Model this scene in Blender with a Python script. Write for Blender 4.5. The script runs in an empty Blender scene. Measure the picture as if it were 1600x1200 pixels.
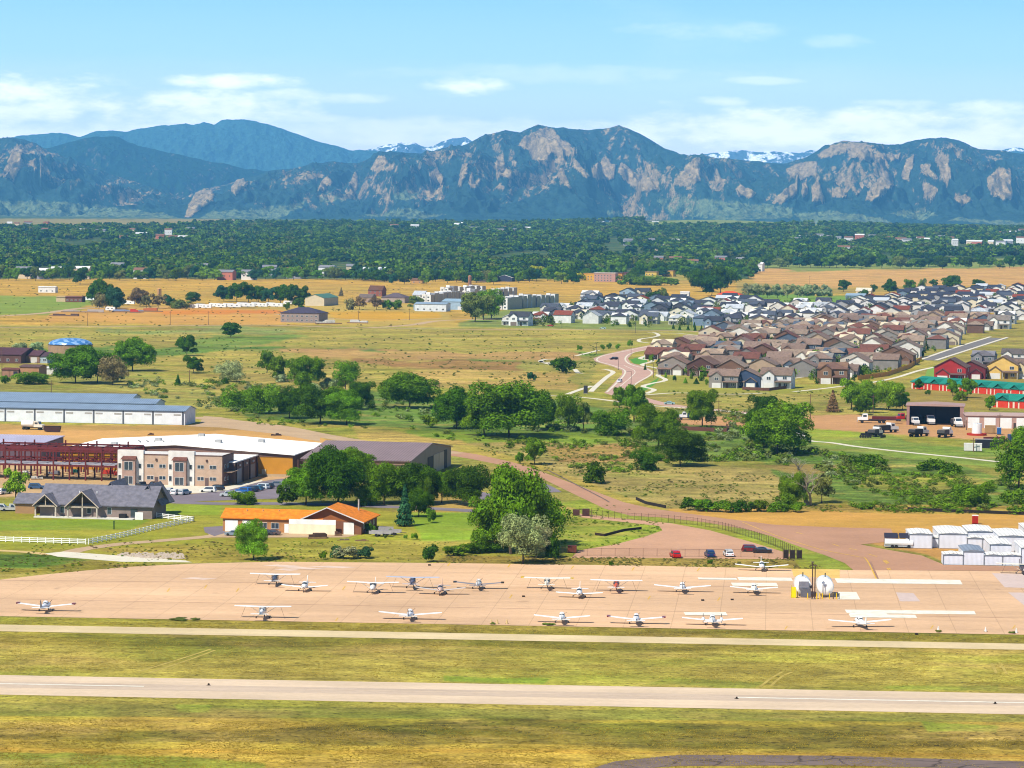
import bpy, math, random
import numpy as np
from mathutils import Vector, Matrix

random.seed(7); rng = np.random.default_rng(7)
SC = bpy.context.scene
COL = SC.collection

# ------------------------------------------------------------------ camera
F = 4600.0; H = 77.0; PITCH = math.atan(255.0/F); ROLL = 0.0100
fwd = Vector((0, math.cos(PITCH), -math.sin(PITCH))); up0 = Vector((0, math.sin(PITCH), math.cos(PITCH))); x0 = Vector((1, 0, 0))
rc = x0*math.cos(ROLL) + up0*math.sin(ROLL); uc = -x0*math.sin(ROLL) + up0*math.cos(ROLL)
cam = bpy.data.cameras.new("camera"); camo = bpy.data.objects.new("camera", cam); COL.objects.link(camo)
camo.matrix_world = Matrix(((rc.x, uc.x, -fwd.x, 0), (rc.y, uc.y, -fwd.y, 0), (rc.z, uc.z, -fwd.z, H), (0, 0, 0, 1)))
cam.sensor_width = 36.0; cam.lens = 36.0*F/1600.0; cam.clip_start = 1.0; cam.clip_end = 90000.0
SC.camera = camo

# ------------------------------------------------------------------ light
SUN_EL = math.radians(50); SH = Vector((-0.66, -0.75, 0)).normalized()
S = Vector((SH.x*math.cos(SUN_EL), SH.y*math.cos(SUN_EL), math.sin(SUN_EL)))
sl = bpy.data.lights.new("sun", 'SUN'); sl.energy = 5.0; sl.angle = math.radians(0.5); sl.color = (1.0, 0.935, 0.80)
so = bpy.data.objects.new("sun", sl); COL.objects.link(so); so.rotation_mode = 'QUATERNION'; so.rotation_quaternion = S.to_track_quat('Z', 'Y')
so.location = (0, 0, 500)
W = bpy.data.worlds.new("World"); SC.world = W; W.use_nodes = True
nt = W.node_tree; nt.nodes.clear()
def nd(t, typ, **kw):
    n = t.nodes.new(typ)
    for k, v in kw.items(): setattr(n, k, v)
    return n
sky = nd(nt, 'ShaderNodeTexSky', sky_type='NISHITA'); sky.sun_disc = False; sky.sun_elevation = SUN_EL; sky.sun_rotation = math.atan2(SH.x, SH.y)
sky.altitude = 1600; sky.air_density = 1.0; sky.dust_density = 0.4; sky.ozone_density = 1.6
bg = nd(nt, 'ShaderNodeBackground'); bg.inputs[1].default_value = 0.085
out = nd(nt, 'ShaderNodeOutputWorld')
tc = nd(nt, 'ShaderNodeTexCoord'); sep = nd(nt, 'ShaderNodeSeparateXYZ'); nt.links.new(tc.outputs['Generated'], sep.inputs[0])
mp = nd(nt, 'ShaderNodeMapping'); mp.inputs['Scale'].default_value = (1.0, 1.0, 3.6); nt.links.new(tc.outputs['Generated'], mp.inputs[0])
n1 = nd(nt, 'ShaderNodeTexNoise'); n1.inputs['Scale'].default_value = 9.0; n1.inputs['Detail'].default_value = 8; n1.inputs['Roughness'].default_value = 0.56
n1.inputs['Distortion'].default_value = 0.25
nt.links.new(mp.outputs[0], n1.inputs['Vector'])
def mr(t, a, b, c=0, d=1, smooth=True):
    m = nd(t, 'ShaderNodeMapRange'); m.inputs[1].default_value = a; m.inputs[2].default_value = b; m.inputs[3].default_value = c; m.inputs[4].default_value = d
    if smooth: m.interpolation_type = 'SMOOTHSTEP'
    return m
def mth(t, op, a=None, b=None):
    m = nd(t, 'ShaderNodeMath', operation=op)
    for i, q in enumerate((a, b)):
        if q is None: continue
        if isinstance(q, (int, float)): m.inputs[i].default_value = q
        else: t.links.new(q, m.inputs[i])
    return m.outputs[0]
az = mth(nt, 'DIVIDE', sep.outputs[0], sep.outputs[1]); n2 = nd(nt, 'ShaderNodeTexNoise'); n2.inputs['Scale'].default_value = 60.0; n2.inputs['Detail'].default_value = 9; n2.inputs['Roughness'].default_value = 0.6
mp2 = nd(nt, 'ShaderNodeMapping'); mp2.inputs['Scale'].default_value = (1.0, 1.0, 3.0); nt.links.new(tc.outputs['Generated'], mp2.inputs[0]); nt.links.new(mp2.outputs[0], n2.inputs['Vector'])
wob = mth(nt, 'MULTIPLY', mth(nt, 'SUBTRACT', n2.outputs[0], 0.5), 5.2)
tot = None
for cx, cy, rx, ry, k in ((70,165,150,36,.95),(355,130,90,12,.8),(330,172,150,30,.9),(440,150,60,10,.55),(545,155,50,8,.45),(470,187,110,9,.5),(725,133,62,14,.75),(1130,160,40,8,.5),(1550,172,80,12,.7),(1290,205,320,34,1.0),(1420,215,360,30,.9),(1090,52,120,14,.16),(1300,68,50,10,.14),(880,118,260,14,.16),(1180,128,60,6,.3),(1390,163,60,6,.4),(120,215,260,26,.7),(640,205,300,22,.5)):
    ex = mth(nt, 'MULTIPLY', mth(nt, 'SUBTRACT', az, (cx-800)/F), F/rx); ey = mth(nt, 'MULTIPLY', mth(nt, 'SUBTRACT', sep.outputs[2], (345-cy+.01*(cx-800))/F), F/ry)
    d = mth(nt, 'ADD', mth(nt, 'POWER', ex, 2.0), mth(nt, 'POWER', ey, 2.0)); d = mth(nt, 'ADD', mth(nt, 'SUBTRACT', 1.15, d), wob)
    r = mr(nt, -.6, 1.7, 0, k); nt.links.new(d, r.inputs[0]); tot = r.outputs[0] if tot is None else mth(nt, 'MAXIMUM', tot, r.outputs[0])
fr_ = nd(nt, 'ShaderNodeMath', operation='GREATER_THAN'); nt.links.new(sep.outputs[1], fr_.inputs[0]); fr_.inputs[1].default_value = .2; tot = mth(nt, 'MULTIPLY', tot, fr_.outputs[0])
cl = mr(nt, 0.55, 0.80); nt.links.new(n1.outputs[0], cl.inputs[0])
KS = 1/(0.085*2**0.30)
rp = nd(nt, 'ShaderNodeValToRGB'); els = rp.color_ramp.elements
for k, (z, c) in enumerate(((0.0, (1, 1, 1)), (.022, (1, 1, 1)), (.036, (.78, .92, 1.0)), (.055, (.46, .72, .97)), (.080, (.26, .53, .90)), (.13, (.14, .40, .76)))):
    e = els[k] if k < 2 else els.new(z*5); e.position = z*5; e.color = tuple(c)+(1,)
z5 = mth(nt, 'MULTIPLY', sep.outputs[2], 5.0); nt.links.new(z5, rp.inputs[0])
rsc = nd(nt, 'ShaderNodeVectorMath', operation='SCALE'); nt.links.new(rp.outputs[0], rsc.inputs[0]); rsc.inputs['Scale'].default_value = KS*1.45
hi_ = mr(nt, .10, .28, 1, 0); nt.links.new(sep.outputs[2], hi_.inputs[0])
gr = nd(nt, 'ShaderNodeMix', data_type='RGBA'); nt.links.new(hi_.outputs[0], gr.inputs[0]); nt.links.new(sky.outputs[0], gr.inputs[6]); nt.links.new(rsc.outputs[0], gr.inputs[7])
fac = mth(nt, 'MAXIMUM', tot, mth(nt, 'MULTIPLY', cl.outputs[0], .07))
mix = nd(nt, 'ShaderNodeMix', data_type='RGBA'); nt.links.new(fac, mix.inputs[0]); nt.links.new(gr.outputs[2], mix.inputs[6]); mix.inputs[7].default_value = (2.1*KS, 2.0*KS, 1.9*KS, 1)
nt.links.new(mix.outputs[2], bg.inputs[0]); nt.links.new(bg.outputs[0], out.inputs[0])
SC.view_settings.view_transform = 'Standard'; SC.view_settings.look = 'None'; SC.view_settings.exposure = 0.46; SC.cycles.pixel_filter_type = 'BLACKMAN_HARRIS'; SC.cycles.filter_width = 1.05; SC.view_settings.gamma = 1.0
SC.render.engine = 'CYCLES'
SC.cycles.max_bounces = 5; SC.cycles.diffuse_bounces = 2; SC.cycles.glossy_bounces = 2; SC.cycles.transmission_bounces = 2
SC.cycles.volume_bounces = 1; SC.cycles.transparent_max_bounces = 6; SC.cycles.use_adaptive_sampling = True; SC.cycles.adaptive_threshold = 0.015
SC.cycles.use_denoising = True; SC.cycles.caustics_reflective = False; SC.cycles.caustics_refractive = False

# ------------------------------------------------------------------ projection helpers (photo pixel -> place on the land)
def T(Y):                                   # the land rises gently towards the foothills
    Y = np.asarray(Y, float)
    a = np.clip((Y-3750.0)/4800.0, 0, 1); b = np.clip((Y-8550.0)/9000.0, 0, 1)
    return 63.0*(0.25*a*a+0.75*a) + 16.0*b
def ray(px, py):
    return rc*((px-800.0)/F) + uc*((600.0-py)/F) + fwd
def G(px, py):
    d = ray(px, py)
    if d.z < 0:
        t = -H/d.z
        if d.y*t < 3750: return Vector((d.x*t, d.y*t, 0))
    lo, hi = 3000.0, 17000.0
    for _ in range(40):
        m = (lo+hi)/2; z = H + d.z/d.y*m
        if z > float(T(m)): lo = m
        else: hi = m
    return Vector((d.x/d.y*lo, lo, float(T(lo))))
def scale_at(p): return (F/p.y) if not isinstance(p, (int, float)) else F/p
def proj(X, Y, Z):                          # numpy: world -> photo pixel
    dx, dy, dz = X, Y, Z-H
    w = dy*fwd.y + dz*fwd.z
    a = dx*rc.x + dy*rc.y + dz*rc.z; b = dx*uc.x + dy*uc.y + dz*uc.z
    return 800.0 + F*a/w, 600.0 - F*b/w
def at_Y(px, py, Y):                        # point on the pixel's ray at distance Y
    d = ray(px, py); return Vector((d.x/d.y*Y, Y, H + d.z/d.y*Y))

def lin(h, k=1.0):
    h = h.lstrip('#'); o = []
    for i in (0, 2, 4):
        c = int(h[i:i+2], 16)/255.0
        o.append((c/12.92 if c <= .04045 else ((c+.055)/1.055)**2.4)*k)
    g = .3*o[0]+.59*o[1]+.11*o[2]
    return [min(1, max(.004, g+(q-g)*SAT)) for q in o]
SAT = 1.04
ALB = 1/1.38
def C(h, k=1.0): return tuple(lin(h, ALB*k)) + (1.0,)

# numpy value noise
def _hash(ix, iy, seed):
    n = (ix.astype(np.int64)*374761393 + iy.astype(np.int64)*668265263 + seed*1274126177) & 0x7fffffff
    n = ((n ^ (n >> 13))*1274126177) & 0x7fffffff
    n = (n ^ (n >> 16)) & 0xffff
    return n/65535.0
def vnoise(x, y, seed=0):
    ix = np.floor(x); iy = np.floor(y); fx = x-ix; fy = y-iy
    fx = fx*fx*(3-2*fx); fy = fy*fy*(3-2*fy)
    a = _hash(ix, iy, seed); b = _hash(ix+1, iy, seed); c = _hash(ix, iy+1, seed); d = _hash(ix+1, iy+1, seed)
    return (a*(1-fx)+b*fx)*(1-fy) + (c*(1-fx)+d*fx)*fy
def fbm(x, y, oct=4, seed=0, gain=.5):
    s = 0; a = 1; t = 0
    for i in range(oct):
        s = s + a*vnoise(x*2**i, y*2**i, seed+i*17); t += a; a *= gain
    return s/t
def inpoly(px, py, poly):
    inside = np.zeros(np.shape(px), bool); n = len(poly); j = n-1
    for i in range(n):
        xi, yi = poly[i]; xj, yj = poly[j]
        if yi != yj:
            c = ((yi > py) != (yj > py)) & (px < (xj-xi)*(py-yi)/(yj-yi)+xi)
            inside ^= c
        j = i
    return inside

# ------------------------------------------------------------------ materials
def newmat(name):
    m = bpy.data.materials.new(name); m.use_nodes = True
    t = m.node_tree; b = t.nodes['Principled BSDF']
    return m, t, b
def objmat(name, rough=.75, var=.18, scale=1.5, spec=.3, metal=0.0, seams=None, bump=0.0):
    m, t, b = newmat(name)
    oi = nd(t, 'ShaderNodeObjectInfo'); tcn = nd(t, 'ShaderNodeTexCoord')
    ns = nd(t, 'ShaderNodeTexNoise'); ns.inputs['Scale'].default_value = scale; ns.inputs['Detail'].default_value = 5
    t.links.new(tcn.outputs['Object'], ns.inputs['Vector'])
    r = mr(t, .3, .7, 1-var, 1+var*.5, False); t.links.new(ns.outputs[0], r.inputs[0])
    val = r.outputs[0]
    if seams:
        wv = nd(t, 'ShaderNodeTexWave'); wv.bands_direction = seams[0]; wv.inputs['Scale'].default_value = seams[1]
        t.links.new(tcn.outputs['Object'], wv.inputs['Vector'])
        r2 = mr(t, 0.0, 0.25, seams[2], 1.0, False); t.links.new(wv.outputs[1], r2.inputs[0])
        val = mth(t, 'MULTIPLY', val, r2.outputs[0])
    mx = nd(t, 'ShaderNodeMix', data_type='RGBA', blend_type='MULTIPLY'); mx.inputs[0].default_value = 1
    t.links.new(oi.outputs['Color'], mx.inputs[6]); t.links.new(val, mx.inputs[7]); t.links.new(mx.outputs[2], b.inputs['Base Color'])
    b.inputs['Roughness'].default_value = rough; b.inputs['Specular IOR Level'].default_value = spec; b.inputs['Metallic'].default_value = metal
    return m
M_WALL = objmat("painted_wall", .8, .16, .5)
M_SIDING = objmat("ribbed_siding", .6, .1, .4, seams=('X', 1.1, .72))
M_ROOF = objmat("shingle_roof", .9, .3, .9)
M_MROOF = objmat("seamed_metal_roof", .5, .14, .2, seams=('X', .35, .6))
M_GLOSS = objmat("gloss_paint", .3, .08, .8, spec=.5)
M_MATT = objmat("matt_surface", .85, .2, 2.0)
M_STEEL = objmat("steel_paint", .55, .2, 1.0)
def leafmat(name, transl=.25):
    m, t, b = newmat(name)
    oi = nd(t, 'ShaderNodeObjectInfo'); g = nd(t, 'ShaderNodeNewGeometry')
    ns = nd(t, 'ShaderNodeTexNoise'); ns.inputs['Scale'].default_value = .35; ns.inputs['Detail'].default_value = 3
    t.links.new(g.outputs['Position'], ns.inputs['Vector'])
    r = mr(t, .3, .7, .5, 1.5, False); t.links.new(ns.outputs[0], r.inputs[0])
    r3 = mr(t, 0, 1, .7, 1.35, False); t.links.new(g.outputs['Random Per Island'], r3.inputs[0])
    r2 = mr(t, 0, 1, .85, 1.15, False); t.links.new(oi.outputs['Random'], r2.inputs[0])
    v = mth(t, 'MULTIPLY', mth(t, 'MULTIPLY', r.outputs[0], r2.outputs[0]), r3.outputs[0])
    mx = nd(t, 'ShaderNodeMix', data_type='RGBA', blend_type='MULTIPLY'); mx.inputs[0].default_value = 1
    t.links.new(oi.outputs['Color'], mx.inputs[6]); t.links.new(v, mx.inputs[7])
    df = nd(t, 'ShaderNodeBsdfDiffuse'); tr = nd(t, 'ShaderNodeBsdfTranslucent'); ms = nd(t, 'ShaderNodeMixShader'); ms.inputs[0].default_value = transl
    t.links.new(mx.outputs[2], df.inputs[0]); t.links.new(mx.outputs[2], tr.inputs[0]); t.links.new(df.outputs[0], ms.inputs[1]); t.links.new(tr.outputs[0], ms.inputs[2])
    t.nodes.remove(b); t.links.new(ms.outputs[0], t.nodes['Material Output'].inputs[0])
    return m
M_LEAF = leafmat("foliage")
M_BARK = objmat("bark", .9, .35, 2.0)
def flat(name, col, rough=.5, spec=.5):
    m, t, b = newmat(name); b.inputs['Base Color'].default_value = col; b.inputs['Roughness'].default_value = rough; b.inputs['Specular IOR Level'].default_value = spec
    return m
M_GLASS = flat("window_glass", (.035, .05, .07, 1), .12, .8)
M_TYRE = flat("tyre_rubber", (.02, .02, .02, 1), .8, .2)
M_FRAME = flat("white_trim", (.7, .7, .68, 1), .6)
def pave(name, hexc, var=.14, scale=.06, fine=.8, cracks=None, streak=None, joints=False):
    m, t, b = newmat(name)
    g = nd(t, 'ShaderNodeNewGeometry'); base = C(hexc)
    def noise(sc, det=5, mpv=None):
        n = nd(t, 'ShaderNodeTexNoise'); n.inputs['Scale'].default_value = sc; n.inputs['Detail'].default_value = det
        if mpv:
            mm = nd(t, 'ShaderNodeMapping'); mm.inputs['Scale'].default_value = mpv; mm.inputs['Rotation'].default_value = (0, 0, math.radians(4)); t.links.new(g.outputs['Position'], mm.inputs[0]); t.links.new(mm.outputs[0], n.inputs['Vector'])
        else: t.links.new(g.outputs['Position'], n.inputs['Vector'])
        return n
    a = noise(scale); ra = mr(t, .3, .7, 1-var, 1+var*.6, False); t.links.new(a.outputs[0], ra.inputs[0])
    c = noise(fine, 3); rb = mr(t, .3, .7, .94, 1.05, False); t.links.new(c.outputs[0], rb.inputs[0])
    v = mth(t, 'MULTIPLY', ra.outputs[0], rb.outputs[0])
    if streak:
        s = noise(.5, 4, (.03, .5, 1)); rs = mr(t, .35, .7, 1-streak, 1.04, False); t.links.new(s.outputs[0], rs.inputs[0]); v = mth(t, 'MULTIPLY', v, rs.outputs[0])
    if cracks:
        vo = nd(t, 'ShaderNodeTexVoronoi'); vo.feature = 'DISTANCE_TO_EDGE'; vo.inputs['Scale'].default_value = cracks[0]
        nn = noise(.15, 3); va = nd(t, 'ShaderNodeVectorMath', operation='MULTIPLY_ADD'); t.links.new(nn.outputs[1], va.inputs[0]); va.inputs[1].default_value = (6, 6, 0); t.links.new(g.outputs['Position'], va.inputs[2])
        t.links.new(va.outputs[0], vo.inputs['Vector'])
        rcx = mr(t, 0, cracks[1], cracks[2], 1.0, False); t.links.new(vo.outputs[0], rcx.inputs[0]); v = mth(t, 'MULTIPLY', v, rcx.outputs[0])
    if joints:
        br = nd(t, 'ShaderNodeTexBrick'); mm = nd(t, 'ShaderNodeMapping'); mm.inputs['Rotation'].default_value = (0, 0, math.radians(5)); t.links.new(g.outputs['Position'], mm.inputs[0]); t.links.new(mm.outputs[0], br.inputs['Vector'])
        br.offset = 0; br.inputs['Scale'].default_value = 1; br.inputs['Brick Width'].default_value = 9; br.inputs['Row Height'].default_value = 12; br.inputs['Mortar Size'].default_value = .09
        br.inputs['Color1'].default_value = (1,1,1,1); br.inputs['Color2'].default_value = (.96,.96,.96,1); br.inputs['Mortar'].default_value = (.82,.79,.77,1); v = mth(t, 'MULTIPLY', v, br.outputs[0])
        so_ = noise(.22, 4); rs2 = mr(t, .66, .74, 1.0, .78, False); t.links.new(so_.outputs[0], rs2.inputs[0]); v = mth(t, 'MULTIPLY', v, rs2.outputs[0])
        hz = noise(.018, 4, (.5, 1.6, 1)); rs3 = mr(t, .4, .62, .90, 1.06, False); t.links.new(hz.outputs[0], rs3.inputs[0]); v = mth(t, 'MULTIPLY', v, rs3.outputs[0])
    mx = nd(t, 'ShaderNodeMix', data_type='RGBA', blend_type='MULTIPLY'); mx.inputs[0].default_value = 1; mx.inputs[6].default_value = base
    t.links.new(v, mx.inputs[7]); t.links.new(mx.outputs[2], b.inputs['Base Color']); b.inputs['Roughness'].default_value = .9; b.inputs['Specular IOR Level'].default_value = .15
    return m

# ------------------------------------------------------------------ mesh builder
def mesh_np(name, V, Q):
    me = bpy.data.meshes.new(name); V = np.asarray(V, np.float32); Q = np.asarray(Q, np.int32); k = Q.shape[1]
    me.vertices.add(len(V)); me.vertices.foreach_set("co", V.ravel())
    me.loops.add(Q.size); me.loops.foreach_set("vertex_index", Q.ravel())
    me.polygons.add(len(Q)); me.polygons.foreach_set("loop_start", np.arange(0, Q.size, k, dtype=np.int32)); me.polygons.foreach_set("loop_total", np.full(len(Q), k, np.int32))
    me.update(calc_edges=True); return me
def link(name, me, mat=None, parent=None, color=None):
    if mat and not me.materials:
        for q in (mat if isinstance(mat, (list, tuple)) else [mat]): me.materials.append(q)
    o = bpy.data.objects.new(name, me); COL.objects.link(o)
    if parent: o.parent = parent
    if color: o.color = color
    return o
class MB:
    def __init__(s): s.v = []; s.f = []; s.m = []; s.mi = 0
    def face(s, pts):
        n = len(s.v); s.v += [tuple(p) for p in pts]; s.f.append(tuple(range(n, n+len(pts)))); s.m.append(s.mi)
    def box(s, x0, x1, y0, y1, z0, z1):
        n = len(s.v); s.v += [(x0,y0,z0),(x1,y0,z0),(x1,y1,z0),(x0,y1,z0),(x0,y0,z1),(x1,y0,z1),(x1,y1,z1),(x0,y1,z1)]
        for q in ((0,3,2,1),(4,5,6,7),(0,1,5,4),(1,2,6,5),(2,3,7,6),(3,0,4,7)): s.f.append(tuple(n+i for i in q)); s.m.append(s.mi)
        return s
    def hull(s, a, b):                      # two rings with the same count -> closed solid
        k = len(a); n = len(s.v); s.v += [tuple(p) for p in a]+[tuple(p) for p in b]
        s.f.append(tuple(n+i for i in range(k))[::-1]); s.f.append(tuple(n+k+i for i in range(k))); s.m += [s.mi]*2
        for i in range(k): s.f.append((n+i, n+(i+1)%k, n+k+(i+1)%k, n+k+i)); s.m.append(s.mi)
        return s
    def cyl(s, p0, p1, r0, r1=None, n=10):
        r1 = r0 if r1 is None else r1; p0 = Vector(p0); p1 = Vector(p1); d = (p1-p0).normalized()
        u = d.orthogonal().normalized(); w = d.cross(u)
        s.hull([p0+(u*math.cos(2*math.pi*i/n)+w*math.sin(2*math.pi*i/n))*r0 for i in range(n)], [p1+(u*math.cos(2*math.pi*i/n)+w*math.sin(2*math.pi*i/n))*r1 for i in range(n)])
        return s
    def loft(s, rings):
        for a, b in zip(rings[:-1], rings[1:]):
            pass
        k = len(rings[0]); n = len(s.v)
        for r in rings: s.v += [tuple(p) for p in r]
        for j in range(len(rings)-1):
            for i in range(k): s.f.append((n+j*k+i, n+j*k+(i+1)%k, n+(j+1)*k+(i+1)%k, n+(j+1)*k+i)); s.m.append(s.mi)
        s.f.append(tuple(n+i for i in range(k))[::-1]); s.f.append(tuple(n+(len(rings)-1)*k+i for i in range(k))); s.m += [s.mi]*2
        return s
    def build(s, name, mat, parent=None, color=None, smooth=False):
        me = bpy.data.meshes.new(name); me.from_pydata(s.v, [], s.f)
        if s.mi: me.polygons.foreach_set("material_index", s.m)
        if smooth: me.polygons.foreach_set("use_smooth", [True]*len(me.polygons))
        me.update()
        import bmesh
        bm = bmesh.new(); bm.from_mesh(me); bmesh.ops.recalc_face_normals(bm, faces=bm.faces); bm.to_mesh(me); bm.free()
        return link(name, me, mat, parent, color)
def tag(o, label=None, cat=None, group=None, kind=None):
    if label: o['label'] = label
    if cat: o['category'] = cat
    if group: o['group'] = group
    if kind: o['kind'] = kind
    return o
def empty(name, loc=(0,0,0), rz=0.0, label=None, cat=None, group=None):
    o = bpy.data.objects.new(name, None); COL.objects.link(o); o.location = loc; o.rotation_euler = (0, 0, rz); o.empty_display_size = .5
    return tag(o, label, cat, group)
KIDS = {}
def copy_tree(o, parent=None):
    c = o.copy(); COL.objects.link(c)
    if parent: c.parent = parent
    for ch in list(o.children): copy_tree(ch, c)
    return c
def paint(o, **cols):
    for ch in o.children_recursive:
        k = ch.name.split('.')[0]
        if k in cols: ch.color = cols[k]
ORD = ['', 'first','second','third','fourth','fifth','sixth','seventh','eighth','ninth','tenth','eleventh','twelfth','thirteenth','fourteenth','fifteenth','sixteenth','seventeenth','eighteenth','nineteenth']
def ordn(i):
    if i < 20: return ORD[i]
    t = {2:'twent',3:'thirt',4:'fort',5:'fift',6:'sixt',7:'sevent',8:'eight',9:'ninet'}
    if i >= 100: return 'hundred-and-' + (ordn(i-100) if i > 100 else 'zeroth')
    return t[i//10]+'ieth' if i % 10 == 0 else t[i//10]+'y-'+ORD[i%10]

# ------------------------------------------------------------------ the ground (one sheet)
cols = np.unique(np.concatenate([np.linspace(-3200, -160, 30), np.arange(-160, 1762, 2.0), np.linspace(1762, 4800, 30)]))
rowsY = [-1500., -400., 0., 150., 260., 330.]
pys = np.arange(1225, 439, -1.0); rowsY += list(H*F/(pys-345.0)*1.0)
rowsY += list(np.linspace(3760, 9000, 230)); rowsY += list(np.linspace(9200, 21500, 26))
rowsY = np.array(sorted(set(rowsY)))
cu = (cols-800.0)/F
YY, UU = np.meshgrid(rowsY, cu, indexing='ij')
XX = UU*np.maximum(YY, 330.0)
ZZ = T(YY)
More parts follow.
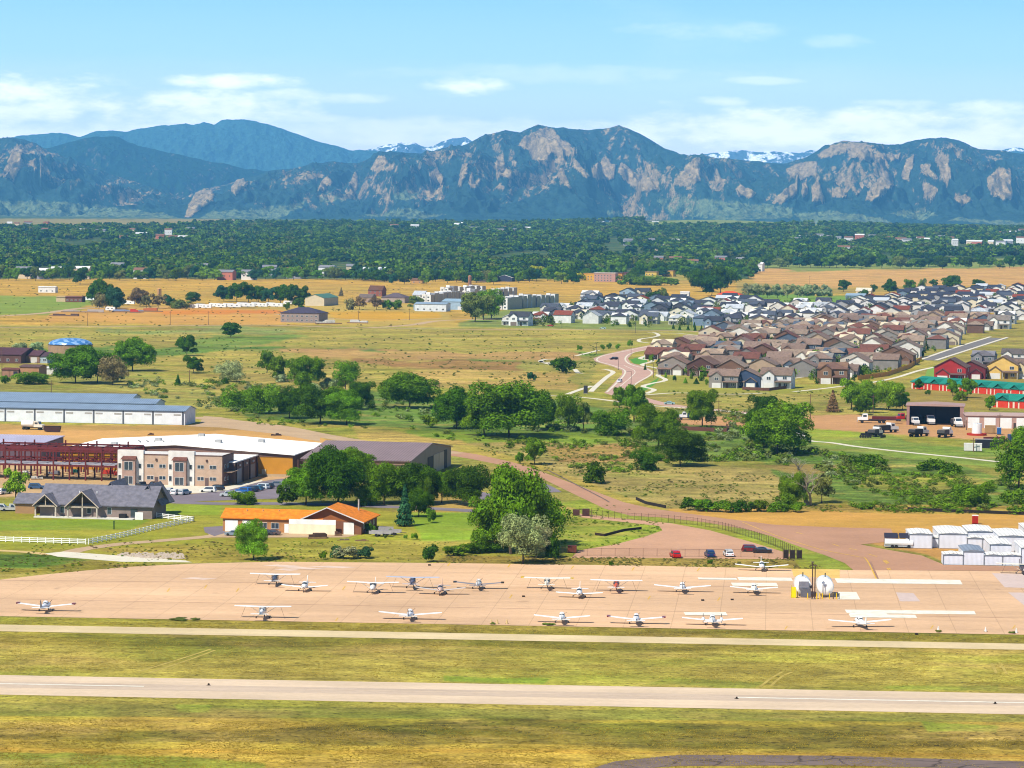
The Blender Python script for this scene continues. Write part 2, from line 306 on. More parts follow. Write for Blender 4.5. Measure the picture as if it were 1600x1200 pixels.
# the grassy hill with the school at the foot of the mountains
def bump(X, Y, cx, cy, rx, ry, h): return h*np.exp(-((X-cx)/rx)**2-((Y-cy)/ry)**2)
ZZ = ZZ + bump(XX, YY, 620, 9300, 420, 900, 22) + bump(XX, YY, -900, 9800, 700, 900, 6)
PX, PY = proj(XX, np.maximum(YY, 200), ZZ)
wx = (fbm(XX/28, YY/55, 4, 3)-.5); wy = (fbm(XX/28, YY/55, 4, 9)-.5)
base_cols = {}
gcol = np.zeros(XX.shape+(3,)); wild = np.ones(XX.shape)
gcol[:] = lin('#9C9448')
REG = [  # polygon in the photograph, colour, edge wander in pixels, wildness
 ([(-3e3,1100),(5e3,1150),(5e3,3000),(-3e3,3000)], '#BEA24A', 0, 1),
 ([(-3e3,1130),(300,1140),(700,1128),(1600,1138),(5e3,1160),(5e3,1175),(1600,1172),(900,1170),(400,1158),(-3e3,1155)], '#8E7C3A', 18, 1.2),
 ([(-3e3,1160),(600,1170),(1600,1180),(5e3,1190),(5e3,1196),(1600,1186),(600,1177),(-3e3,1168)], '#BE9A44', 8, .9),
 ([(-3e3,1168),(250,1176),(420,1185),(430,1215),(-3e3,1230)], '#98983E', 26, 1),
 ([(250,1092),(330,1095),(320,1110),(270,1110)], '#9CA244', 16, 1),
 ([(1440,1130),(1560,1134),(1560,1146),(1450,1146)], '#98A040', 16, .9),
 ([(-3e3,985),(5e3,1045),(5e3,1160),(-3e3,1060)], '#B8A852', 0, 1),
 ([(1040,1060),(1200,1066),(1180,1074),(1000,1070)], '#9E9E46', 14, .9),
 ([(1390,1070),(1560,1068),(1560,1076),(1380,1076)], '#9E9E46', 14, .9),
 ([(690,1058),(860,1060),(850,1068),(690,1066)], '#94A040', 14, .8),
 ([(-3e3,950),(5e3,990),(5e3,1045),(-3e3,985)], '#9E8E40', 0, 1),
 # far plain upwards
 ([(-3e3,560),(5e3,560),(5e3,700),(-3e3,700)], '#A8A048', 0, 1),
 ([(-3e3,505),(5e3,505),(5e3,600),(-3e3,600)], '#B6A452', 0, 1),
 ([(-3e3,434),(5e3,434),(5e3,508),(-3e3,508)], '#CFA54E', 0, .9),
 ([(-3e3,0),(5e3,0),(5e3,436),(-3e3,436)], '#4A6434', 0, 1),
 ([(-3e3,452),(120,456),(140,462),(150,475),(100,492),(-3e3,500)], '#8FA042', 4, .5),
 ([(-3e3,434),(540,436),(560,445),(300,452),(150,462),(-3e3,460)], '#D8A84C', 3, .8),
 ([(540,436),(980,440),(1200,446),(1180,466),(900,462),(560,448)], '#DAAA4E', 3, .8),
 ([(820,474),(700,510),(1140,520),(1180,470)], '#8F9850', 2, .8),
 ([(400,472),(640,475),(700,490),(720,512),(400,505)], '#C9AA58', 4, .5),
 ([(90,484),(250,480),(380,482),(480,492),(430,508),(200,506),(60,502)], '#D9A458', 4, .4),
 ([(225,486),(300,484),(380,485),(360,491),(260,493)], '#DD8E3E', 3, .3),
 ([(330,484),(420,484),(470,488),(380,490)], '#DD8A40', 2, .3),
 ([(500,486),(690,488),(690,497),(560,502),(520,496)], '#D9A63E', 3, .4),
 ([(1160,420),(1640,416),(2400,416),(2400,450),(1640,447),(1480,446),(1260,449),(1180,442)], '#DCA966', 2, .6),
 ([(1150,440),(1300,450),(1480,448),(1640,446),(2400,452),(2400,456),(1600,452),(1150,462)], '#B89C50', 3, .8),
 ([(1150,458),(1300,462),(1370,462),(1350,474),(1290,478),(1180,472)], '#80A040', 3, .5),
 # mid meadow streaks
 ([(150,516),(330,512),(480,514),(420,522),(200,524)], '#9AA05A', 8, 1),
 ([(300,530),(460,522),(480,530),(350,543),(240,552),(300,540)], '#7F9440', 9, .9),
 ([(60,546),(300,544),(430,540),(440,546),(250,556),(80,560)], '#6E8A38', 8, .9),
 ([(500,543),(640,548),(700,548),(690,556),(520,552)], '#6F8A3C', 7, .9),
 ([(700,556),(900,548),(960,552),(900,562),(740,566)], '#7A923E', 8, .9),
 ([(800,560),(930,556),(930,600),(880,612),(760,605)], '#A0984C', 8, .9),
 ([(420,545),(900,550),(900,560),(500,562)], '#C49C62', 9, .8),
 ([(540,560),(800,568),(820,580),(600,575)], '#A8804E', 10, .8),
 ([(620,578),(900,582),(900,612),(640,600)], '#C8A860', 8, .9),
 ([(-3e3,560),(200,575),(320,600),(500,625),(330,640),(-3e3,618)], '#A89E52', 7, 1),
 ([(330,575),(420,570),(600,590),(560,615),(330,620)], '#B8A458', 9, 1),
 ([(1040,575),(1250,612),(1330,606),(1330,622),(1010,640),(990,612),(1010,590)], '#A7A24C', 2, .5),
 ([(960,618),(1400,612),(1440,600),(1640,640),(1640,655),(1200,650),(960,640)], '#A89A50', 5, 1),
 ([(1480,500),(1640,485),(2400,480),(2400,560),(1540,575),(1440,585),(1430,565)], '#AC9C50', 4, .9),
 ([(1470,590),(1400,612),(1400,640),(2400,650),(2400,590)], '#A6904C', 2, .6),
 # creek, shrubs
 ([(330,620),(560,612),(700,620),(1000,655),(1060,690),(1010,745),(980,700),(850,700),(760,690),(640,668),(480,662),(380,652)], '#768C3E', 9, 1.1),
 ([(560,630),(800,620),(960,640),(900,668),(700,655),(590,660)], '#7E9846', 8, 1),
 ([(640,672),(980,676),(1000,690),(900,694),(720,700),(640,690)], '#889C3A', 6, 1),
 ([(730,695),(1000,690),(1020,720),(1260,740),(1240,790),(1050,795),(960,775),(840,725)], '#AF9C5C', 8, 1),
 ([(850,702),(960,692),(1000,700),(980,720),(880,722)], '#AE8C54', 8, 1),
 ([(1050,640),(1230,650),(1330,700),(1500,730),(1640,770),(1640,806),(1380,796),(1240,768),(1180,720),(1080,722),(1050,690)], '#788E3E', 9, 1.2),
 ([(1170,725),(1300,722),(1340,735),(1240,742)], '#B09858', 7, 1),
 ([(1260,672),(1350,668),(1420,690),(1600,708),(2400,720),(2400,750),(1600,738),(1400,715),(1270,700)], '#8A9C46', 6, .8),
 ([(1260,665),(1345,664),(1350,680),(1270,688)], '#9CA83E', 4, .7),
 ([(1330,740),(1500,742),(1560,760),(1420,768),(1340,760)], '#A09A48', 9, 1),
 ([(560,664),(720,690),(790,712),(700,712),(560,690)], '#BFA45A', 8, 1),
 ([(710,704),(850,735),(960,780),(990,792),(1060,800),(960,770),(850,728),(740,700)], '#B8A250', 4, .8),
 # yards and dirt
 ([(-3e3,654),(300,664),(440,672),(530,690),(500,706),(-3e3,706)], '#DCA968', 4, .25),
 ([(-3e3,660),(200,664),(420,668),(440,674),(200,672),(-3e3,668)], '#C49A5C', 4, .5),
 ([(-3e3,706),(500,706),(520,745),(400,770),(250,775),(-3e3,790)], '#D2AE84', 2, .25),
 ([(1010,652),(1340,648),(1440,660),(2400,668),(2400,690),(1560,690),(1300,672),(1080,664)], '#D09E70', 3, .3),
 ([(1040,795),(1260,792),(1400,792),(2400,812),(2400,845),(1420,850),(1330,832),(1160,818),(1060,806)], '#D6A458', 3, .35),
 ([(1200,790),(1420,788),(2400,806),(2400,812),(1380,802),(1220,800)], '#B79A4C', 5, 1.1),
 ([(1330,832),(1640,840),(2400,850),(2400,884),(1480,884),(1450,866),(1360,850)], '#CE9C5C', 4, .5),
 # lawns by the house and the orange roofed building
 ([(-3e3,790),(60,800),(240,775),(430,782),(620,800),(720,795),(740,850),(700,880),(430,878),(250,880),(-3e3,920)], '#A8A240', 3, .6),
 ([(-3e3,808),(240,812),(210,826),(60,828),(-3e3,826)], '#8AA038', 4, .5),
 ([(245,785),(350,790),(345,805),(250,805)], '#9AAA3C', 4, .5),
 ([(640,800),(740,800),(745,846),(660,850)], '#92A83A', 5, .6),
 ([(400,846),(720,846),(700,880),(440,880)], '#AEA248', 6, .9),
 ([(150,860),(400,842),(390,876),(310,880)], '#A59642', 5, .9),
 ([(-3e3,862),(100,872),(240,884),(120,896),(-3e3,930)], '#968A3A', 6, 1),
 ([(-3e3,860),(60,868),(150,876),(60,890),(-3e3,892)], '#6F8434', 7, 1),
 ([(740,850),(900,840),(1040,810),(1180,825),(1320,872),(1335,892),(1240,889),(900,882),(700,880),(720,862)], '#9FA03E', 4, .8),
 ([(700,868),(900,870),(1240,872),(1250,890),(900,884),(680,880)], '#A8924A', 3, 1.1),
 ([(1130,812),(1180,818),(1300,862),(1335,892),(1300,892),(1230,862),(1150,832)], '#98A240', 2, .7),
 ([(850,790),(930,775),(960,790),(1050,815),(1000,850),(880,850)], '#9AA23E', 5, .8),
 ([(640,762),(800,770),(900,795),(860,802),(640,800)], '#BE9E58', 3, .5),
 # far belt clearings
 ([(-3e3,352),(290,352),(260,362),(-3e3,366)], '#A79C72', 3, .4),
 ([(-3e3,340),(340,342),(560,348),(400,353),(-3e3,356)], '#A0925E', 2, .4),
 ([(240,370),(262,368),(275,378),(240,378)], '#A0A04E', 3, .4),
 ([(615,350),(628,349),(628,356),(615,356)], '#B8A250', 2, .4),
 ([(1000,348),(1120,340),(1270,344),(1290,356),(1150,356),(1020,356)], '#8F9A56', 3, .5),
 ([(1190,402),(1300,410),(1640,402),(1640,416),(1250,424),(1190,418)], '#8F9A4A', 4, .6),
 ([(1010,430),(1080,426),(1100,436),(1050,442),(1010,440)], '#B7A552', 4, .5),
]
for poly, hx, wander, wl in REG:
    if wander: m = inpoly(PX + wx*wander*5.0, PY + wy*wander*1.6, poly)
    else: m = inpoly(PX, PY, poly)
    gcol[m] = lin(hx); wild[m] = wl
for _ in range(2):
    gcol[1:-1, 1:-1] = (gcol[1:-1, 1:-1]*2 + gcol[:-2, 1:-1] + gcol[2:, 1:-1] + gcol[1:-1, :-2] + gcol[1:-1, 2:])/6
    wild[1:-1, 1:-1] = (wild[1:-1, 1:-1]*2 + wild[:-2, 1:-1] + wild[2:, 1:-1] + wild[1:-1, :-2] + wild[1:-1, 2:])/6
gcol *= ALB
nR, nC = XX.shape
idx = np.arange(nR*nC).reshape(nR, nC)
Q = np.stack([idx[:-1,:-1], idx[:-1,1:], idx[1:,1:], idx[1:,:-1]], -1).reshape(-1, 4)
gme = mesh_np("ground", np.stack([XX, YY, ZZ], -1).reshape(-1, 3), Q)
ca = gme.color_attributes.new("land", 'FLOAT_COLOR', 'POINT')
ca.data.foreach_set("color", np.concatenate([gcol.reshape(-1, 3), wild.reshape(-1, 1)], 1).astype(np.float32).ravel())
def ground_mat():
    m, t, b = newmat("grassland")
    at = nd(t, 'ShaderNodeAttribute', attribute_name="land"); g = nd(t, 'ShaderNodeNewGeometry')
    def nz(sc, det, rough=.5, mpv=(1,1,1)):
        mm = nd(t, 'ShaderNodeMapping'); mm.inputs['Scale'].default_value = mpv; t.links.new(g.outputs['Position'], mm.inputs[0])
        n = nd(t, 'ShaderNodeTexNoise'); n.inputs['Scale'].default_value = sc; n.inputs['Detail'].default_value = det; n.inputs['Roughness'].default_value = rough
        t.links.new(mm.outputs[0], n.inputs['Vector']); return n.outputs[0]
    def rng_(src, a, b_, c, d):
        r = mr(t, a, b_, c, d, False); t.links.new(src, r.inputs[0]); return r.outputs[0]
    broad = rng_(nz(.022, 5, .6, (.7,1,1)), .36, .64, .70, 1.26)
    mid = rng_(nz(.16, 6, .65), .34, .66, .66, 1.30)
    fine = rng_(nz(1.3, 4, .7), .32, .68, .66, 1.3)
    spot = rng_(nz(.75, 3, .6), .56, .68, 1.0, .42)
    strk = rng_(nz(.35, 5, .65, (.10, 1, 1)), .36, .66, .82, 1.16)
    v = mth(t, 'MULTIPLY', mth(t, 'MULTIPLY', broad, mth(t, 'MULTIPLY', mid, strk)), mth(t, 'MULTIPLY', fine, spot))
    # wildness scales the variation
    dv = mth(t, 'MULTIPLY', mth(t, 'SUBTRACT', v, 1.0), at.outputs['Alpha']); v2 = mth(t, 'ADD', dv, 1.0)
    hue = rng_(nz(.035, 5, .6, (.6,1,1)), .44, .64, 0, .6); hue = mth(t, 'MULTIPLY', hue, at.outputs['Alpha'])
    gm = nd(t, 'ShaderNodeMix', data_type='RGBA', blend_type='MULTIPLY'); t.links.new(hue, gm.inputs[0]); t.links.new(at.outputs['Color'], gm.inputs[6]); gm.inputs[7].default_value = (.62, .90, .44, 1)
    dry = rng_(nz(.06, 5, .6, (.5,1,1)), .52, .68, 0, .55); dry = mth(t, 'MULTIPLY', dry, at.outputs['Alpha'])
    dm = nd(t, 'ShaderNodeMix', data_type='RGBA', blend_type='MIX'); t.links.new(dry, dm.inputs[0]); t.links.new(gm.outputs[2], dm.inputs[6]); dm.inputs[7].default_value = C('#C4A660')
    mx = nd(t, 'ShaderNodeMix', data_type='RGBA', blend_type='MULTIPLY'); mx.inputs[0].default_value = 1
    t.links.new(dm.outputs[2], mx.inputs[6]); t.links.new(v2, mx.inputs[7]); t.links.new(mx.outputs[2], b.inputs['Base Color'])
    b.inputs['Roughness'].default_value = .95; b.inputs['Specular IOR Level'].default_value = .1
    bp = nd(t, 'ShaderNodeBump'); bp.inputs['Strength'].default_value = .6; bp.inputs['Distance'].default_value = .5
    t.links.new(nz(.9, 4, .6), bp.inputs['Height']); t.links.new(bp.outputs[0], b.inputs['Normal'])
    return m
tag(link("ground", gme, ground_mat()), kind='structure')

# ------------------------------------------------------------------ pavements
def sheet(name, px, mat, z=.03, kind='structure', closed=True, label=None, cat=None, group=None):
    pts = [G(*p) for p in px]; mb = MB(); n = len(pts)
    me = bpy.data.meshes.new(name)
    import bmesh
    bm = bmesh.new(); vs = [bm.verts.new((p.x, p.y, p.z+z)) for p in pts]; f = bm.faces.new(vs)
    bmesh.ops.recalc_face_normals(bm, faces=[f]); f.normal_update()
    if f.normal.z < 0: f.normal_flip()
    bmesh.ops.triangulate(bm, faces=[f]); bm.to_mesh(me); bm.free()
    o = link(name, me, mat); tag(o, label, cat, group, kind); return o
def ribbon(name, pts, w, mat, z=.03, px=True, taper=None, smooth=True):
    P = [G(*p) for p in pts] if px else [Vector(p) for p in pts]
    if smooth and len(P) > 2:
        Q = []
        E = [P[0]*2-P[1]] + P + [P[-1]*2-P[-2]]
        for i in range(1, len(E)-2):
            a, b, c, d = E[i-1:i+3]
            for k in range(6):
                s = k/6; Q.append(.5*((2*b)+(c-a)*s+(2*a-5*b+4*c-d)*s*s+(3*b-a-3*c+d)*s**3))
        P = Q+[P[-1]]
    V = []; Fq = []
    for i, p in enumerate(P):
        d = (P[min(i+1, len(P)-1)]-P[max(i-1, 0)]); d.z = 0; d.normalize(); nrm = Vector((-d.y, d.x, 0))*(w/2)
        V += [(p.x+nrm.x, p.y+nrm.y, p.z+z), (p.x-nrm.x, p.y-nrm.y, p.z+z)]
        if i: k = 2*i; Fq.append((k-2, k-1, k+1, k))
    me = mesh_np(name, V, Fq); o = link(name, me, mat); tag(o, kind='structure'); return o
M_APRON = pave("weathered_concrete", '#EEC6A0', .12, .03, .7, streak=.08, joints=True)
M_TAXI = pave("pale_taxiway", '#E6D0A6', .12, .08, streak=.08)
M_RUN = pave("runway_concrete", '#EAD2B6', .10, .06, streak=.12)
M_ROAD = pave("brown_asphalt", '#C09478', .13, .05)
M_PINK = pave("pinkish_road", '#CDA898', .08, .05)
M_ASPH = pave("grey_asphalt", '#8A8088', .12, .08)
M_DARK = pave("dark_asphalt", '#80706A', .2, .1, 1.2, cracks=(.09, .02, .35))
M_GRAV = pave("gravel_track", '#C9AC8A', .12, .1)
M_CONC = pave("pale_concrete", '#E8E0CC', .06, .1)
M_WHITE = pave("worn_white_paint", '#F6F2E2', .16, .5)
M_YEL = pave("worn_yellow_paint", '#E8BE50', .15, .4)
M_SEAM = pave("dark_seam", '#A8826E', .2, .3)
apron_edge = [(-420,950),(-120,925),(0,906),(60,899),(130,892),(200,886),(300,881),(420,878),(700,880),(1000,884),(1334,891),(1480,892),(1600,893),(2100,899)]
sheet("apron_pavement", apron_edge+[(2100,1002),(1600,992),(800,977.5),(0,963),(-420,955)], M_APRON, .04)
sheet("taxiway", [(-500,966),(0,976),(1600,1006),(2200,1017),(2200,1027),(1600,1015.5),(0,986.5),(-500,977)], M_TAXI, .03)
sheet("runway", [(-500,1046),(0,1055),(1600,1084),(2200,1095),(2200,1128),(1600,1116.5),(0,1085.5),(-500,1075)], M_RUN, .03)
def stripe(name, a, b, w, mat, z): return ribbon(name, [a, b], w, mat, z, smooth=False)
M_RUNMID = pave("runway_rubber_wear", '#DCC6B0', .14, .04, streak=.14)
stripe("runway_rubber", (-400,1062.5), (2000,1106), 6.0, M_RUNMID, .04)
for a, b in ((-200, 225), (1150, 1610)): stripe("runway_centreline", (a, 1067.7+a*.01865+ .9), (b, 1067.7+b*.01865+ .9), .8, M_WHITE, .055)
for a, b in ((480, 1080),): stripe("runway_centreline", (a, 1068.6+a*.01865), (b, 1068.6+b*.01865), .35, M_RUN, .055)
sheet("old_asphalt_road", [(905,1207),(960,1190),(1060,1179.5),(1300,1181),(1600,1190),(2200,1207),(2200,1216),(1600,1203),(1300,1196),(1060,1197),(960,1204),(925,1212)], M_DARK, .03)
# apron joints and markings
for a, b, w in (((0,893+14),(1600,921),.25), ((0,936),(1600,966),.3), ((360,888),(1600,911),.2)): stripe("pavement_seam", a, b, w, M_SEAM, .05)
def band(x0, x1, y0, y1, s=.012):
    return [(x0, y0), (x1, y0+(x1-x0)*s), (x1+(y1-y0)*.6, y1+(x1-x0)*s), (x0+(y1-y0)*.6, y1)]
for q in (band(1152,1236,902,907), band(1304,1500,904,911,.013), band(1320,1522,953,958.5,.010), band(1326,1385,957,961.5), band(1326,1430,960,965), band(1142,1213,911,916,.004), band(1068,1134,957,962,.004), band(1090,1150,903,906)):
    MKZ = globals().get("MKZ", .055)+.006; sheet("apron_marking", q, M_WHITE, MKZ)
sheet("concrete_pad", [(1310,925),(1338,925.4),(1344,937),(1309,937)], M_WHITE, .06)
M_PALE = pave("pale_slab", '#D9C4BC', .05, .1)
sheet("pale_patch", [(1400,926),(1427,927),(1438,940),(1406,940)], M_PALE, .055)
sheet("pale_patch", [(1575,926),(1640,927),(1660,946),(1600,946)], M_PALE, .055)
sheet("pale_patch", [(1550,896),(1600,897),(1640,920),(1570,918)], M_PALE, .055)
M_SCUFF = pave("scuffed_concrete", '#ECD2C0', .16, .2)
for (x, y, w) in ((440,884,30),(456,886,24),(475,888,34),(448,890,20),(310,904,30),(520,886,40)):
    sheet("pale_scuff", [(x-w,y),(x-w*.2,y-1.6),(x+w,y+.6),(x+w*.3,y+2.2)], M_SCUFF, .050+.0011*w-.00005*x)
for (x, y) in ((262,922),(320,917),(370,922),(536,919),(797,932),(1013,934),(1122,936),(525,968),(1227,981),(1455,980),(1583,980),(700,882),(794,884),(893,887),(988,889),(1090,890)):
    sheet("yellow_tie_down_mark", [(x-1.5,y+2.6),(x+2.5,y-2.6),(x+4,y-2.2),(x,y+3)], M_YEL, .057)
# taxi road to the hangars
sheet("taxi_road", [(1334,891.5),(1320,880),(1290,868),(1245,853),(1205,838),(1160,826),(1100,816),(1040,809),(985,806),(945,795),(905,776),(880,764),(848,748),(820,738),(780,726),(740,718),(705,712),(705,704),(745,710),(800,722),(836,733),(880,750),(930,768),(975,785),(1020,795),(1065,801),(1130,810),(1210,820),(1300,824),(1392,826),(1400,845),(1345,851),(1380,858),(1440,868),(1476,883),(1600,885),(2100,893),(2100,898.6),(1600,892.6),(1480,891.6)], M_ROAD, .03)
ribbon("taxi_road_line", [(1160,816),(1210,836),(1280,858),(1340,870),(1354,875),(1371,908)], .28, M_YEL, .062)
for a, b in (((1244,832),(1256,835)),((1300,850),(1312,854)),((1327,857),(1340,860)),((1357,866),(1370,870))): stripe("taxi_road_dash", a, b, .28, M_YEL, .06)
for a, b in (((1380,876),(1386,881)),((1383,875.5),(1389,880.5)),((1386,888),(1389,891)),((1389,888),(1392,891))): stripe("hold_line_mark", a, b, .3, M_YEL, .062)
stripe("pavement_seam", (1360,878), (1373,908), .5, M_SEAM, .061)
ribbon("access_road", [(300,652),(380,660),(440,668),(500,680),(560,690),(640,700),(712,709)], 9, M_GRAV, .04)
sheet("gravel_yard", [(312,662),(318,650),(345,652),(430,667),(500,680),(500,690),(430,678),(345,668),(290,666)], M_GRAV, .03)
sheet("office_car_park", [(236,770),(300,772),(352,767),(410,752),(440,748),(470,748),(470,775),(436,779),(240,786)], M_ASPH, .045)
sheet("office_forecourt", [(185,755),(350,761),(410,750),(410,753),(352,768),(300,771),(230,768),(190,765)], M_CONC, .03)
ribbon("estate_road", [(120,776),(240,783),(340,787),(440,787),(560,790),(700,796),(760,800)], 7, M_ASPH, .035)
ribbon("estate_road_spur", [(640,762),(730,768),(800,790),(860,800)], 7, M_ASPH, .035)
sheet("side_asphalt", [(846,753),(866,762),(878,769),(850,770),(838,762)], M_ASPH, .045)
sheet("gravel_car_park", [(892,872),(905,860),(960,851),(1010,838),(1035,829),(1030,822),(905,808),(900,802),(950,808),(1050,818),(1110,829),(1170,846),(1236,866),(1230,874),(1000,872)], pave("pink_gravel", '#D2A586', .12, .08), .03)
ribbon("driveway", [(100,866),(130,858),(190,850),(250,845),(330,838),(360,832)], 4.5, M_GRAV, .035)
sheet("driveway_apron", [(318,826),(350,826),(400,830),(500,834),(560,836),(540,840),(330,840)], M_GRAV, .04)
sheet("asphalt_patch", [(318,824),(350,822),(352,833),(335,838),(320,832)], M_ASPH, .05)
sheet("concrete_walk", [(70,865),(100,862),(290,876),(300,879),(190,878),(90,870)], M_CONC, .045)
ribbon("dirt_path", [(-60,858),(30,862),(80,867)], 3, pave("sandy_path", '#D8BC80'), .04)
ribbon("creek_path", [(1248,676),(1262,688),(1300,692),(1340,698),(1420,707),(1500,715),(1565,722),(1640,728)], 3.0, M_CONC, .04)
ribbon("meadow_path", [(790,617),(850,618),(920,622),(1000,632),(1060,637),(1110,640),(1180,648)], 3, M_CONC, .04)
ribbon("county_road", [(980,617),(1020,628),(1060,635),(1120,641),(1200,648)], 8, M_PINK, .035)
sheet("winding_road", [(944,614),(958,600),(972,585),(972,579),(955,572),(930,565),(927,560),(940,555),(975,547),(1012,540),(1062,530),(1120,524),(1125,527),(1065,536),(1025,544),(990,551),(981,560),(985,567),(1012,575),(1022,580),(1020,586),(1000,597),(985,607),(983,618),(960,619)], M_PINK, .045)
for pts in ([(948,613),(962,600),(975,586),(975,578),(957,571),(933,563.5),(942,556),(975,549),(1012,541)], [(979,612),(996,598),(1015,587),(1018,581),(1008,576),(984,569),(977,560),(988,551.5),(1020,545)]): ribbon("kerb_line", pts, .9, M_CONC, .06)
ribbon("road_dash", [(965,607),(985,590),(992,580),(975,571)], .35, M_WHITE, .06)
for pts in ([(887,616),(900,611),(912,607),(925,603)], [(923,612),(930,605),(947,590),(958,582),(950,578),(942,577)], [(862,570),(845,565),(850,562),(866,561)], [(862,570),(858,567),(846,566),(847,564)], [(900,556),(925,550),(936,547)], [(898,577),(904,583),(910,583)],
            [(1014,536),(1000,534),(1000,530),(1020,527),(1029,524),(1023,520),(1012,519.5)], [(1010,615),(1022,609),(1005,604),(1015,600),(1040,594),(1028,586),(1050,581),(1025,575),(1003,570),(1020,564),(1000,560),(1020,553)], [(1010,617),(1060,614),(1140,616),(1200,614)],
            [(1240,612),(1280,608),(1320,603),(1360,598),(1400,590),(1440,578),(1490,568)], [(1030,520),(1060,521),(1080,523),(1130,528)]):
    ribbon("footpath", pts, 2.6, M_CONC, .05)
for pts, w in (([(-60,512),(200,510),(400,508),(560,512),(640,508),(690,501),(800,498)], 8), ([(560,512),(720,514.5),(900,515),(1060,517),(1130,521)], 7), ([(-60,497),(60,490),(140,481),(260,480)], 10), ([(430,491),(520,498),(600,500),(690,498)], 6)):
    ribbon("town_street", pts, w, M_GRAV, .05)
ribbon("street_asphalt", [(1448,563),(1500,546),(1560,528)], 14, pave("new_asphalt", '#85807E'), .05)
ribbon("street_kerb", [(1438,562),(1490,544),(1548,526)], 2.2, M_CONC, .06); ribbon("street_kerb", [(1462,563),(1512,547),(1574,527)], 2.2, M_CONC, .06)
ribbon("street_asphalt", [(1232,588),(1290,578),(1330,566)], 11, M_ASPH, .05)
ribbon("street_kerb", [(1236,592),(1290,583),(1335,569)], 2.2, M_CONC, .06)
sheet("roadside_lawn", [(984,562),(1006,556),(1012,565),(1005,570),(990,568)], pave("mown_lawn", '#5F9A38', .12, .2), .04)
sheet("roadside_lawn", [(990,612),(1012,600),(1030,590),(1024,600),(1006,612)], pave("mown_verge", '#5F9A38', .12, .2), .04)
sheet("street_lawn", [(1450,575),(1490,562),(1468,568),(1500,566),(1520,575),(1480,590),(1445,588)], pave("green_verge", '#86A848', .12, .2), .04)
# tyre tracks in the grass
M_TRK = pave("worn_tyre_track", '#C4B060', .2, .3)
for pts in ([(215,1050),(255,1038),(300,1024),(330,1014)], [(232,1052),(275,1038),(318,1023),(336,1016)], [(1188,1073),(1205,1060),(1222,1050)], [(1204,1072),(1222,1057),(1238,1050)], [(1550,1037),(1557,1052)], [(1563,1036),(1573,1053)]): ribbon("tyre_track", pts, .5, M_TRK, .03)
# ------------------------------------------------------------------ mountains
ROCKS = [[(807,226),(824,211),(844,200),(867,203),(878,217),(898,231),(901,243),(884,246),(864,239),(844,253),(834,248),(827,236)],
[(545,288),(554,268),(559,278),(562,295),(555,295)],[(579,265),(594,241),(603,241),(603,254),(618,265),(591,271)],[(668,271),(682,263),(692,275),(692,290),(672,287)],
[(716,290),(724,261),(732,258),(732,268),(726,278),(722,292)],[(731,285),(736,270),(741,280),(749,278),(749,293),(736,295)],[(775,278),(776,258),(785,241),(790,258),(802,270),(798,285),(790,278)],
[(773,298),(781,285),(790,297)],[(871,275),(876,261),(893,292),(888,295),(874,281)],[(891,249),(901,253),(920,275),(918,280),(898,265)],[(923,265),(945,244),(954,258),(964,258),(960,281),(945,280),(927,278)],
[(965,271),(970,254),(992,271),(1026,285),(1030,300),(1002,300),(979,287)],[(1006,246),(1019,261),(1016,268),(1006,258)],[(1051,292),(1060,271),(1080,249),(1095,248),(1094,285),(1077,288),(1060,292)],
[(1112,276),(1119,263),(1131,290),(1120,284)],[(1149,295),(1156,288),(1181,300),(1175,308),(1154,305)],[(1205,318),(1229,295),(1246,281),(1244,302),(1222,318)],[(1229,265),(1249,254),(1276,254),(1276,275),(1249,281),(1235,278)],
[(1249,298),(1259,278),(1261,302),(1254,308)],[(1266,295),(1276,281),(1289,318),(1269,318)],[(1276,241),(1296,227),(1316,223),(1357,228),(1364,241),(1408,241),(1404,251),(1364,251),(1343,251),(1323,238),(1296,244),(1283,249)],
[(1298,302),(1310,292),(1327,298),(1320,310),(1301,310)],[(1300,268),(1330,285),(1343,305),(1340,308),(1327,295)],[(1352,315),(1357,295),(1387,265),(1397,288),(1384,302),(1364,315)],[(1408,278),(1414,251),(1428,241),(1424,265),(1421,285)],
[(1438,258),(1448,258),(1472,285),(1458,281),(1438,268)],[(1458,248),(1468,239),(1480,248),(1487,278),(1478,293),(1468,275)],[(1441,288),(1448,285),(1465,298),(1458,310),(1445,307)],[(1539,281),(1563,261),(1580,265),(1581,312),(1566,314),(1546,305)],
[(0,275),(13,251),(24,228),(37,228),(34,261),(24,278)],[(64,275),(64,244),(74,261),(81,275)],[(44,255),(57,248),(59,265)],[(287,349),(294,322),(310,298),(334,295),(334,315),(317,325),(294,349)],
[(250,283),(280,268),(300,266),(324,288),(304,295),(270,292)],[(361,295),(378,268),(388,288),(368,308)],[(496,295),(510,275),(520,285),(506,298)],[(1490,308),(1510,302),(1520,312),(1500,322)]]
MEADOW = [[(1020,312),(1090,305),(1170,316),(1235,322),(1240,340),(1150,345),(1050,336)],[(1240,335),(1290,328),(1380,340),(1400,352),(1260,352)],[(1390,332),(1440,322),(1470,335),(1440,345)],[(-200,318),(60,312),(160,322),(270,336),(290,350),(-200,350)],[(300,348),(330,332),(400,325),(480,312),(470,325),(420,348)],
 [(500,305),(560,300),(530,318),(500,318)],[(560,336),(640,325),(700,336),(640,342)],[(1480,345),(1500,340),(1640,348),(1640,356)],[(950,330),(990,328),(1000,338),(950,338)],[(610,300),(650,292),(660,308),(620,312)]]
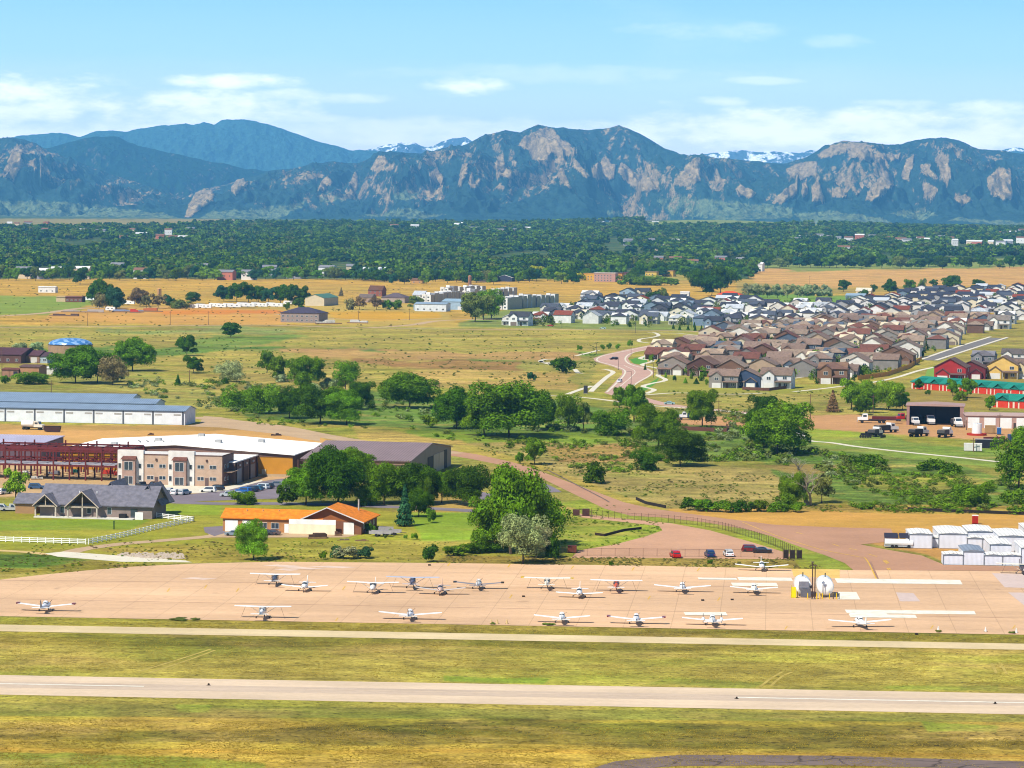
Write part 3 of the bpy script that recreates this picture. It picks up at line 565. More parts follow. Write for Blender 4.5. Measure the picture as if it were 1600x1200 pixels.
def mtn_mat(name, rock, forest, meadow, snow=None):
    m, t, b = newmat(name)
    at = nd(t, 'ShaderNodeAttribute', attribute_name="cover"); g = nd(t, 'ShaderNodeNewGeometry'); sp = nd(t, 'ShaderNodeSeparateColor'); t.links.new(at.outputs['Color'], sp.inputs[0])
    def nz(sc, det, mpv=(1,1,1), rough=.6):
        mm = nd(t, 'ShaderNodeMapping'); mm.inputs['Scale'].default_value = mpv; t.links.new(g.outputs['Position'], mm.inputs[0])
        n = nd(t, 'ShaderNodeTexNoise'); n.inputs['Scale'].default_value = sc; n.inputs['Detail'].default_value = det; n.inputs['Roughness'].default_value = rough; t.links.new(mm.outputs[0], n.inputs['Vector']); return n.outputs[0]
    def rg(src, a, b_, c, d):
        r = mr(t, a, b_, c, d, False); t.links.new(src, r.inputs[0]); return r.outputs[0]
    def mixc(f, A, B):
        q = nd(t, 'ShaderNodeMix', data_type='RGBA'); t.links.new(f, q.inputs[0])
        for s, i in ((A, 6), (B, 7)):
            if isinstance(s, tuple): q.inputs[i].default_value = s
            else: t.links.new(s, q.inputs[i])
        return q.outputs[2]
    n_f = nz(.022, 7, (1.3, .5, .8), .8)
    wig = rg(n_f, .32, .68, -.5, .5)
    trees = rg(nz(.035, 5, (1, .5, 1.2), .8), .36, .62, .5, 1.6)
    rockf = rg(mth(t, 'ADD', sp.outputs[0], wig), .42, .62, 0, 1)
    meadf = rg(mth(t, 'ADD', sp.outputs[1], wig), .42, .60, 0, 1)
    c = mixc(meadf, forest, meadow)
    rv = nd(t, 'ShaderNodeMix', data_type='RGBA', blend_type='MULTIPLY'); rv.inputs[0].default_value = 1; rv.inputs[6].default_value = rock; t.links.new(rg(nz(.012, 5, (2.2, 1, .6)), .3, .7, .72, 1.25), rv.inputs[7])
    c = mixc(rockf, c, rv.outputs[2])
    if snow:
        sf = rg(mth(t, 'ADD', sp.outputs[2], rg(nz(.004, 6, (1.6, 1, 1.2), .7), .3, .7, -.6, .6)), .5, .58, 0, 1); c = mixc(sf, c, snow)
    mm2 = nd(t, 'ShaderNodeMix', data_type='RGBA', blend_type='MULTIPLY'); mm2.inputs[0].default_value = 1; t.links.new(c, mm2.inputs[6]); t.links.new(trees, mm2.inputs[7])
    t.links.new(mm2.outputs[2], b.inputs['Base Color']); b.inputs['Roughness'].default_value = .95; b.inputs['Specular IOR Level'].default_value = 0
    return m
def range_mesh(name, prof, Yb, Yc, mat, step=1.25, rows=150, amp=90, seed=1, basez=70., rockn=.3, snow=False, expo=1.15, rocks=False, fl=380.0):
    px = np.arange(prof[0][0], prof[-1][0]+.1, step); py = np.interp(px, [p[0] for p in prof], [p[1] for p in prof])
    py = py + (fbm(px/22.0, px*0+seed, 4, seed)-.5)*5.0
    # crest in world
    dx = (px-800)/F; dy = (600-py)/F
    dX = rc.x*dx+uc.x*dy+fwd.x; dY = rc.y*dx+uc.y*dy+fwd.y; dZ = rc.z*dx+uc.z*dy+fwd.z
    r = np.concatenate([np.linspace(0, 1, rows), 1+np.linspace(.02, .5, 14)])
    R, U = np.meshgrid(r, dX/dY, indexing='ij'); Zc = np.broadcast_to(H + dZ/dY*Yc, R.shape)
    Y = Yb + (Yc-Yb)*R; X = U*Y
    hgt = (Zc-basez)
    wX = X + 500*(fbm(X/900, Y/900, 3, seed+5)-.5); wY = Y + 500*(fbm(X/900, Y/900, 3, seed+8)-.5)
    spur = 1-np.abs(2*fbm(wX/fl/1.6, wY/2600, 3, seed+2)-1)*2.2          # ridges that run down the slope
    small = 1-np.abs(2*fbm(wX/130, wY/420, 3, seed+4)-1)*2.0
    rr = np.clip(R, 0, 1)
    env = np.sin(np.pi*np.clip(rr, 0, 1)**.8)
    Z = basez + hgt*rr**expo + env*(amp*(spur-.55) + amp*.42*(small-.4)) * np.clip(hgt/400, .15, 1.2)
    fine = (fbm(X/45, Y/60, 3, seed+6)-.5)*44*np.clip(rr*6, 0, 1)*np.clip((1.0-rr)*12, .12, 1)
    Z = Z + fine
    back = R > 1; Z = np.where(back, basez+hgt*(1-(R-1)*1.6) + fine, Z)
    P, Qy = proj(X, Y, Z)
    cov = np.zeros(R.shape+(4,)); n = .55*fbm(X/220, Z/160, 4, seed+11)+.45*fbm(X/55, Z/110, 3, seed+13)
    steep = np.clip((np.abs(np.gradient(Z, axis=1))/np.maximum(np.abs(np.gradient(X, axis=1)), 1)), 0, 2)
    cov[..., 0] = np.clip(rockn*(n-.42)*9 + .16*steep, 0, .62)*np.clip((rr-.12)*5, 0, 1)
    if rocks:
        jx = (fbm(X/60, Z/60, 3, 77)-.5)*7; jy = (fbm(X/60, Z/60, 3, 78)-.5)*9
        sl = np.zeros(R.shape)
        for poly in ROCKS:
            m = inpoly(P+jx, Qy+jy, poly) & ~back; cov[m, 0] = .84; sl[m] = 1
        for poly in MEADOW:
            m = inpoly(P+jx*2, Qy+jy, poly) & ~back; cov[m, 1] = .62
        for _ in range(3): sl[1:-1, 1:-1] = (sl[1:-1, 1:-1]*2+sl[:-2, 1:-1]+sl[2:, 1:-1]+sl[1:-1, :-2]+sl[1:-1, 2:])/6
        Y = Y - sl*38; Z = Z + sl*16*(fbm(X/24, Z/90, 2, 5)-.2)
    if snow: cov[..., 2] = np.clip((rr-.35)*1.6, 0, 1)*.62*(.3+1.0*n)
    cov[..., 3] = 1
    nr, nc = R.shape; ii = np.arange(nr*nc).reshape(nr, nc); Qf = np.stack([ii[:-1,:-1], ii[:-1,1:], ii[1:,1:], ii[1:,:-1]], -1).reshape(-1, 4)
    me = mesh_np(name, np.stack([X, Y, Z], -1).reshape(-1, 3), Qf); a = me.color_attributes.new("cover", 'FLOAT_COLOR', 'POINT'); a.data.foreach_set("color", cov.astype(np.float32).ravel())
    me.polygons.foreach_set("use_smooth", np.zeros(len(me.polygons), bool))
    return tag(link(name, me, mat), kind='structure')
PROF1 = [(-300,236),(-150,226),(0,216),(20,214),(50,222),(80,238),(120,252),(170,272),(220,288),(262,300),(285,312),(300,306),(330,293),(370,282),(420,268),(480,258),(520,253),(560,256),(590,240),(610,237),(640,239),(660,240),(690,232),(715,228),(735,222),(760,210),(790,204),(812,207),(840,195),(858,197),(872,200),(900,201),(920,203),(940,200),(968,196),(985,202),(1010,215),(1040,232),(1072,245),(1100,244),(1160,250),(1230,256),(1260,245),(1290,228),(1316,220),(1350,223),(1400,226),(1430,220),(1475,214),(1500,220),(1530,234),(1570,237),(1600,240),(1750,234),(1900,240)]
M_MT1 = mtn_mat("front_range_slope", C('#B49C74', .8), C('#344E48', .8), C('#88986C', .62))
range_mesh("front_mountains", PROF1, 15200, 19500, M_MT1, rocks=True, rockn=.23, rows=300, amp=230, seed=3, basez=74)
PROF2 = [(-300,240),(0,236),(60,236),(90,227),(150,213),(165,214),(185,214),(215,228),(250,236),(290,244),(340,254),(380,264),(450,268),(540,266),(650,270)]
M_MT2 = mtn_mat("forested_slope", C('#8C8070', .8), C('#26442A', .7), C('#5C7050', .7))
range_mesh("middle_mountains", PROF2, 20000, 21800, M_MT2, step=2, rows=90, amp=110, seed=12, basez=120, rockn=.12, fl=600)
PROF3 = [(-300,226),(0,222),(25,212),(50,209),(80,208),(105,208),(125,213),(150,205),(175,204),(200,204),(245,197),(270,196),(290,192),(303,195),(318,191),(335,196),(345,189),(375,187),(400,189),(430,197),(460,207),(500,221),(545,234),(600,237),(700,241),(850,246),(1000,262),(1090,250),(1180,254),(1300,256),(1450,250),(1530,236),(1600,237),(1900,240)]
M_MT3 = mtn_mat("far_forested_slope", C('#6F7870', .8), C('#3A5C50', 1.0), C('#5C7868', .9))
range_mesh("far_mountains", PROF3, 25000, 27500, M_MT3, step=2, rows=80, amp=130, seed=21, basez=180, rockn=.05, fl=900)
PROF4 = [(500,262),(560,240),(578,232),(600,226),(620,223),(645,222),(660,227),(672,228),(690,220),(710,216),(728,215),(740,222),(780,234),(900,262),(1040,256),(1070,245),(1100,240),(1130,238),(1160,235),(1185,238),(1220,238),(1250,238),(1268,234),(1290,240),(1340,255),(1500,255),(1555,240),(1585,229),(1600,232),(1640,228),(1900,240)]
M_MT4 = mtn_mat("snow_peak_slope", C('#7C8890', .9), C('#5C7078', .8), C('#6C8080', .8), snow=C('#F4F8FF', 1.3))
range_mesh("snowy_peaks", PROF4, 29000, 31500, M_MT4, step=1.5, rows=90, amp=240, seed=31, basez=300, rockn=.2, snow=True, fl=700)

# ------------------------------------------------------------------ plants
def rand_unit(n, r=rng):
    v = r.normal(size=(n, 3)); return v/np.linalg.norm(v, axis=1)[:, None]
def leaf_quads(C0, N, s, r=rng):
    n = len(C0); a = np.cross(N, rand_unit(n, r)); a /= np.linalg.norm(a, axis=1)[:, None]+1e-9; b = np.cross(N, a)
    s = s[:, None]; e = r.uniform(.6, 1.0, (n, 1))
    V = np.stack([C0-a*s-b*s*e*.6, C0+a*s*.7-b*s*e, C0+a*s+b*s*e*.7, C0-a*s*.6+b*s*e], 1).reshape(-1, 3)
    return V, np.arange(n*4).reshape(-1, 4)
def crown_mesh(name, n, leaf, lobes, seed, shape='round', flatb=.0):
    """unit crown: radius about 1 in x,y, z from 0 to 2"""
    r = np.random.default_rng(seed)
    if shape == 'cone':
        h = r.uniform(0, 1, n)**1.35; tier = np.abs(np.sin(h*22+r.normal(0, .25, n)))
        rad = (1-h)*(.62+.38*tier)*r.uniform(.55, 1.05, n)+.02; th = r.uniform(0, 2*np.pi, n)
        P = np.stack([rad*np.cos(th), rad*np.sin(th), h*2], 1); N = np.stack([np.cos(th)*.6, np.sin(th)*.6, np.full(n, .8)], 1) + r.normal(0, .35, (n, 3))
    else:
        L = []
        for i in range(lobes):
            th = r.uniform(0, 2*np.pi); q = r.uniform(0, 1)**.55*.74; zz = r.uniform(.36, 1.55)
            if shape == 'bush': zz = r.uniform(.15, .9)
            lim = math.sqrt(max(.05, 1-((zz-.95)/1.05)**2))
            L.append((q*lim*math.cos(th)*1.15, q*lim*math.sin(th)*1.15, zz, r.uniform(.18, .40)))
        L.append((0, 0, 1.0 if shape != 'bush' else .5, .55)); L = np.array(L)
        w = L[:, 3]**2; k = r.choice(len(L), n, p=w/w.sum()); d = rand_unit(n, r)
        d[:, 2] = np.where(d[:, 2] < -.35, -d[:, 2]*r.uniform(-.5, 1, n), d[:, 2])
        d /= np.linalg.norm(d, axis=1)[:, None]
        rad = L[k, 3]*(1-np.abs(r.normal(0, .16, n)))*(1+.10*np.sin(d[:, 0]*9+k)*np.cos(d[:, 1]*8+k*2)) 
        stray = r.uniform(0, 1, n) < .06; rad = np.where(stray, rad*r.uniform(1.05, 1.28, n), rad)
        P = L[k, :3] + d*rad[:, None]; P[:, 2] = np.maximum(P[:, 2], .02); N = d + r.normal(0, .45, (n, 3))
        if shape == 'bush': P[:, 2] *= 1.35
        P[:, :2] *= 1/np.percentile(np.abs(P[:, 0]), 99)
        P[:, 2] *= 2/np.percentile(P[:, 2], 99.5)
    N /= np.linalg.norm(N, axis=1)[:, None]
    V, Qf = leaf_quads(P, N, r.uniform(.6, 1.3, n)*leaf, r)
    return mesh_np(name, V, Qf)
def trunk_mesh(name, seed, dead=False):
    r = random.Random(seed); mb = MB()
    def limb(p, d, L, rad, depth):
        q = p + d*L; mid = p+d*L*.5+Vector((r.uniform(-1, 1), r.uniform(-1, 1), r.uniform(-.3, .6)))*L*.09
        n = 7 if depth == 0 else 5
        mb.cyl(p, mid, rad, rad*.82, n); mb.cyl(mid, q, rad*.82, rad*.6, n)
        if depth < (4 if dead else 2):
            for k in range(3 if depth < 2 else 2):
                nd_ = (d + Vector((r.uniform(-1, 1), r.uniform(-1, 1), r.uniform(-.15, .6)))*(.75 if not dead else .85)).normalized()
                limb(mid + (q-mid)*r.uniform(.3, 1), nd_, L*r.uniform(.55, .85), rad*.5, depth+1)
    if dead:
        for k in range(4): limb(Vector((r.uniform(-.06, .06), r.uniform(-.06, .06), 0)), Vector((r.uniform(-.45, .45), r.uniform(-.45, .45), 1)).normalized(), .62, .05, 0)
    else: limb(Vector((0, 0, 0)), Vector((0, 0, 1)), .8, .07, 0)
    me = bpy.data.meshes.new(name); me.from_pydata(mb.v, [], mb.f); me.update(); me.materials.append(M_BARK); return me
CR = {}
for k, (nh, nm, nl) in {'round': (24000, 7500, 1100)}.items():
    CR['round_h'] = [crown_mesh("crown", nh, .027, 40, 100+i) for i in range(4)]
    CR['round_m'] = [crown_mesh("crown", nm, .046, 20, 200+i) for i in range(4)]
    CR['round_l'] = [crown_mesh("crown", nl, .105, 9, 300+i) for i in range(4)]
CR['bush_h'] = [crown_mesh("foliage", 9000, .036, 18, 400+i, 'bush') for i in range(3)]
CR['bush_m'] = [crown_mesh("foliage", 1600, .085, 9, 420+i, 'bush') for i in range(3)]
CR['bush_l'] = CR['bush_m']
CR['cone_h'] = [crown_mesh("crown", 6000, .045, 0, 500+i, 'cone') for i in range(2)]
CR['cone_m'] = [crown_mesh("crown", 1500, .085, 0, 520+i, 'cone') for i in range(2)]
CR['cone_l'] = CR['cone_m']
CR['loose_h'] = [crown_mesh("crown", 9000, .032, 30, 600+i) for i in range(2)]
CR['loose_m'] = [crown_mesh("crown", 2200, .062, 20, 620+i) for i in range(2)]
CR['loose_l'] = CR['loose_m']
for ms in CR.values():
    for me in ms:
        if not me.materials: me.materials.append(M_LEAF)
TRK = [trunk_mesh("trunk", 40+i) for i in range(3)]; DEADT = trunk_mesh("trunk", 77, True)
GREENS = {'dark': '#50741E', 'mid': '#749A2A', 'bright': '#8CB034', 'deep': '#466C26', 'silver': '#B0C084', 'olive': '#869448', 'grey': '#9A9060', 'blue': '#46704A', 'light': '#90B83A', 'yellow': '#C8C62C', 'brown': '#9A845A'}
SIZEW = {}
def plant(x, y, w, h, kind='round', hue='mid', label=None, group=None):
    """x,y: foot in the photograph; w,h: size in photograph pixels"""
    p = G(x, y); sc = p.y/F; W_ = w*sc; Hh = h*sc*1.02
    lod = 'h' if w >= 42 else ('m' if w >= 15 else 'l')
    nm = {'round': 'tree', 'loose': 'tree', 'bush': 'shrub', 'cone': 'conifer'}[kind]
    cat = {'tree': 'tree', 'shrub': 'shrub', 'conifer': 'conifer'}[nm]
    o = empty(nm, p, random.uniform(0, 6.28), label, cat, group)
    col = tuple(c*random.uniform(.9, 1.12) for c in C(GREENS[hue], .92)[:3])+(1,)
    cm = random.choice(CR[kind+'_'+lod])
    c = link('foliage' if kind == 'bush' else 'crown', cm, None, o, col)
    if kind == 'bush': c.scale = (W_/2, W_/2, Hh/2); c.location = (0, 0, -.05*Hh)
    elif kind == 'cone': c.scale = (W_/2, W_/2, Hh*.47); c.location = (0, 0, Hh*.05)
    else: c.scale = (W_/2, W_/2, Hh*.50); c.location = (0, 0, Hh*.01)
    if kind != 'bush':
        t = link('trunk', random.choice(TRK), None, o, C('#6E5C48', .8)); t.scale = (Hh*.30, Hh*.30, Hh*(.34 if kind != 'cone' else .2))
    return o
# stands of plants: (what sets the stand apart, group, [(x, foot y, w, h, kind, hue)])
HN = {'dark':'dark green','mid':'green','bright':'bright green','deep':'deep green','silver':'silvery','olive':'olive green','grey':'greyish','blue':'blue-green','light':'light green','yellow':'yellow-green','brown':'brownish'}
def stand(phrase, items):
    items = sorted(items); kinds = {}
    for it in items: kinds.setdefault((it[4], it[5]), []).append(it)
    for (k, hue), its in kinds.items():
        nm = {'round':'tree','loose':'open-crowned tree','bush':'shrub','cone':'conifer'}[k]
        for i, it in enumerate(its):
            pos = '' if len(its) == 1 else (f'{ordn(i+1)} from left of the ' if len(its) > 2 else ('left one of the two ' if i == 0 else 'right one of the two '))
            lab = f"{pos}{HN[hue]} {nm}{'s' if pos else ''} {phrase}"
            plant(*it[:4], k, hue, lab, f"{nm}s {phrase}")
r_, b_, l_, c_ = 'round', 'bush', 'loose', 'cone'
stand("by the barns and domed tank", [(118,599,84,56,r_,'mid'),(207,580,64,50,r_,'mid'),(176,602,46,44,l_,'grey'),(152,598,40,44,r_,'dark'),(52,600,60,20,b_,'mid'),(8,600,16,14,b_,'mid'),(32,551,30,16,b_,'silver'),(56,553,26,18,l_,'silver')])
stand("standing alone in the tan meadow", [(360,527,30,22,r_,'dark'),(292,556,34,31,r_,'dark'),(302,583,31,26,r_,'dark'),(278,601,13,16,c_,'deep'),(361,597,42,34,b_,'silver'),(352,600,12,10,b_,'dark'),(930,755,40,34,b_,'dark'),(882,583,36,26,b_,'dark'),(865,573,16,10,b_,'dark'),(830,595,16,14,b_,'blue')])
stand("in the left creek grove", [(417,583,24,34,r_,'mid'),(434,596,32,38,r_,'mid'),(478,612,58,52,r_,'mid'),(540,614,42,48,l_,'mid'),(515,612,32,22,b_,'silver'),(492,614,22,16,b_,'silver'),(378,642,58,38,b_,'mid'),(414,646,60,46,b_,'mid'),(452,654,50,46,r_,'dark'),(500,662,74,60,r_,'dark'),(541,664,60,52,r_,'mid'),(566,640,44,42,r_,'dark'),(520,640,40,34,r_,'mid'),(182,596,30,18,b_,'silver'),(440,597,30,12,b_,'silver')])
stand("along the creek in mid-meadow", [(640,638,90,54,r_,'mid'),(713,670,66,64,r_,'dark'),(795,683,128,84,r_,'mid'),(757,680,64,60,r_,'mid'),(842,672,56,60,r_,'dark'),(888,674,48,56,l_,'mid'),(912,672,34,42,l_,'olive'),(955,680,64,42,b_,'mid'),(968,640,26,34,r_,'mid'),(991,660,40,56,r_,'mid'),(1028,700,72,66,r_,'mid'),(1063,728,76,54,r_,'dark'),(1008,734,54,30,b_,'dark'),(835,726,38,40,r_,'mid'),(812,724,14,18,b_,'mid'),(670,668,28,20,b_,'mid'),(1098,668,52,56,r_,'mid')])
stand("by the truck yard's dirt edge", [(1192,664,50,44,r_,'dark'),(1214,710,104,78,r_,'mid'),(1190,700,56,56,r_,'dark'),(1240,668,12,16,b_,'dark')])
stand("left above the open truck shed", [(1301,644,26,34,c_,'brown'),(1330,640,38,46,r_,'bright'),(1358,645,30,34,r_,'mid'),(1352,640,44,44,r_,'bright'),(1388,641,50,44,r_,'bright'),(1410,640,24,26,r_,'bright'),(1344,648,22,24,r_,'dark')])
stand("at the right edge brush", [(1592,768,84,84,l_,'mid'),(1610,730,60,60,r_,'mid'),(1515,790,62,38,b_,'mid')])
stand("around the bare-branched tree", [(1237,790,44,50,r_,'mid'),(1228,796,30,24,b_,'mid'),(1284,786,40,44,l_,'olive')])
stand("in the low roadside hedge", [(1078,797,32,20,b_,'dark'),(1102,799,38,20,b_,'mid'),(1130,800,34,18,b_,'mid'),(1158,800,34,19,b_,'dark'),(1186,799,30,18,b_,'mid'),(1214,800,34,16,b_,'mid'),(1245,800,28,16,b_,'mid')])
stand("behind the orange-roofed building", [(478,789,72,64,r_,'mid'),(527,790,96,88,r_,'dark'),(556,752,70,50,r_,'mid'),(520,748,64,42,r_,'mid'),(600,788,74,62,r_,'mid'),(644,788,72,62,r_,'dark'),(575,790,44,34,b_,'mid'),(446,789,34,32,b_,'dark'),(382,788,44,22,b_,'mid'),(690,786,50,48,r_,'mid'),(736,790,72,60,r_,'dark'),(664,790,30,44,r_,'mid')])
stand("by the orange-roofed building's end", [(632,822,34,64,c_,'blue'),(673,817,17,24,b_,'mid'),(654,808,44,44,r_,'dark')])
stand("beside the gravel lot", [(798,866,108,134,l_,'mid'),(842,852,84,92,l_,'mid'),(770,862,72,84,r_,'mid'),(812,862,80,112,r_,'mid'),(864,872,26,40,b_,'dark'),(817,881,78,74,l_,'silver'),(838,872,48,50,r_,'silver'),(672,878,27,28,b_,'deep'),(712,868,40,16,b_,'mid'),(742,864,44,18,b_,'mid'),(772,862,46,20,b_,'mid'),(955,884,8,7,b_,'dark'),(1110,881,10,7,b_,'dark')])
stand("in the lawn by the apron's edge", [(396,875,52,60,r_,'light'),(543,873,40,20,b_,'silver'),(570,872,30,18,b_,'blue'),(505,874,13,13,b_,'mid'),(526,872,22,20,b_,'blue')])
stand("beside the grey gabled house", [(24,784,38,50,l_,'light')])
stand("by the left farmyard", [(148,472,30,34,r_,'dark'),(165,484,34,44,r_,'dark'),(182,486,30,36,r_,'blue'),(155,488,24,30,l_,'grey'),(177,482,28,26,r_,'dark'),(219,479,28,28,r_,'brown'),(229,482,20,20,l_,'grey'),(247,482,26,22,l_,'grey'),(264,481,18,20,r_,'blue'),(125,445,26,26,r_,'dark'),(303,474,22,17,r_,'dark'),(280,482,36,14,b_,'olive')])
stand("behind the parked trailers", [(350,471,24,24,r_,'blue'),(370,472,30,30,r_,'dark'),(388,472,24,26,r_,'dark'),(404,472,26,24,r_,'dark'),(420,474,22,24,r_,'blue'),(438,474,26,28,r_,'dark'),(456,476,26,30,r_,'dark'),(473,476,24,28,r_,'dark'),(467,484,22,18,r_,'dark'),(449,484,12,12,b_,'mid')])
stand("beside the white town houses", [(742,503,40,44,r_,'olive'),(768,498,46,44,r_,'mid'),(756,500,40,38,l_,'olive'),(648,483,24,20,r_,'olive'),(620,484,22,16,b_,'mid'),(588,484,26,18,l_,'brown'),(548,484,22,18,b_,'grey'),(562,484,22,20,l_,'brown'),(606,484,20,16,b_,'mid'),(533,463,10,14,c_,'brown')])
stand("above the white suburb", [(1098,456,50,34,r_,'dark'),(1126,458,40,40,r_,'dark'),(1112,462,36,30,r_,'deep'),(1138,448,34,30,r_,'mid'),(1020,470,26,16,b_,'dark'),(1036,466,18,16,b_,'olive'),(1010,446,50,16,b_,'mid'),(1040,447,40,14,b_,'mid'),(985,445,40,16,b_,'mid')])
stand("in the windbreak", [(1168+i*15.5, 465+i*.2, 20, 21, r_, 'silver') for i in range(9)])
stand("before the right gold field", [(1318,456,20,18,r_,'dark'),(1365,458,11,13,r_,'dark'),(1390,459,24,22,r_,'dark'),(1421,455,17,18,r_,'mid'),(1441,456,14,20,l_,'olive'),(1459,449,13,12,r_,'dark'),(1484,451,30,20,r_,'dark'),(1527,450,20,13,r_,'dark'),(1497,447,14,9,b_,'mid'),(1350,464,16,12,b_,'dark')])
stand("before the green-roofed storage", [(1436,609,15,16,r_,'dark'),(1450,617,10,8,b_,'dark'),(1489,619,20,26,r_,'mid'),(1512,622,26,30,r_,'mid'),(1500,626,22,14,b_,'mid'),(1546,641,17,22,r_,'mid'),(1395,612,30,14,b_,'bright')])
sap = [(1018,566,8,12),(1029,572,7,10),(1046,570,6,9),(1062,572,7,9),(1078,571,7,10),(1092,572,5,9),(1060,586,6,12),(1071,585,6,9),(1080,592,7,11),(1054,596,6,9),(1071,599,9,8),(1088,600,12,8),(1104,601,6,8),(1008,578,6,9),(1040,590,6,8),(1097,574,7,6),(1024,560,10,12),(1032,577,9,7)]
stand("beside the winding road", [(x,y,w,h+1,c_ if i % 3 else b_,'deep' if i % 2 else 'mid') for i, (x,y,w,h) in enumerate(sap)])
sap2 = [(x, y, 6, 9, c_, 'deep') for x, y in ((1052,514),(1062,516),(1075,516),(1086,517),(1096,517),(1112,518),(1122,519),(1140,519),(1085,512),(1105,513))]
stand("below the white houses", sap2 + [(x, y, 9, 9, b_, 'mid') for x, y in ((905,548),(942,547),(952,545),(965,546),(984,540))])
# bare-branched tree
o = empty("bare_tree", G(1263,790), .4, "large half-dead tree with bare pale branches above the brush", "tree")
sc_ = o.location.y/F; t_ = link("trunk", DEADT, None, o, C('#B5A48C')); t_.scale = (78*sc_*.62,)*2+(78*sc_*.5,)
o = empty("bare_shrub", G(1248,735), 2.4, "small bare grey tree in the creek brush behind the half-dead tree", "tree")
t_ = link("trunk", DEADT, None, o, C('#B5AC98')); s2 = 30*o.location.y/F; t_.scale = (s2*.7, s2*.7, s2*.45)

# far wood: front-edge trees stand as things, the mass behind is one object
fr = []
rr_ = random.Random(5)
x = -40
while x < 1640:
    if x < 560: y = 437+rr_.uniform(-2, 2)
    elif x < 900: y = 443+rr_.uniform(-4, 2)
    elif x < 1180: y = 436+rr_.uniform(-6, 6)
    else: y = 419+rr_.uniform(-3, 2)
    fr.append((x, y, rr_.uniform(15, 28), rr_.uniform(13, 22), r_, rr_.choice(['dark','dark','mid','deep','blue','mid','olive','bright'])))
    x += rr_.uniform(11, 19)
fr += [(840,434,26,18,r_,'yellow'),(905,438,20,12,b_,'yellow'),(868,436,18,12,b_,'yellow'),(28,432,16,12,r_,'yellow'),(92,430,26,18,r_,'mid')]
stand("along the far woods' edge", fr)
FOREST_GAPS = [[(240,366),(276,367),(276,380),(236,379)],[(-400,340),(330,342),(290,354),(150,356),(-400,362)],[(330,340),(430,346),(300,352)],[(1000,346),(1120,338),(1280,342),(1300,356),(1140,358),(1010,356)],[(1190,402),(1310,408),(1640,400),(1900,400),(1900,470),(1640,470),(1170,470)],[(1170,408),(1240,404),(1250,416),(1190,420)]]
def woods():
    r = np.random.default_rng(11); n = 19000
    pyv = r.uniform(349, 441, n*2); pxv = r.uniform(-420, 2020, n*2)
    ok = np.ones(len(pxv), bool)
    for poly in FOREST_GAPS: ok &= ~inpoly(pxv, pyv, poly)
    gap = fbm(pxv/60, pyv/9, 3, 41); ok &= (gap < .60) | (pyv < 372) 
    lim = np.where(pxv < 560, 434, np.where(pxv < 900, 439, np.where(pxv < 1180, 428, 416))); ok &= pyv < lim
    ok &= ~((pxv < 300) & (pyv < 354)) & ~((pxv > 300) & (pxv < 560) & (pyv < 350-(pxv-300)*0.0))
    pxv = pxv[ok][:n]; pyv = pyv[ok][:n]
    # ray to land, vectorised
    dx = (pxv-800)/F; dy = (600-pyv)/F; dX = rc.x*dx+uc.x*dy+fwd.x; dY = rc.y*dx+uc.y*dy+fwd.y; dZ = rc.z*dx+uc.z*dy+fwd.z
    lo = np.full(len(dx), 3000.); hi = np.full(len(dx), 9400.)
    for _ in range(30):
        m = (lo+hi)/2; up_ = (H+dZ/dY*m) > T(m); lo = np.where(up_, m, lo); hi = np.where(up_, hi, m)
    Yv = lo; Xv = dX/dY*Yv; Zv = T(Yv) + bump(Xv, Yv, 620, 9300, 420, 900, 22)
    protos = []
    for i in range(10):
        q = 150 if i < 5 else 70
        me = crown_mesh("t", q, .21 if i < 5 else .30, 6, 900+i); co = np.empty(len(me.vertices)*3, np.float32); me.vertices.foreach_get("co", co); protos.append(co.reshape(-1, 3)); bpy.data.meshes.remove(me)
    VV = []; CC = []
    pal = [np.array(C(GREENS[h], .56)[:3]) for h in ('dark','mid','deep','blue','olive','dark','mid','mid','light')]
    near = Yv < 5200
    for pi in range(10):
        sel = (r.integers(0, 5, len(Xv)) == pi % 5) & (near if pi < 5 else ~near) if False else None
    which = r.integers(0, 5, len(Xv)) + np.where(near, 0, 5)
    for pi in range(10):
        s = np.nonzero(which == pi)[0]
        if not len(s): continue
        P = protos[pi]; rad = r.uniform(5.0, 11.0, len(s)); hh = r.uniform(4.2, 8.0, len(s)); th = r.uniform(0, 6.28, len(s)); c, sn = np.cos(th), np.sin(th)
        x = P[None, :, 0]*c[:, None]-P[None, :, 1]*sn[:, None]; y = P[None, :, 0]*sn[:, None]+P[None, :, 1]*c[:, None]
        V = np.stack([x*rad[:, None]+Xv[s, None], y*rad[:, None]+Yv[s, None], P[None, :, 2]*hh[:, None]+Zv[s, None]], -1)
        VV.append(V.reshape(-1, 3)); k = np.array(pal)[r.integers(0, len(pal), len(s))]*r.uniform(.8, 1.2, (len(s), 1)); CC.append(np.repeat(k, len(P)//4, 0))
    V = np.concatenate(VV); me = mesh_np("distant_woodland", V, np.arange(len(V)).reshape(-1, 4))
    a = me.color_attributes.new("leafc", 'FLOAT_COLOR', 'POINT'); cc = np.repeat(np.concatenate(CC), 4, 0); a.data.foreach_set("color", np.concatenate([cc, np.ones((len(cc), 1))], 1).astype(np.float32).ravel())
    m, t, b = newmat("woodland_foliage"); at = nd(t, 'ShaderNodeAttribute', attribute_name="leafc")
    df = nd(t, 'ShaderNodeBsdfDiffuse'); t.links.new(at.outputs['Color'], df.inputs[0]); t.nodes.remove(b); t.links.new(df.outputs[0], t.nodes['Material Output'].inputs[0])
    tag(link("distant_woodland", me, m), "dark green mass of trees covering the far plain below the mountains", "woodland", kind='stuff')
    return m
M_WOOD = woods()
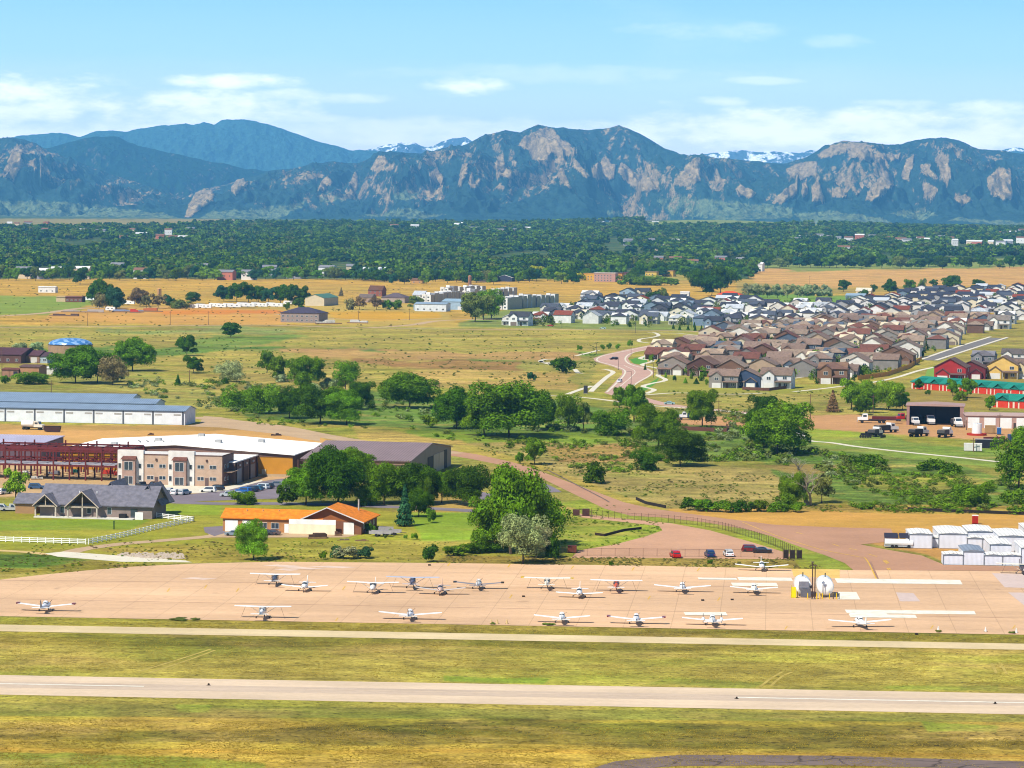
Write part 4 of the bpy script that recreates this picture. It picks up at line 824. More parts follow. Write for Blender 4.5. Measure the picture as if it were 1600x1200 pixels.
def scatter(name, label, cat, spec, seed):
    """many small leafy clumps on the land inside photo polygons: (polygon, number, radius range, height factor, hues)"""
    r = np.random.default_rng(seed); VV = []; CC = []
    pr = []
    for i in range(4):
        me = crown_mesh("t", 110, .17, 7, 950+i, 'bush'); co = np.empty(len(me.vertices)*3, np.float32); me.vertices.foreach_get("co", co); pr.append(co.reshape(-1, 3)); bpy.data.meshes.remove(me)
    for poly, n, r0, r1, hf, hues in spec:
        xs = [p[0] for p in poly]; ys = [p[1] for p in poly]; px = r.uniform(min(xs), max(xs), n*4); py = r.uniform(min(ys), max(ys), n*4)
        ok = inpoly(px, py, poly) & (fbm(px/30, py/9, 3, seed) > .45); px = px[ok][:n]; py = py[ok][:n]
        for x, y in zip(px, py):
            g = G(x, y); P = pr[r.integers(0, 4)]; rad = r.uniform(r0, r1)*r.uniform(.7, 1.25); th = r.uniform(0, 6.28); c, s = math.cos(th), math.sin(th)
            VV.append(np.stack([(P[:, 0]*c-P[:, 1]*s)*rad*1.05+g.x, (P[:, 0]*s+P[:, 1]*c)*rad*1.05+g.y, P[:, 2]*rad*hf*.5+g.z-.05], -1))
            col = np.array(C(GREENS[hues[r.integers(0, len(hues))]], .66)[:3])*r.uniform(.8, 1.2); CC.append(np.repeat(col[None], len(P), 0))
    V = np.concatenate(VV); me = mesh_np(name, V, np.arange(len(V)).reshape(-1, 4)); cc = np.concatenate(CC)
    a = me.color_attributes.new("leafc", 'FLOAT_COLOR', 'POINT'); a.data.foreach_set("color", np.concatenate([cc, np.ones((len(cc), 1))], 1).astype(np.float32).ravel())
    tag(link(name, me, M_WOOD), label, cat, kind='stuff')
scatter("creek_brush", "low green brush and willows covering the creek bottom", "brush", [
    ([(1050,650),(1180,640),(1250,700),(1330,715),(1400,735),(1330,760),(1200,720),(1080,722)], 520, .6, 1.7, 1.2, ['mid','olive','light','silver','olive']),
    ([(1300,722),(1420,730),(1500,740),(1640,756),(1640,804),(1480,796),(1340,770),(1310,745)], 620, .5, 1.5, 1.0, ['mid','light','olive','light','bright','olive']),
    ([(1330,724),(1390,718),(1430,732),(1420,740),(1338,738)], 80, .9, 2.0, 1.4, ['dark','mid']),
    ([(1430,735),(1460,726),(1500,737),(1490,744)], 50, .9, 2.1, 1.4, ['dark','mid']),
    ([(1500,770),(1560,776),(1640,788),(1640,800),(1500,790)], 120, .8, 1.9, 1.3, ['mid','bright']),
    ([(330,625),(420,655),(560,668),(700,672),(860,690),(1000,690),(1000,700),(800,704),(620,675),(400,664)], 420, .5, 1.4, 1.1, ['mid','bright','olive','light']),
    ([(560,625),(700,628),(960,650),(980,680),(860,676),(700,668),(580,650)], 260, .7, 1.8, 1.2, ['mid','silver','olive','light']),
    ([(200,596),(330,590),(480,610),(330,640),(180,606)], 200, .7, 1.8, 1.0, ['mid','silver','olive','silver','light']),
    ([(860,715),(960,712),(990,740),(900,735)], 70, .5, 1.3, 1.0, ['olive','light']),
    ([(940,676),(1060,668),(1120,690),(1050,725),(980,720)], 130, .7, 1.6, 1.2, ['mid','olive']),
    ([(1280,782),(1640,790),(1640,806),(1340,798)], 200, .5, 1.2, 1.0, ['mid','olive','bright','light'])], 21)
scatter("meadow_weeds", "scattered low weeds and sage clumps across the dry meadows", "weeds", [
    ([(740,700),(1000,690),(1020,730),(1240,745),(1240,795),(1050,795),(960,775),(820,730)], 1100, .15, .5, 1.0, ['olive','mid','grey','olive']),
    ([(-40,515),(940,515),(930,600),(700,612),(330,600),(-40,560)], 1300, .25, .9, .9, ['olive','dark','mid','olive']),
    ([(1020,610),(1400,612),(1400,645),(1040,645)], 260, .25, .8, .9, ['dark','mid','olive']),
    ([(-40,440),(860,442),(860,470),(640,510),(-40,510)], 500, .4, 1.2, .8, ['olive','grey','dark']),
    ([(700,868),(900,870),(1240,872),(1300,890),(900,884),(680,880)], 900, .1, .34, 1.0, ['olive','brown','olive','grey']),
    ([(60,845),(330,845),(520,876),(330,880),(100,895),(-40,902)], 500, .12, .4, 1.0, ['olive','mid','brown']),
    ([(430,845),(720,845),(700,878),(430,878)], 260, .1, .3, 1.0, ['olive','light','brown']),
    ([(850,790),(960,790),(1050,815),(1000,850),(880,860)], 260, .15, .45, .9, ['olive','mid','light']),
    ([(1200,790),(1420,790),(1640,800),(1640,806),(1380,801),(1220,799)], 380, .15, .5, 1.0, ['olive','brown','mid'])], 33)
scatter("garden_greenery", "small garden trees and bushes between the suburb's houses", "garden plants", [
    ([(1020,570),(1100,530),(1200,513),(1440,505),(1550,500),(1440,560),(1330,600),(1120,604)], 620, .9, 2.3, 2.4, ['mid','dark','light','deep']),
    ([(800,510),(900,478),(1100,474),(1370,470),(1640,455),(1640,486),(1330,505),(1130,516),(900,510)], 520, 1.1, 2.6, 2.4, ['mid','dark','olive']),
    ([(1330,592),(1440,562),(1450,566),(1340,600)], 60, .6, 1.2, 1.6, ['yellow','mid'])], 44)
# foreground turf: small upright tufts
def turf():
    r = np.random.default_rng(3); PXs = []; 
    bands = [((-100,1118),(1700,1150),(1700,1215),(-100,1200),60000,.055),((-100,992),(1700,1021),(1700,1076),(-100,1048),36000,.05),((-100,967),(1700,995),(1700,1004),(-100,975),7000,.06)]
    P0 = []; S0 = []
    for a, b, c, d, n, s in bands:
        u = r.uniform(0, 1, n); v = r.uniform(0, 1, n); x = a[0]+(b[0]-a[0])*u; yt = a[1]+(b[1]-a[1])*u; yb = d[1]+(c[1]-d[1])*u; y = yt+(yb-yt)*v
        ok = fbm(x/45, y/14, 4, 8) > r.uniform(.34, .60, len(x)); x = x[ok]; y = y[ok]
        dx = (x-800)/F; dy = (600-y)/F; dX = rc.x*dx+uc.x*dy+fwd.x; dY = rc.y*dx+uc.y*dy+fwd.y; dZ = rc.z*dx+uc.z*dy+fwd.z; t = -H/dZ
        P0.append(np.stack([dX*t, dY*t, np.zeros(len(t))], 1)); S0.append(r.uniform(.6, 1.5, len(t))*s)
    P = np.concatenate(P0); s = np.concatenate(S0); n = len(P); VV = []
    for k in range(3):
        th = r.uniform(0, 3.14, n); a = np.stack([np.cos(th), np.sin(th), np.zeros(n)], 1)*s[:, None]; up = np.stack([r.normal(0, .3, n), r.normal(0, .3, n), np.ones(n)*.7], 1)*s[:, None]*1.2
        VV.append(np.stack([P-a, P+a, P+a*1.3+up, P-a*1.3+up], 1))
    V = np.stack(VV, 1).reshape(-1, 3)
    me = mesh_np("dry_grass", V, np.arange(len(V)).reshape(-1, 4))
    o = link("dry_grass", me, leafmat("grass_blades", .3), None, C('#B09A4A', 1.15)); tag(o, "dry olive grass tufts between the runway and taxiway", "grass", kind='stuff')
turf()
# ------------------------------------------------------------------ buildings
def front(fl, fr, ang=None):
    """front-left and front-right foot pixels -> (centre of the front, width, turn)"""
    a, b = G(*fl), G(*fr); d = b-a
    rz = math.atan2(d.y, d.x) if ang is None else math.radians(ang)
    return (a+b)/2, (Vector((d.x, d.y, 0)).length if ang is None else abs(d.x)/math.cos(rz)), rz
def slab(mb, a, b, c, d, t=.22):            # roof plane a,b,c,d (top), given thickness downwards
    P = [Vector(p) for p in (a, b, c, d)]; mb.hull([p-Vector((0, 0, t)) for p in P], P)
def gable_roof(mb, x0, x1, y0, y1, z, rise, axis='x', o=.5, t=.25):
    if axis == 'x':
        ym = (y0+y1)/2; k = rise/((y1-y0)/2); zz = z-k*o
        slab(mb, (x0-o, y0-o, zz+t), (x1+o, y0-o, zz+t), (x1+o, ym, z+rise+t), (x0-o, ym, z+rise+t), t)
        slab(mb, (x0-o, ym+.001, z+rise+t), (x1+o, ym+.001, z+rise+t), (x1+o, y1+o, zz+t), (x0-o, y1+o, zz+t), t)
    else:
        xm = (x0+x1)/2; k = rise/((x1-x0)/2); zz = z-k*o
        slab(mb, (x0-o, y0-o, zz+t), (xm, y0-o, z+rise+t), (xm, y1+o, z+rise+t), (x0-o, y1+o, zz+t), t)
        slab(mb, (xm+.001, y0-o, z+rise+t), (x1+o, y0-o, zz+t), (x1+o, y1+o, zz+t), (xm+.001, y1+o, z+rise+t), t)
def gable_body(mb, x0, x1, y0, y1, z, rise, axis='x'):
    if axis == 'x':
        ym = (y0+y1)/2; A = [(x0,y0,0),(x0,y1,0),(x0,y1,z),(x0,ym,z+rise),(x0,y0,z)]; mb.hull(A, [(x1,)+p[1:] for p in A])
    else:
        xm = (x0+x1)/2; A = [(x0,y0,0),(x1,y0,0),(x1,y0,z),(xm,y0,z+rise),(x0,y0,z)]; mb.hull(A, [(p[0],y1,p[2]) for p in A])
def hip_roof(mb, x0, x1, y0, y1, z, rise, o=.5):
    x0 -= o; x1 += o; y0 -= o; y1 += o; h = min((x1-x0), (y1-y0))/2
    if (x1-x0) >= (y1-y0): r0 = (x0+h, (y0+y1)/2); r1 = (x1-h, (y0+y1)/2)
    else: r0 = ((x0+x1)/2, y0+h); r1 = ((x0+x1)/2, y1-h)
    n = len(mb.v); mb.v += [(x0,y0,z),(x1,y0,z),(x1,y1,z),(x0,y1,z),(x0,y0,z+.2),(x1,y0,z+.2),(x1,y1,z+.2),(x0,y1,z+.2),(r0[0],r0[1],z+rise),(r1[0],r1[1],z+rise)]
    fs = [(0,3,2,1),(0,1,5,4),(1,2,6,5),(2,3,7,6),(3,0,4,7)]
    fs += [(4,5,9,8),(5,6,9),(6,7,8,9),(7,4,8)] if (x1-x0) >= (y1-y0) else [(4,5,8),(5,6,9,8),(6,7,9),(7,4,8,9)]
    for f in fs: mb.f.append(tuple(n+i for i in f)); mb.m.append(mb.mi)
WIN = {}
def window(parent, x, y, z, w, h, side='f', name='window', dark=True):
    """a framed pane set on a wall: side f (front, -y), r (+x), l (-x)"""
    key = (round(w, 2), round(h, 2), side)
    if key not in WIN:
        fr, pn = MB(), MB(); t = .06
        def bx(mb, a0, a1, z0, z1, d0, d1):
            if side == 'f': mb.box(a0, a1, -d1, -d0, z0, z1)
            elif side == 'r': mb.box(d0, d1, a0, a1, z0, z1)
            else: mb.box(-d1, -d0, a0, a1, z0, z1)
        bx(pn, -w/2+t, w/2-t, t, h-t, .01, .05)
        for q in ((-w/2, w/2, 0, t), (-w/2, w/2, h-t, h), (-w/2, -w/2+t, t, h-t), (w/2-t, w/2, t, h-t)): bx(fr, *q, .01, .10)
        if w > 1.3: bx(fr, -.035, .035, t, h-t, .055, .09)
        a = fr.build('window', M_FRAME); b = pn.build('pane', M_GLASS); WIN[key] = (a.data, b.data)
        bpy.data.objects.remove(a); bpy.data.objects.remove(b)
    f, p = WIN[key]; o = link(name, f, None, parent); o.location = (x, y, z); g = link('pane', p, None, o); return o
def bmat(o, nm, mb, mat, col): return mb.build(nm, mat, o, col)
WHITE = C('#F4F4F2', 1.15); OFFW = C('#E8E4DA'); BRN = C('#5A4038'); TAN = C('#C8A68C')

# --- rows of white aircraft hangars at left
for i, (fl, fr, nm) in enumerate((((-60,657.2),(289,664.5),'nearest'),((-60,647),(243,652.5),'middle'),((-60,639.5),(206,644),'farthest'))):
    c, w, rz = front(fl, fr)
    o = empty("hangar_row", c, rz, f"{nm} of the three long white hangar rows with blue-grey roofs", "hangar", "long white hangar rows")
    m = MB(); gable_body(m, -w/2, w/2, 0, 15, 5.3, 1.3); m.build('wall', M_WALL, o, C('#E6E9F2', 1.1))
    m = MB(); gable_roof(m, -w/2, w/2, 0, 15, 5.3, 1.3, 'x', .4, .2); m.build('roof', M_MROOF, o, C('#8FA3BC'))
    n = int(w/11.4); ex = w/2
    for k in range(n):
        a = ex-.8-(k+1)*11.4+.35; b = ex-.8-k*11.4-.35
        if a < -w/2: break
        m = MB(); m.box(a, b, -.16, -.02, .15, 4.7); d = m.build('hangar_door', M_SIDING, o, C('#EDF0F6', 1.15))
        if i == 0:
            for q in (a+.4, b-3.1):
                m = MB(); m.box(q, q+2.7, -.22, -.17, 3.5, 4.1); m.build('window', M_MATT, d, C('#B8B4B0'))
        m = MB(); m.box(b+.1, b+.6, -.24, -.02, 0, 5.1); m.build('post', M_MATT, o, C('#6A6E78'))
    m = MB(); m.box(-w/2-.3, w/2+.3, -.5, -.3, 4.95, 5.25); m.build('gutter', M_MATT, o, C('#5B6B80'))
# --- lavender roofed shed end, far left behind the frame
c, w, rz = front((-90,720),(67,722), -9)
o = empty("metal_shed", c, rz, "lavender-roofed metal building end behind the red steel frame", "shed")
m = MB(); m.hull([(-w/2,0,0),(w/2,0,0),(w/2,0,5.6),(-w/2,0,3.6)], [(-w/2,22,0),(w/2,22,0),(w/2,22,6.4),(-w/2,22,6.4)]); m.build('wall', M_SIDING, o, C('#6E5A66'))
m = MB(); slab(m, (-w/2-.4,-.4,4.1),(w/2+.4,-.4,6.1),(w/2+.4,22.4,6.9),(-w/2-.4,22.4,6.9)); m.build('roof', M_MROOF, o, C('#C8C2DA'))
# --- red steel frame under construction
c, w, rz = front((-40,746),(183,753), -9)
o = empty("steel_frame_building", c, rz, "dark red steel frame of a building under construction beside the tan office", "building frame")
RED = C('#6E2A2A'); nb = 9
for j, yy in enumerate((0, 9, 18, 27)):
    for k in range(nb+1):
        x = -w/2+w*k/nb; m = MB(); m.box(x-.2, x+.2, yy-.2, yy+.2, 0, 9.6 if k % 2 == 0 else 8.4); m.build('column', M_STEEL, o, RED)
for yy in (0, 9, 18, 27):
    for z in (4.0, 8.2):
        m = MB(); m.box(-w/2, w/2, yy-.12, yy+.12, z, z+.5); m.build('beam', M_STEEL, o, RED)
for k in range(nb+1):
    x = -w/2+w*k/nb
    for z in (4.0, 8.2): m = MB(); m.box(x-.1, x+.1, .25, 26.75, z+.05, z+.4); m.build('beam', M_STEEL, o, RED)
for z in (7.2, 6.3):
    m = MB(); m.box(-w/2+.2, w/2-.2, 26.8, 26.95, z, z+.35); m.build('girt', M_STEEL, o, RED)
m = MB()
for k in range(9): yy = .6+k*1.02; m.box(-w/2, w/2*.9, yy, yy+.12, 8.75, 8.95)
m.build('roof_joist', M_STEEL, o, C('#7A3030'))
m = MB(); m.box(-w/2, w/2-1, .3, 8, 4.52, 4.7); m.build('deck', M_MATT, o, C('#B8B4BC'))
# building materials lying in the frame
def clutter(nm, lab, cat, x, y, w, d, h, col, group=None):
    g = G(x, y); o = empty(nm, g, random.uniform(-.3, .3), lab, cat, group)
    m = MB(); r = random.Random(int(x*7+y))
    for k in range(6):
        a = r.uniform(-w/2, w/4); m.box(a, a+r.uniform(w*.2, w*.45), r.uniform(-d/2, 0), r.uniform(.1, d/2), h*.02*k, h*r.uniform(.35, 1))
    m.build('stack', M_MATT, o, C(col)); m = MB(); m.box(-w/2, w/2, -d/2-.3, -d/2-.1, 0, h*.3); m.build('pallet', M_MATT, o, C('#9A7A58')); return o
clutter('material_stack', 'green wrapped stack of materials inside the red steel frame', 'material stack', 118, 741, 3.2, 2.4, 2.0, '#3E8A78')
clutter('material_stack', 'red and orange stack of materials at the right of the steel frame', 'material stack', 168, 743, 4.2, 2.4, 1.9, '#D04838')
clutter('material_stack', 'white stack of boards at the left of the steel frame', 'material stack', 40, 741, 4.6, 2.4, 1.4, '#E6E2DC')
clutter('material_stack', 'grey pile of materials in the middle of the steel frame', 'material stack', 82, 742, 4.4, 2.4, 1.5, '#8E8A90')
clutter('material_stack', 'dark blue crate pile just right of the green stack', 'material stack', 140, 735, 3.4, 2, 2.2, '#3A4260')
clutter('material_stack', 'pale pile of boards lowest in the steel frame', 'material stack', 57, 749, 3.2, 2, 1.1, '#D8D4CC')
# --- big white-roofed warehouse with low gable end
c, w, rz = front((86,741),(461,741), -9.5)
o = empty("warehouse", c, rz, "wide warehouse with a white low-pitched roof and orange-yellow end wall", "warehouse")
m = MB(); gable_body(m, -w/2, w/2, 0, 44, 6.6, 2.2, 'y'); m.build('wall', M_SIDING, o, C('#D99A3A'))
m = MB(); gable_roof(m, -w/2, w/2, 0, 44, 6.6, 2.2, 'y', .8, .25); m.build('roof', M_WALL, o, C('#FBFAF6', 1.25))
m = MB(); m.hull([(-w/2,-.14,5.9),(w/2,-.14,5.9),(w/2,-.14,6.5),(0,-.14,8.6),(-w/2,-.14,6.5)], [(-w/2,-.01,5.9),(w/2,-.01,5.9),(w/2,-.01,6.5),(0,-.01,8.6),(-w/2,-.01,6.5)]); m.build('fascia_band', M_SIDING, o, C('#86665A'))
m = MB(); m.box(w/2+.02, w/2+.16, 0, 44, .8, 6.4); m.build('side_cladding', M_SIDING, o, C('#5C4A48'))
m = MB(); m.box(-w/2, w/2, -.2, -.15, 0, .8); m.build('plinth', M_WALL, o, C('#C8B090'))
m = MB(); m.box(w/2-9.4, w/2-8.1, -.2, -.02, 0, 2.2); m.build('door', M_GLOSS, o, C('#D8C8A8'))
m = MB(); m.box(w/2-15.3, w/2-13.6, -.24, -.02, 2.5, 2.9); m.build('wall_lamp', M_MATT, o, C('#6A5A40'))
for k in range(7):
    m = MB(); m.cyl((-w*.22+k*2.6, 14+random.uniform(-5, 8), 7.0), (-w*.22+k*2.6, 14, 8.9), .16); m.build('vent_pipe', M_MATT, o, C('#9C9A98'))
for k in range(5):
    m = MB(); x = -w*.30+k*w*.14; y = 8+(k*13) % 30; zz = 6.6+2.2*(1-abs(x)/(w/2)); m.box(x-.9, x+.9, y-.9, y+.9, zz-.1, zz+1.1); m.build('roof_unit', M_STEEL, o, C('#B8B8B8'))
# --- tan two-storey office
c, w, rz = front((185,756),(347,760), -9)
o = empty("office_building", c, rz, "tan two-storey office with two white tower bays and brown canopies", "office")
D = 13
m = MB(); m.box(-w/2, w/2, 0, D, 0, 8.6); m.build('wall', M_WALL, o, C('#CDB09A'))
m = MB(); m.box(-w/2-.1, w/2+.1, -.1, .25, 8.6, 8.85); m.box(w/2-.15, w/2+.15, .25, D, 8.6, 8.85); m.build('coping', M_MATT, o, C('#6A4A42'))
m = MB(); m.box(-w/2+.1, w/2-.2, .3, D-.2, 8.61, 8.66); m.build('roof', M_MATT, o, C('#E8E4E0'))
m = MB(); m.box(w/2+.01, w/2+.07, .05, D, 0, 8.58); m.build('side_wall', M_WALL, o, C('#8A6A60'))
for xa in (-w/2-.15, -w/2+w*.485):
    xb = xa+w*.25
    m = MB(); m.box(xa, xb, -.35, 1.2, 0, 9.9); t = m.build('tower', M_WALL, o, C('#EDE8E2', 1.05))
    xc = (xa+xb)/2-.2; m = MB(); m.box(xc-1.9, xc+1.9, -1.7, -.36, 0, 7.3); m.build('bay', M_WALL, o, C('#B99A8C'))
    m = MB(); m.hull([(xc-2.3,-2.1,7.3),(xc+2.3,-2.1,7.3),(xc+2.3,-.36,7.3),(xc-2.3,-.36,7.3)], [(xc-2.2,-2.0,7.5),(xc+2.2,-2.0,7.5),(xc+2.0,-.36,8.2),(xc-2.0,-.36,8.2)]); m.build('canopy', M_ROOF, o, C('#7A4E44'))
    window(o, xc, -1.7, 4.2, 2.6, 2.5); window(o, xc, -1.7, .2, 2.6, 2.3)
    for s in (-3.0, 3.0):
        for z in (1.2, 4.6): window(o, xc+s, -.35, z, .9, 1.5)
for xs in (-w/2+w*.25, -w/2+w*.735):
    ww = w*.235
    for s in (.25, .75):
        window(o, xs+ww*s, 0, 4.9, 2.0, 1.1); window(o, xs+ww*s, 0, 1.5, 2.0, 1.1)
    m = MB(); m.box(xs+ww*.5-.5, xs+ww*.5+.5, -.1, -.01, 0, 2.3); m.build('door', M_GLOSS, o, C('#6E5A58'))
    m = MB(); m.box(xs+ww*.5-.25, xs+ww*.5+.25, -.35, -.01, 7.0, 7.6); m.build('wall_lamp', M_MATT, o, BRN)
for k in range(3):
    window(o, w/2+.07, 3+k*3.2, 5.0, 1.2, 1.1, 'r'); window(o, w/2+.07, 3+k*3.2, 1.4, 1.2, 1.1, 'r')
m = MB(); m.box(w/2+.08, w/2+2.6, 1.5, 9, 3.9, 4.05); m.build('side_awning', M_MATT, o, C('#B89A80'))
o = empty("workshop_wing", G(366,757), math.radians(-9), "low white-roofed workshop wing with brown side wall behind the tan office", "workshop")
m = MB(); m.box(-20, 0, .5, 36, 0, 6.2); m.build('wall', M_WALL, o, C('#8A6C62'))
m = MB(); m.box(-20.2, .2, .3, 36.2, 6.2, 6.5); m.build('roof', M_WALL, o, C('#F6F4F0', 1.2))
for k in range(4):
    m = MB(); m.box(.02, .12, 3+k*8, 8+k*8, .1, 4.2); m.build('roller_door', M_SIDING, o, C('#8C949E' if k % 2 == 0 else '#3E3A42'))
    m = MB(); m.box(.02, .3, 1.6+k*8, 2.1+k*8, 0, 6.1); m.build('pilaster', M_MATT, o, BRN)
    m = MB(); m.box(.13, .5, 5+k*8, 6+k*8, 4.9, 5.4); m.build('wall_lamp', M_MATT, o, C('#E8E0D8'))
# --- brown roofed metal hall
c, w, rz = front((470,752),(641,749), -10.5)
o = empty("metal_hall", c, rz, "large tan hall with a ribbed mauve-brown metal roof and tall end doors", "hall")
D = 60
m = MB(); gable_body(m, -w/2, w/2, 0, D, 6.0, 3.1, 'x'); m.build('wall', M_SIDING, o, C('#C4A288'))
m = MB(); gable_roof(m, -w/2, w/2, 0, D, 6.0, 3.1, 'x', .6, .25); m.build('roof', M_MROOF, o, C('#9A8484'))
m = MB(); m.hull([(w/2+.02,.1,0),(w/2+.02,D-.1,0),(w/2+.02,D-.1,5.7),(w/2+.02,D/2,8.8),(w/2+.02,.1,5.7)], [(w/2+.1,.1,0),(w/2+.1,D-.1,0),(w/2+.1,D-.1,5.7),(w/2+.1,D/2,8.8),(w/2+.1,.1,5.7)]); m.build('gable_wall', M_SIDING, o, C('#B8A08C'))
for a, b, h, cc in ((25,32,5.2,'#2E2624'),(33,40.5,5.4,'#CDB498'),(41,48.5,5.4,'#CDB498'),(49,53,5.6,'#2A2224')):
    m = MB(); m.box(w/2+.12, w/2+.3, a, b, 0, h); m.build('hangar_door', M_SIDING, o, C(cc))
m = MB(); m.box(w/2+.12, w/2+.2, 7, 10, 3.0, 4.3); m.build('window', M_GLASS, o)
for k in range(3): m = MB(); m.box(w/2-8-k*13, w/2-7.6-k*13, -.12, -.01, 0, 5.7); m.build('downpipe', M_MATT, o, BRN)
m = MB(); m.box(-w/2-.6, w/2+.6, -.85, -.62, 5.45, 5.75); m.build('gutter', M_MATT, o, BRN)
# --- grey gabled house
c, w, rz = front((62,807),(238,811), -9)
o = empty("gabled_house", c, rz, "large taupe house with grey shingle roof and two gabled timber porches", "house")
WC, RC_ = C('#9A8880'), C('#7C7A86')
D = 13
m = MB(); gable_body(m, -w/2, w/2, 0, D, 3.5, 4.2, 'x'); m.build('wall', M_WALL, o, WC)
m = MB(); gable_roof(m, -w/2, w/2, 0, D, 3.5, 4.2, 'x', .7, .25)
m.build('roof', M_ROOF, o, RC_)
for xg, pw, pd in ((-w/2+2.2, 5.6, 2.5), (-w*.09, 8.0, 3.2)):
    m = MB(); m.hull([(xg-pw/2,-.2,3.2),(xg+pw/2,-.2,3.2),(xg,-.2,3.3+pw*.45)], [(xg-pw/2,5,3.2),(xg+pw/2,5,3.2),(xg,5,3.3+pw*.45)]); m.build('gable_wall', M_WALL, o, C('#6E5A50'))
    m = MB(); gable_roof(m, xg-pw/2, xg+pw/2, -pd, 6.0, 3.2, pw*.45, 'y', .5, .25); m.build('porch_roof', M_ROOF, o, RC_)
    for s in ((-.48, 0, .48) if pw > 6 else (-.48, .48)):
        m = MB(); m.box(xg+s*pw-.18, xg+s*pw+.18, -pd+.1, -pd+.45, 0, 3.1); m.build('porch_post', M_MATT, o, C('#D8CBBE'))
    m = MB(); m.box(xg-pw/2-.2, xg+pw/2+.2, -pd+.1, -pd+.4, 2.75, 3.1); m.build('porch_beam', M_MATT, o, C('#C9B8A8'))
    m = MB(); m.box(xg-.12, xg+.12, -pd+.15, -pd+.35, 3.11, 3.2+pw*.44); m.build('king_post', M_MATT, o, C('#C9B8A8'))
    m = MB(); m.hull([(xg-pw/2-.5,-pd-.56,2.78),(xg,-pd-.56,3.2+pw*.45),(xg,-pd-.56,3.5+pw*.45),(xg-pw/2-.6,-pd-.56,3.0)], [(xg-pw/2-.5,-pd-.5,2.78),(xg,-pd-.5,3.2+pw*.45),(xg,-pd-.5,3.5+pw*.45),(xg-pw/2-.6,-pd-.5,3.0)]); m.hull([(xg+pw/2+.5,-pd-.56,2.78),(xg,-pd-.56,3.2+pw*.45),(xg,-pd-.56,3.5+pw*.45),(xg+pw/2+.6,-pd-.56,3.0)], [(xg+pw/2+.5,-pd-.5,2.78),(xg,-pd-.5,3.2+pw*.45),(xg,-pd-.5,3.5+pw*.45),(xg+pw/2+.6,-pd-.5,3.0)]); m.build('bargeboard', M_MATT, o, C('#D8C4B4'))
for x in (-w*.30, w*.12, -w*.06): window(o, x, 0, 1.0, 1.2, 1.7)
m = MB(); m.box(w*.31, w*.37, -.12, -.01, .2, 2.5); m.build('patio_door', M_GLASS, o)
m = MB(); m.box(-w/2-.6, w*.36, -3.4, -.01, 0, .25); m.build('patio', M_WALL, o, OFFW)
m = MB(); m.box(w*.37, w*.44, -2.2, -2.0, 0, 1.9); m.build('screen_panel', M_WALL, o, WHITE)
m = MB(); m.hull([(w/2-6,3,3.4),(w/2-2,3,3.4),(w/2-4,3,7.6)], [(w/2-6,9,3.4),(w/2-2,9,3.4),(w/2-4,9,7.6)]); 
m2 = MB(); gable_roof(m2, w*.30, w*.30+6.5, 5.5, 17, 3.6, 4.4, 'y', .5, .25); m2.build('rear_wing_roof', M_ROOF, o, RC_)
m2 = MB(); gable_roof(m2, -w*.05, w*.18, 6.6, 18, 3.6, 4.9, 'y', .5, .25); m2.build('rear_wing_roof', M_ROOF, o, RC_)
m2 = MB(); gable_body(m2, -w*.05, w*.18, 7, 17.5, 3.6, 4.8, 'y'); m2.build('rear_wing', M_WALL, o, WC)
for k in range(4): m = MB(); m.cyl((-w*.12+k*1.4+(k>2)*-6, 3.6, 5.0), (-w*.12+k*1.4+(k>2)*-6, 3.6, 6.5), .14); m.build('vent_pipe', M_MATT, o, WHITE)
m = MB(); m.box(w*.22, w*.28, -1.6, -.4, .26, 1.3); m.build('grill', M_MATT, o, C('#2A2626'))
c, w, rz = front((24,802),(56,803), -9)
o = empty("garage", c, rz, "small tan garage with grey gabled roof left of the taupe house", "garage")
m = MB(); gable_body(m, -w/2, w/2, 0, 8, 2.8, 2.0, 'x'); m.build('wall', M_WALL, o, C('#B48E68'))
m = MB(); gable_roof(m, -w/2, w/2, 0, 8, 2.8, 2.0, 'x', .5); m.build('roof', M_ROOF, o, RC_)
m = MB(); m.box(-w/2-.1, -w/2-.01, 2.2, 5.6, 0, 2.3); m.build('door', M_GLOSS, o, C('#4A3A34'))
# --- orange roofed building
c, w, rz = front((348,830),(452,832.5), -9)
ORG = C('#EA8A30', 1.1)
o = empty("orange_roofed_building", c, rz, "low tan building with bright orange roof, cream fence panel and white doors", "building")
m = MB(); gable_body(m, -w/2, w/2+.5, 0, 9, 3.4, 1.7, 'x'); m.build('wall', M_WALL, o, C('#C08A5C'))
m = MB(); gable_roof(m, -w/2, w/2+8, 0, 9, 3.4, 1.7, 'x', .5); m.build('roof', M_ROOF, o, ORG)
m = MB(); m.box(-w/2+.6, -w/2+3.8, -.12, -.01, 0, 2.8); m.build('garage_door', M_SIDING, o, WHITE)
m = MB(); m.box(-w/2+5.0, -w/2+8.0, -.12, -.01, 0, 2.8); m.build('garage_door', M_SIDING, o, WHITE)
for x in (-w/2+10.2, -w/2+13.2): window(o, x, 0, .9, 2.0, 1.5)
m = MB(); m.box(w/2-1.2, w/2-.1, -.12, -.01, 0, 2.2); m.build('door', M_GLOSS, o, WHITE)
x0, x1, D = w/2+2.4, w/2+18.0, 19
xm = (x0+x1)/2-.6
m = MB(); m.box(x0+1, x1, .2, D, 0, 3.2); m.build('main_wall', M_WALL, o, C('#8A5A44'))
m = MB(); m.hull([(x0+.6,.2,3.2),(x1,.2,3.2),(xm,.2,6.3)], [(x0+.6,4,3.2),(x1,4,3.2),(xm,4,6.3)]); m.build('gable_wall', M_WALL, o, C('#A8663C'))
m = MB(); n0 = [(x0-.4,-.9,3.0),(x1+.8,-.9,3.0),(x1+.8,D+.8,3.0),(x0-.4,D+.8,3.0)]; ra = (xm,-.9,6.6); rb = (xm,D*.62,6.7)
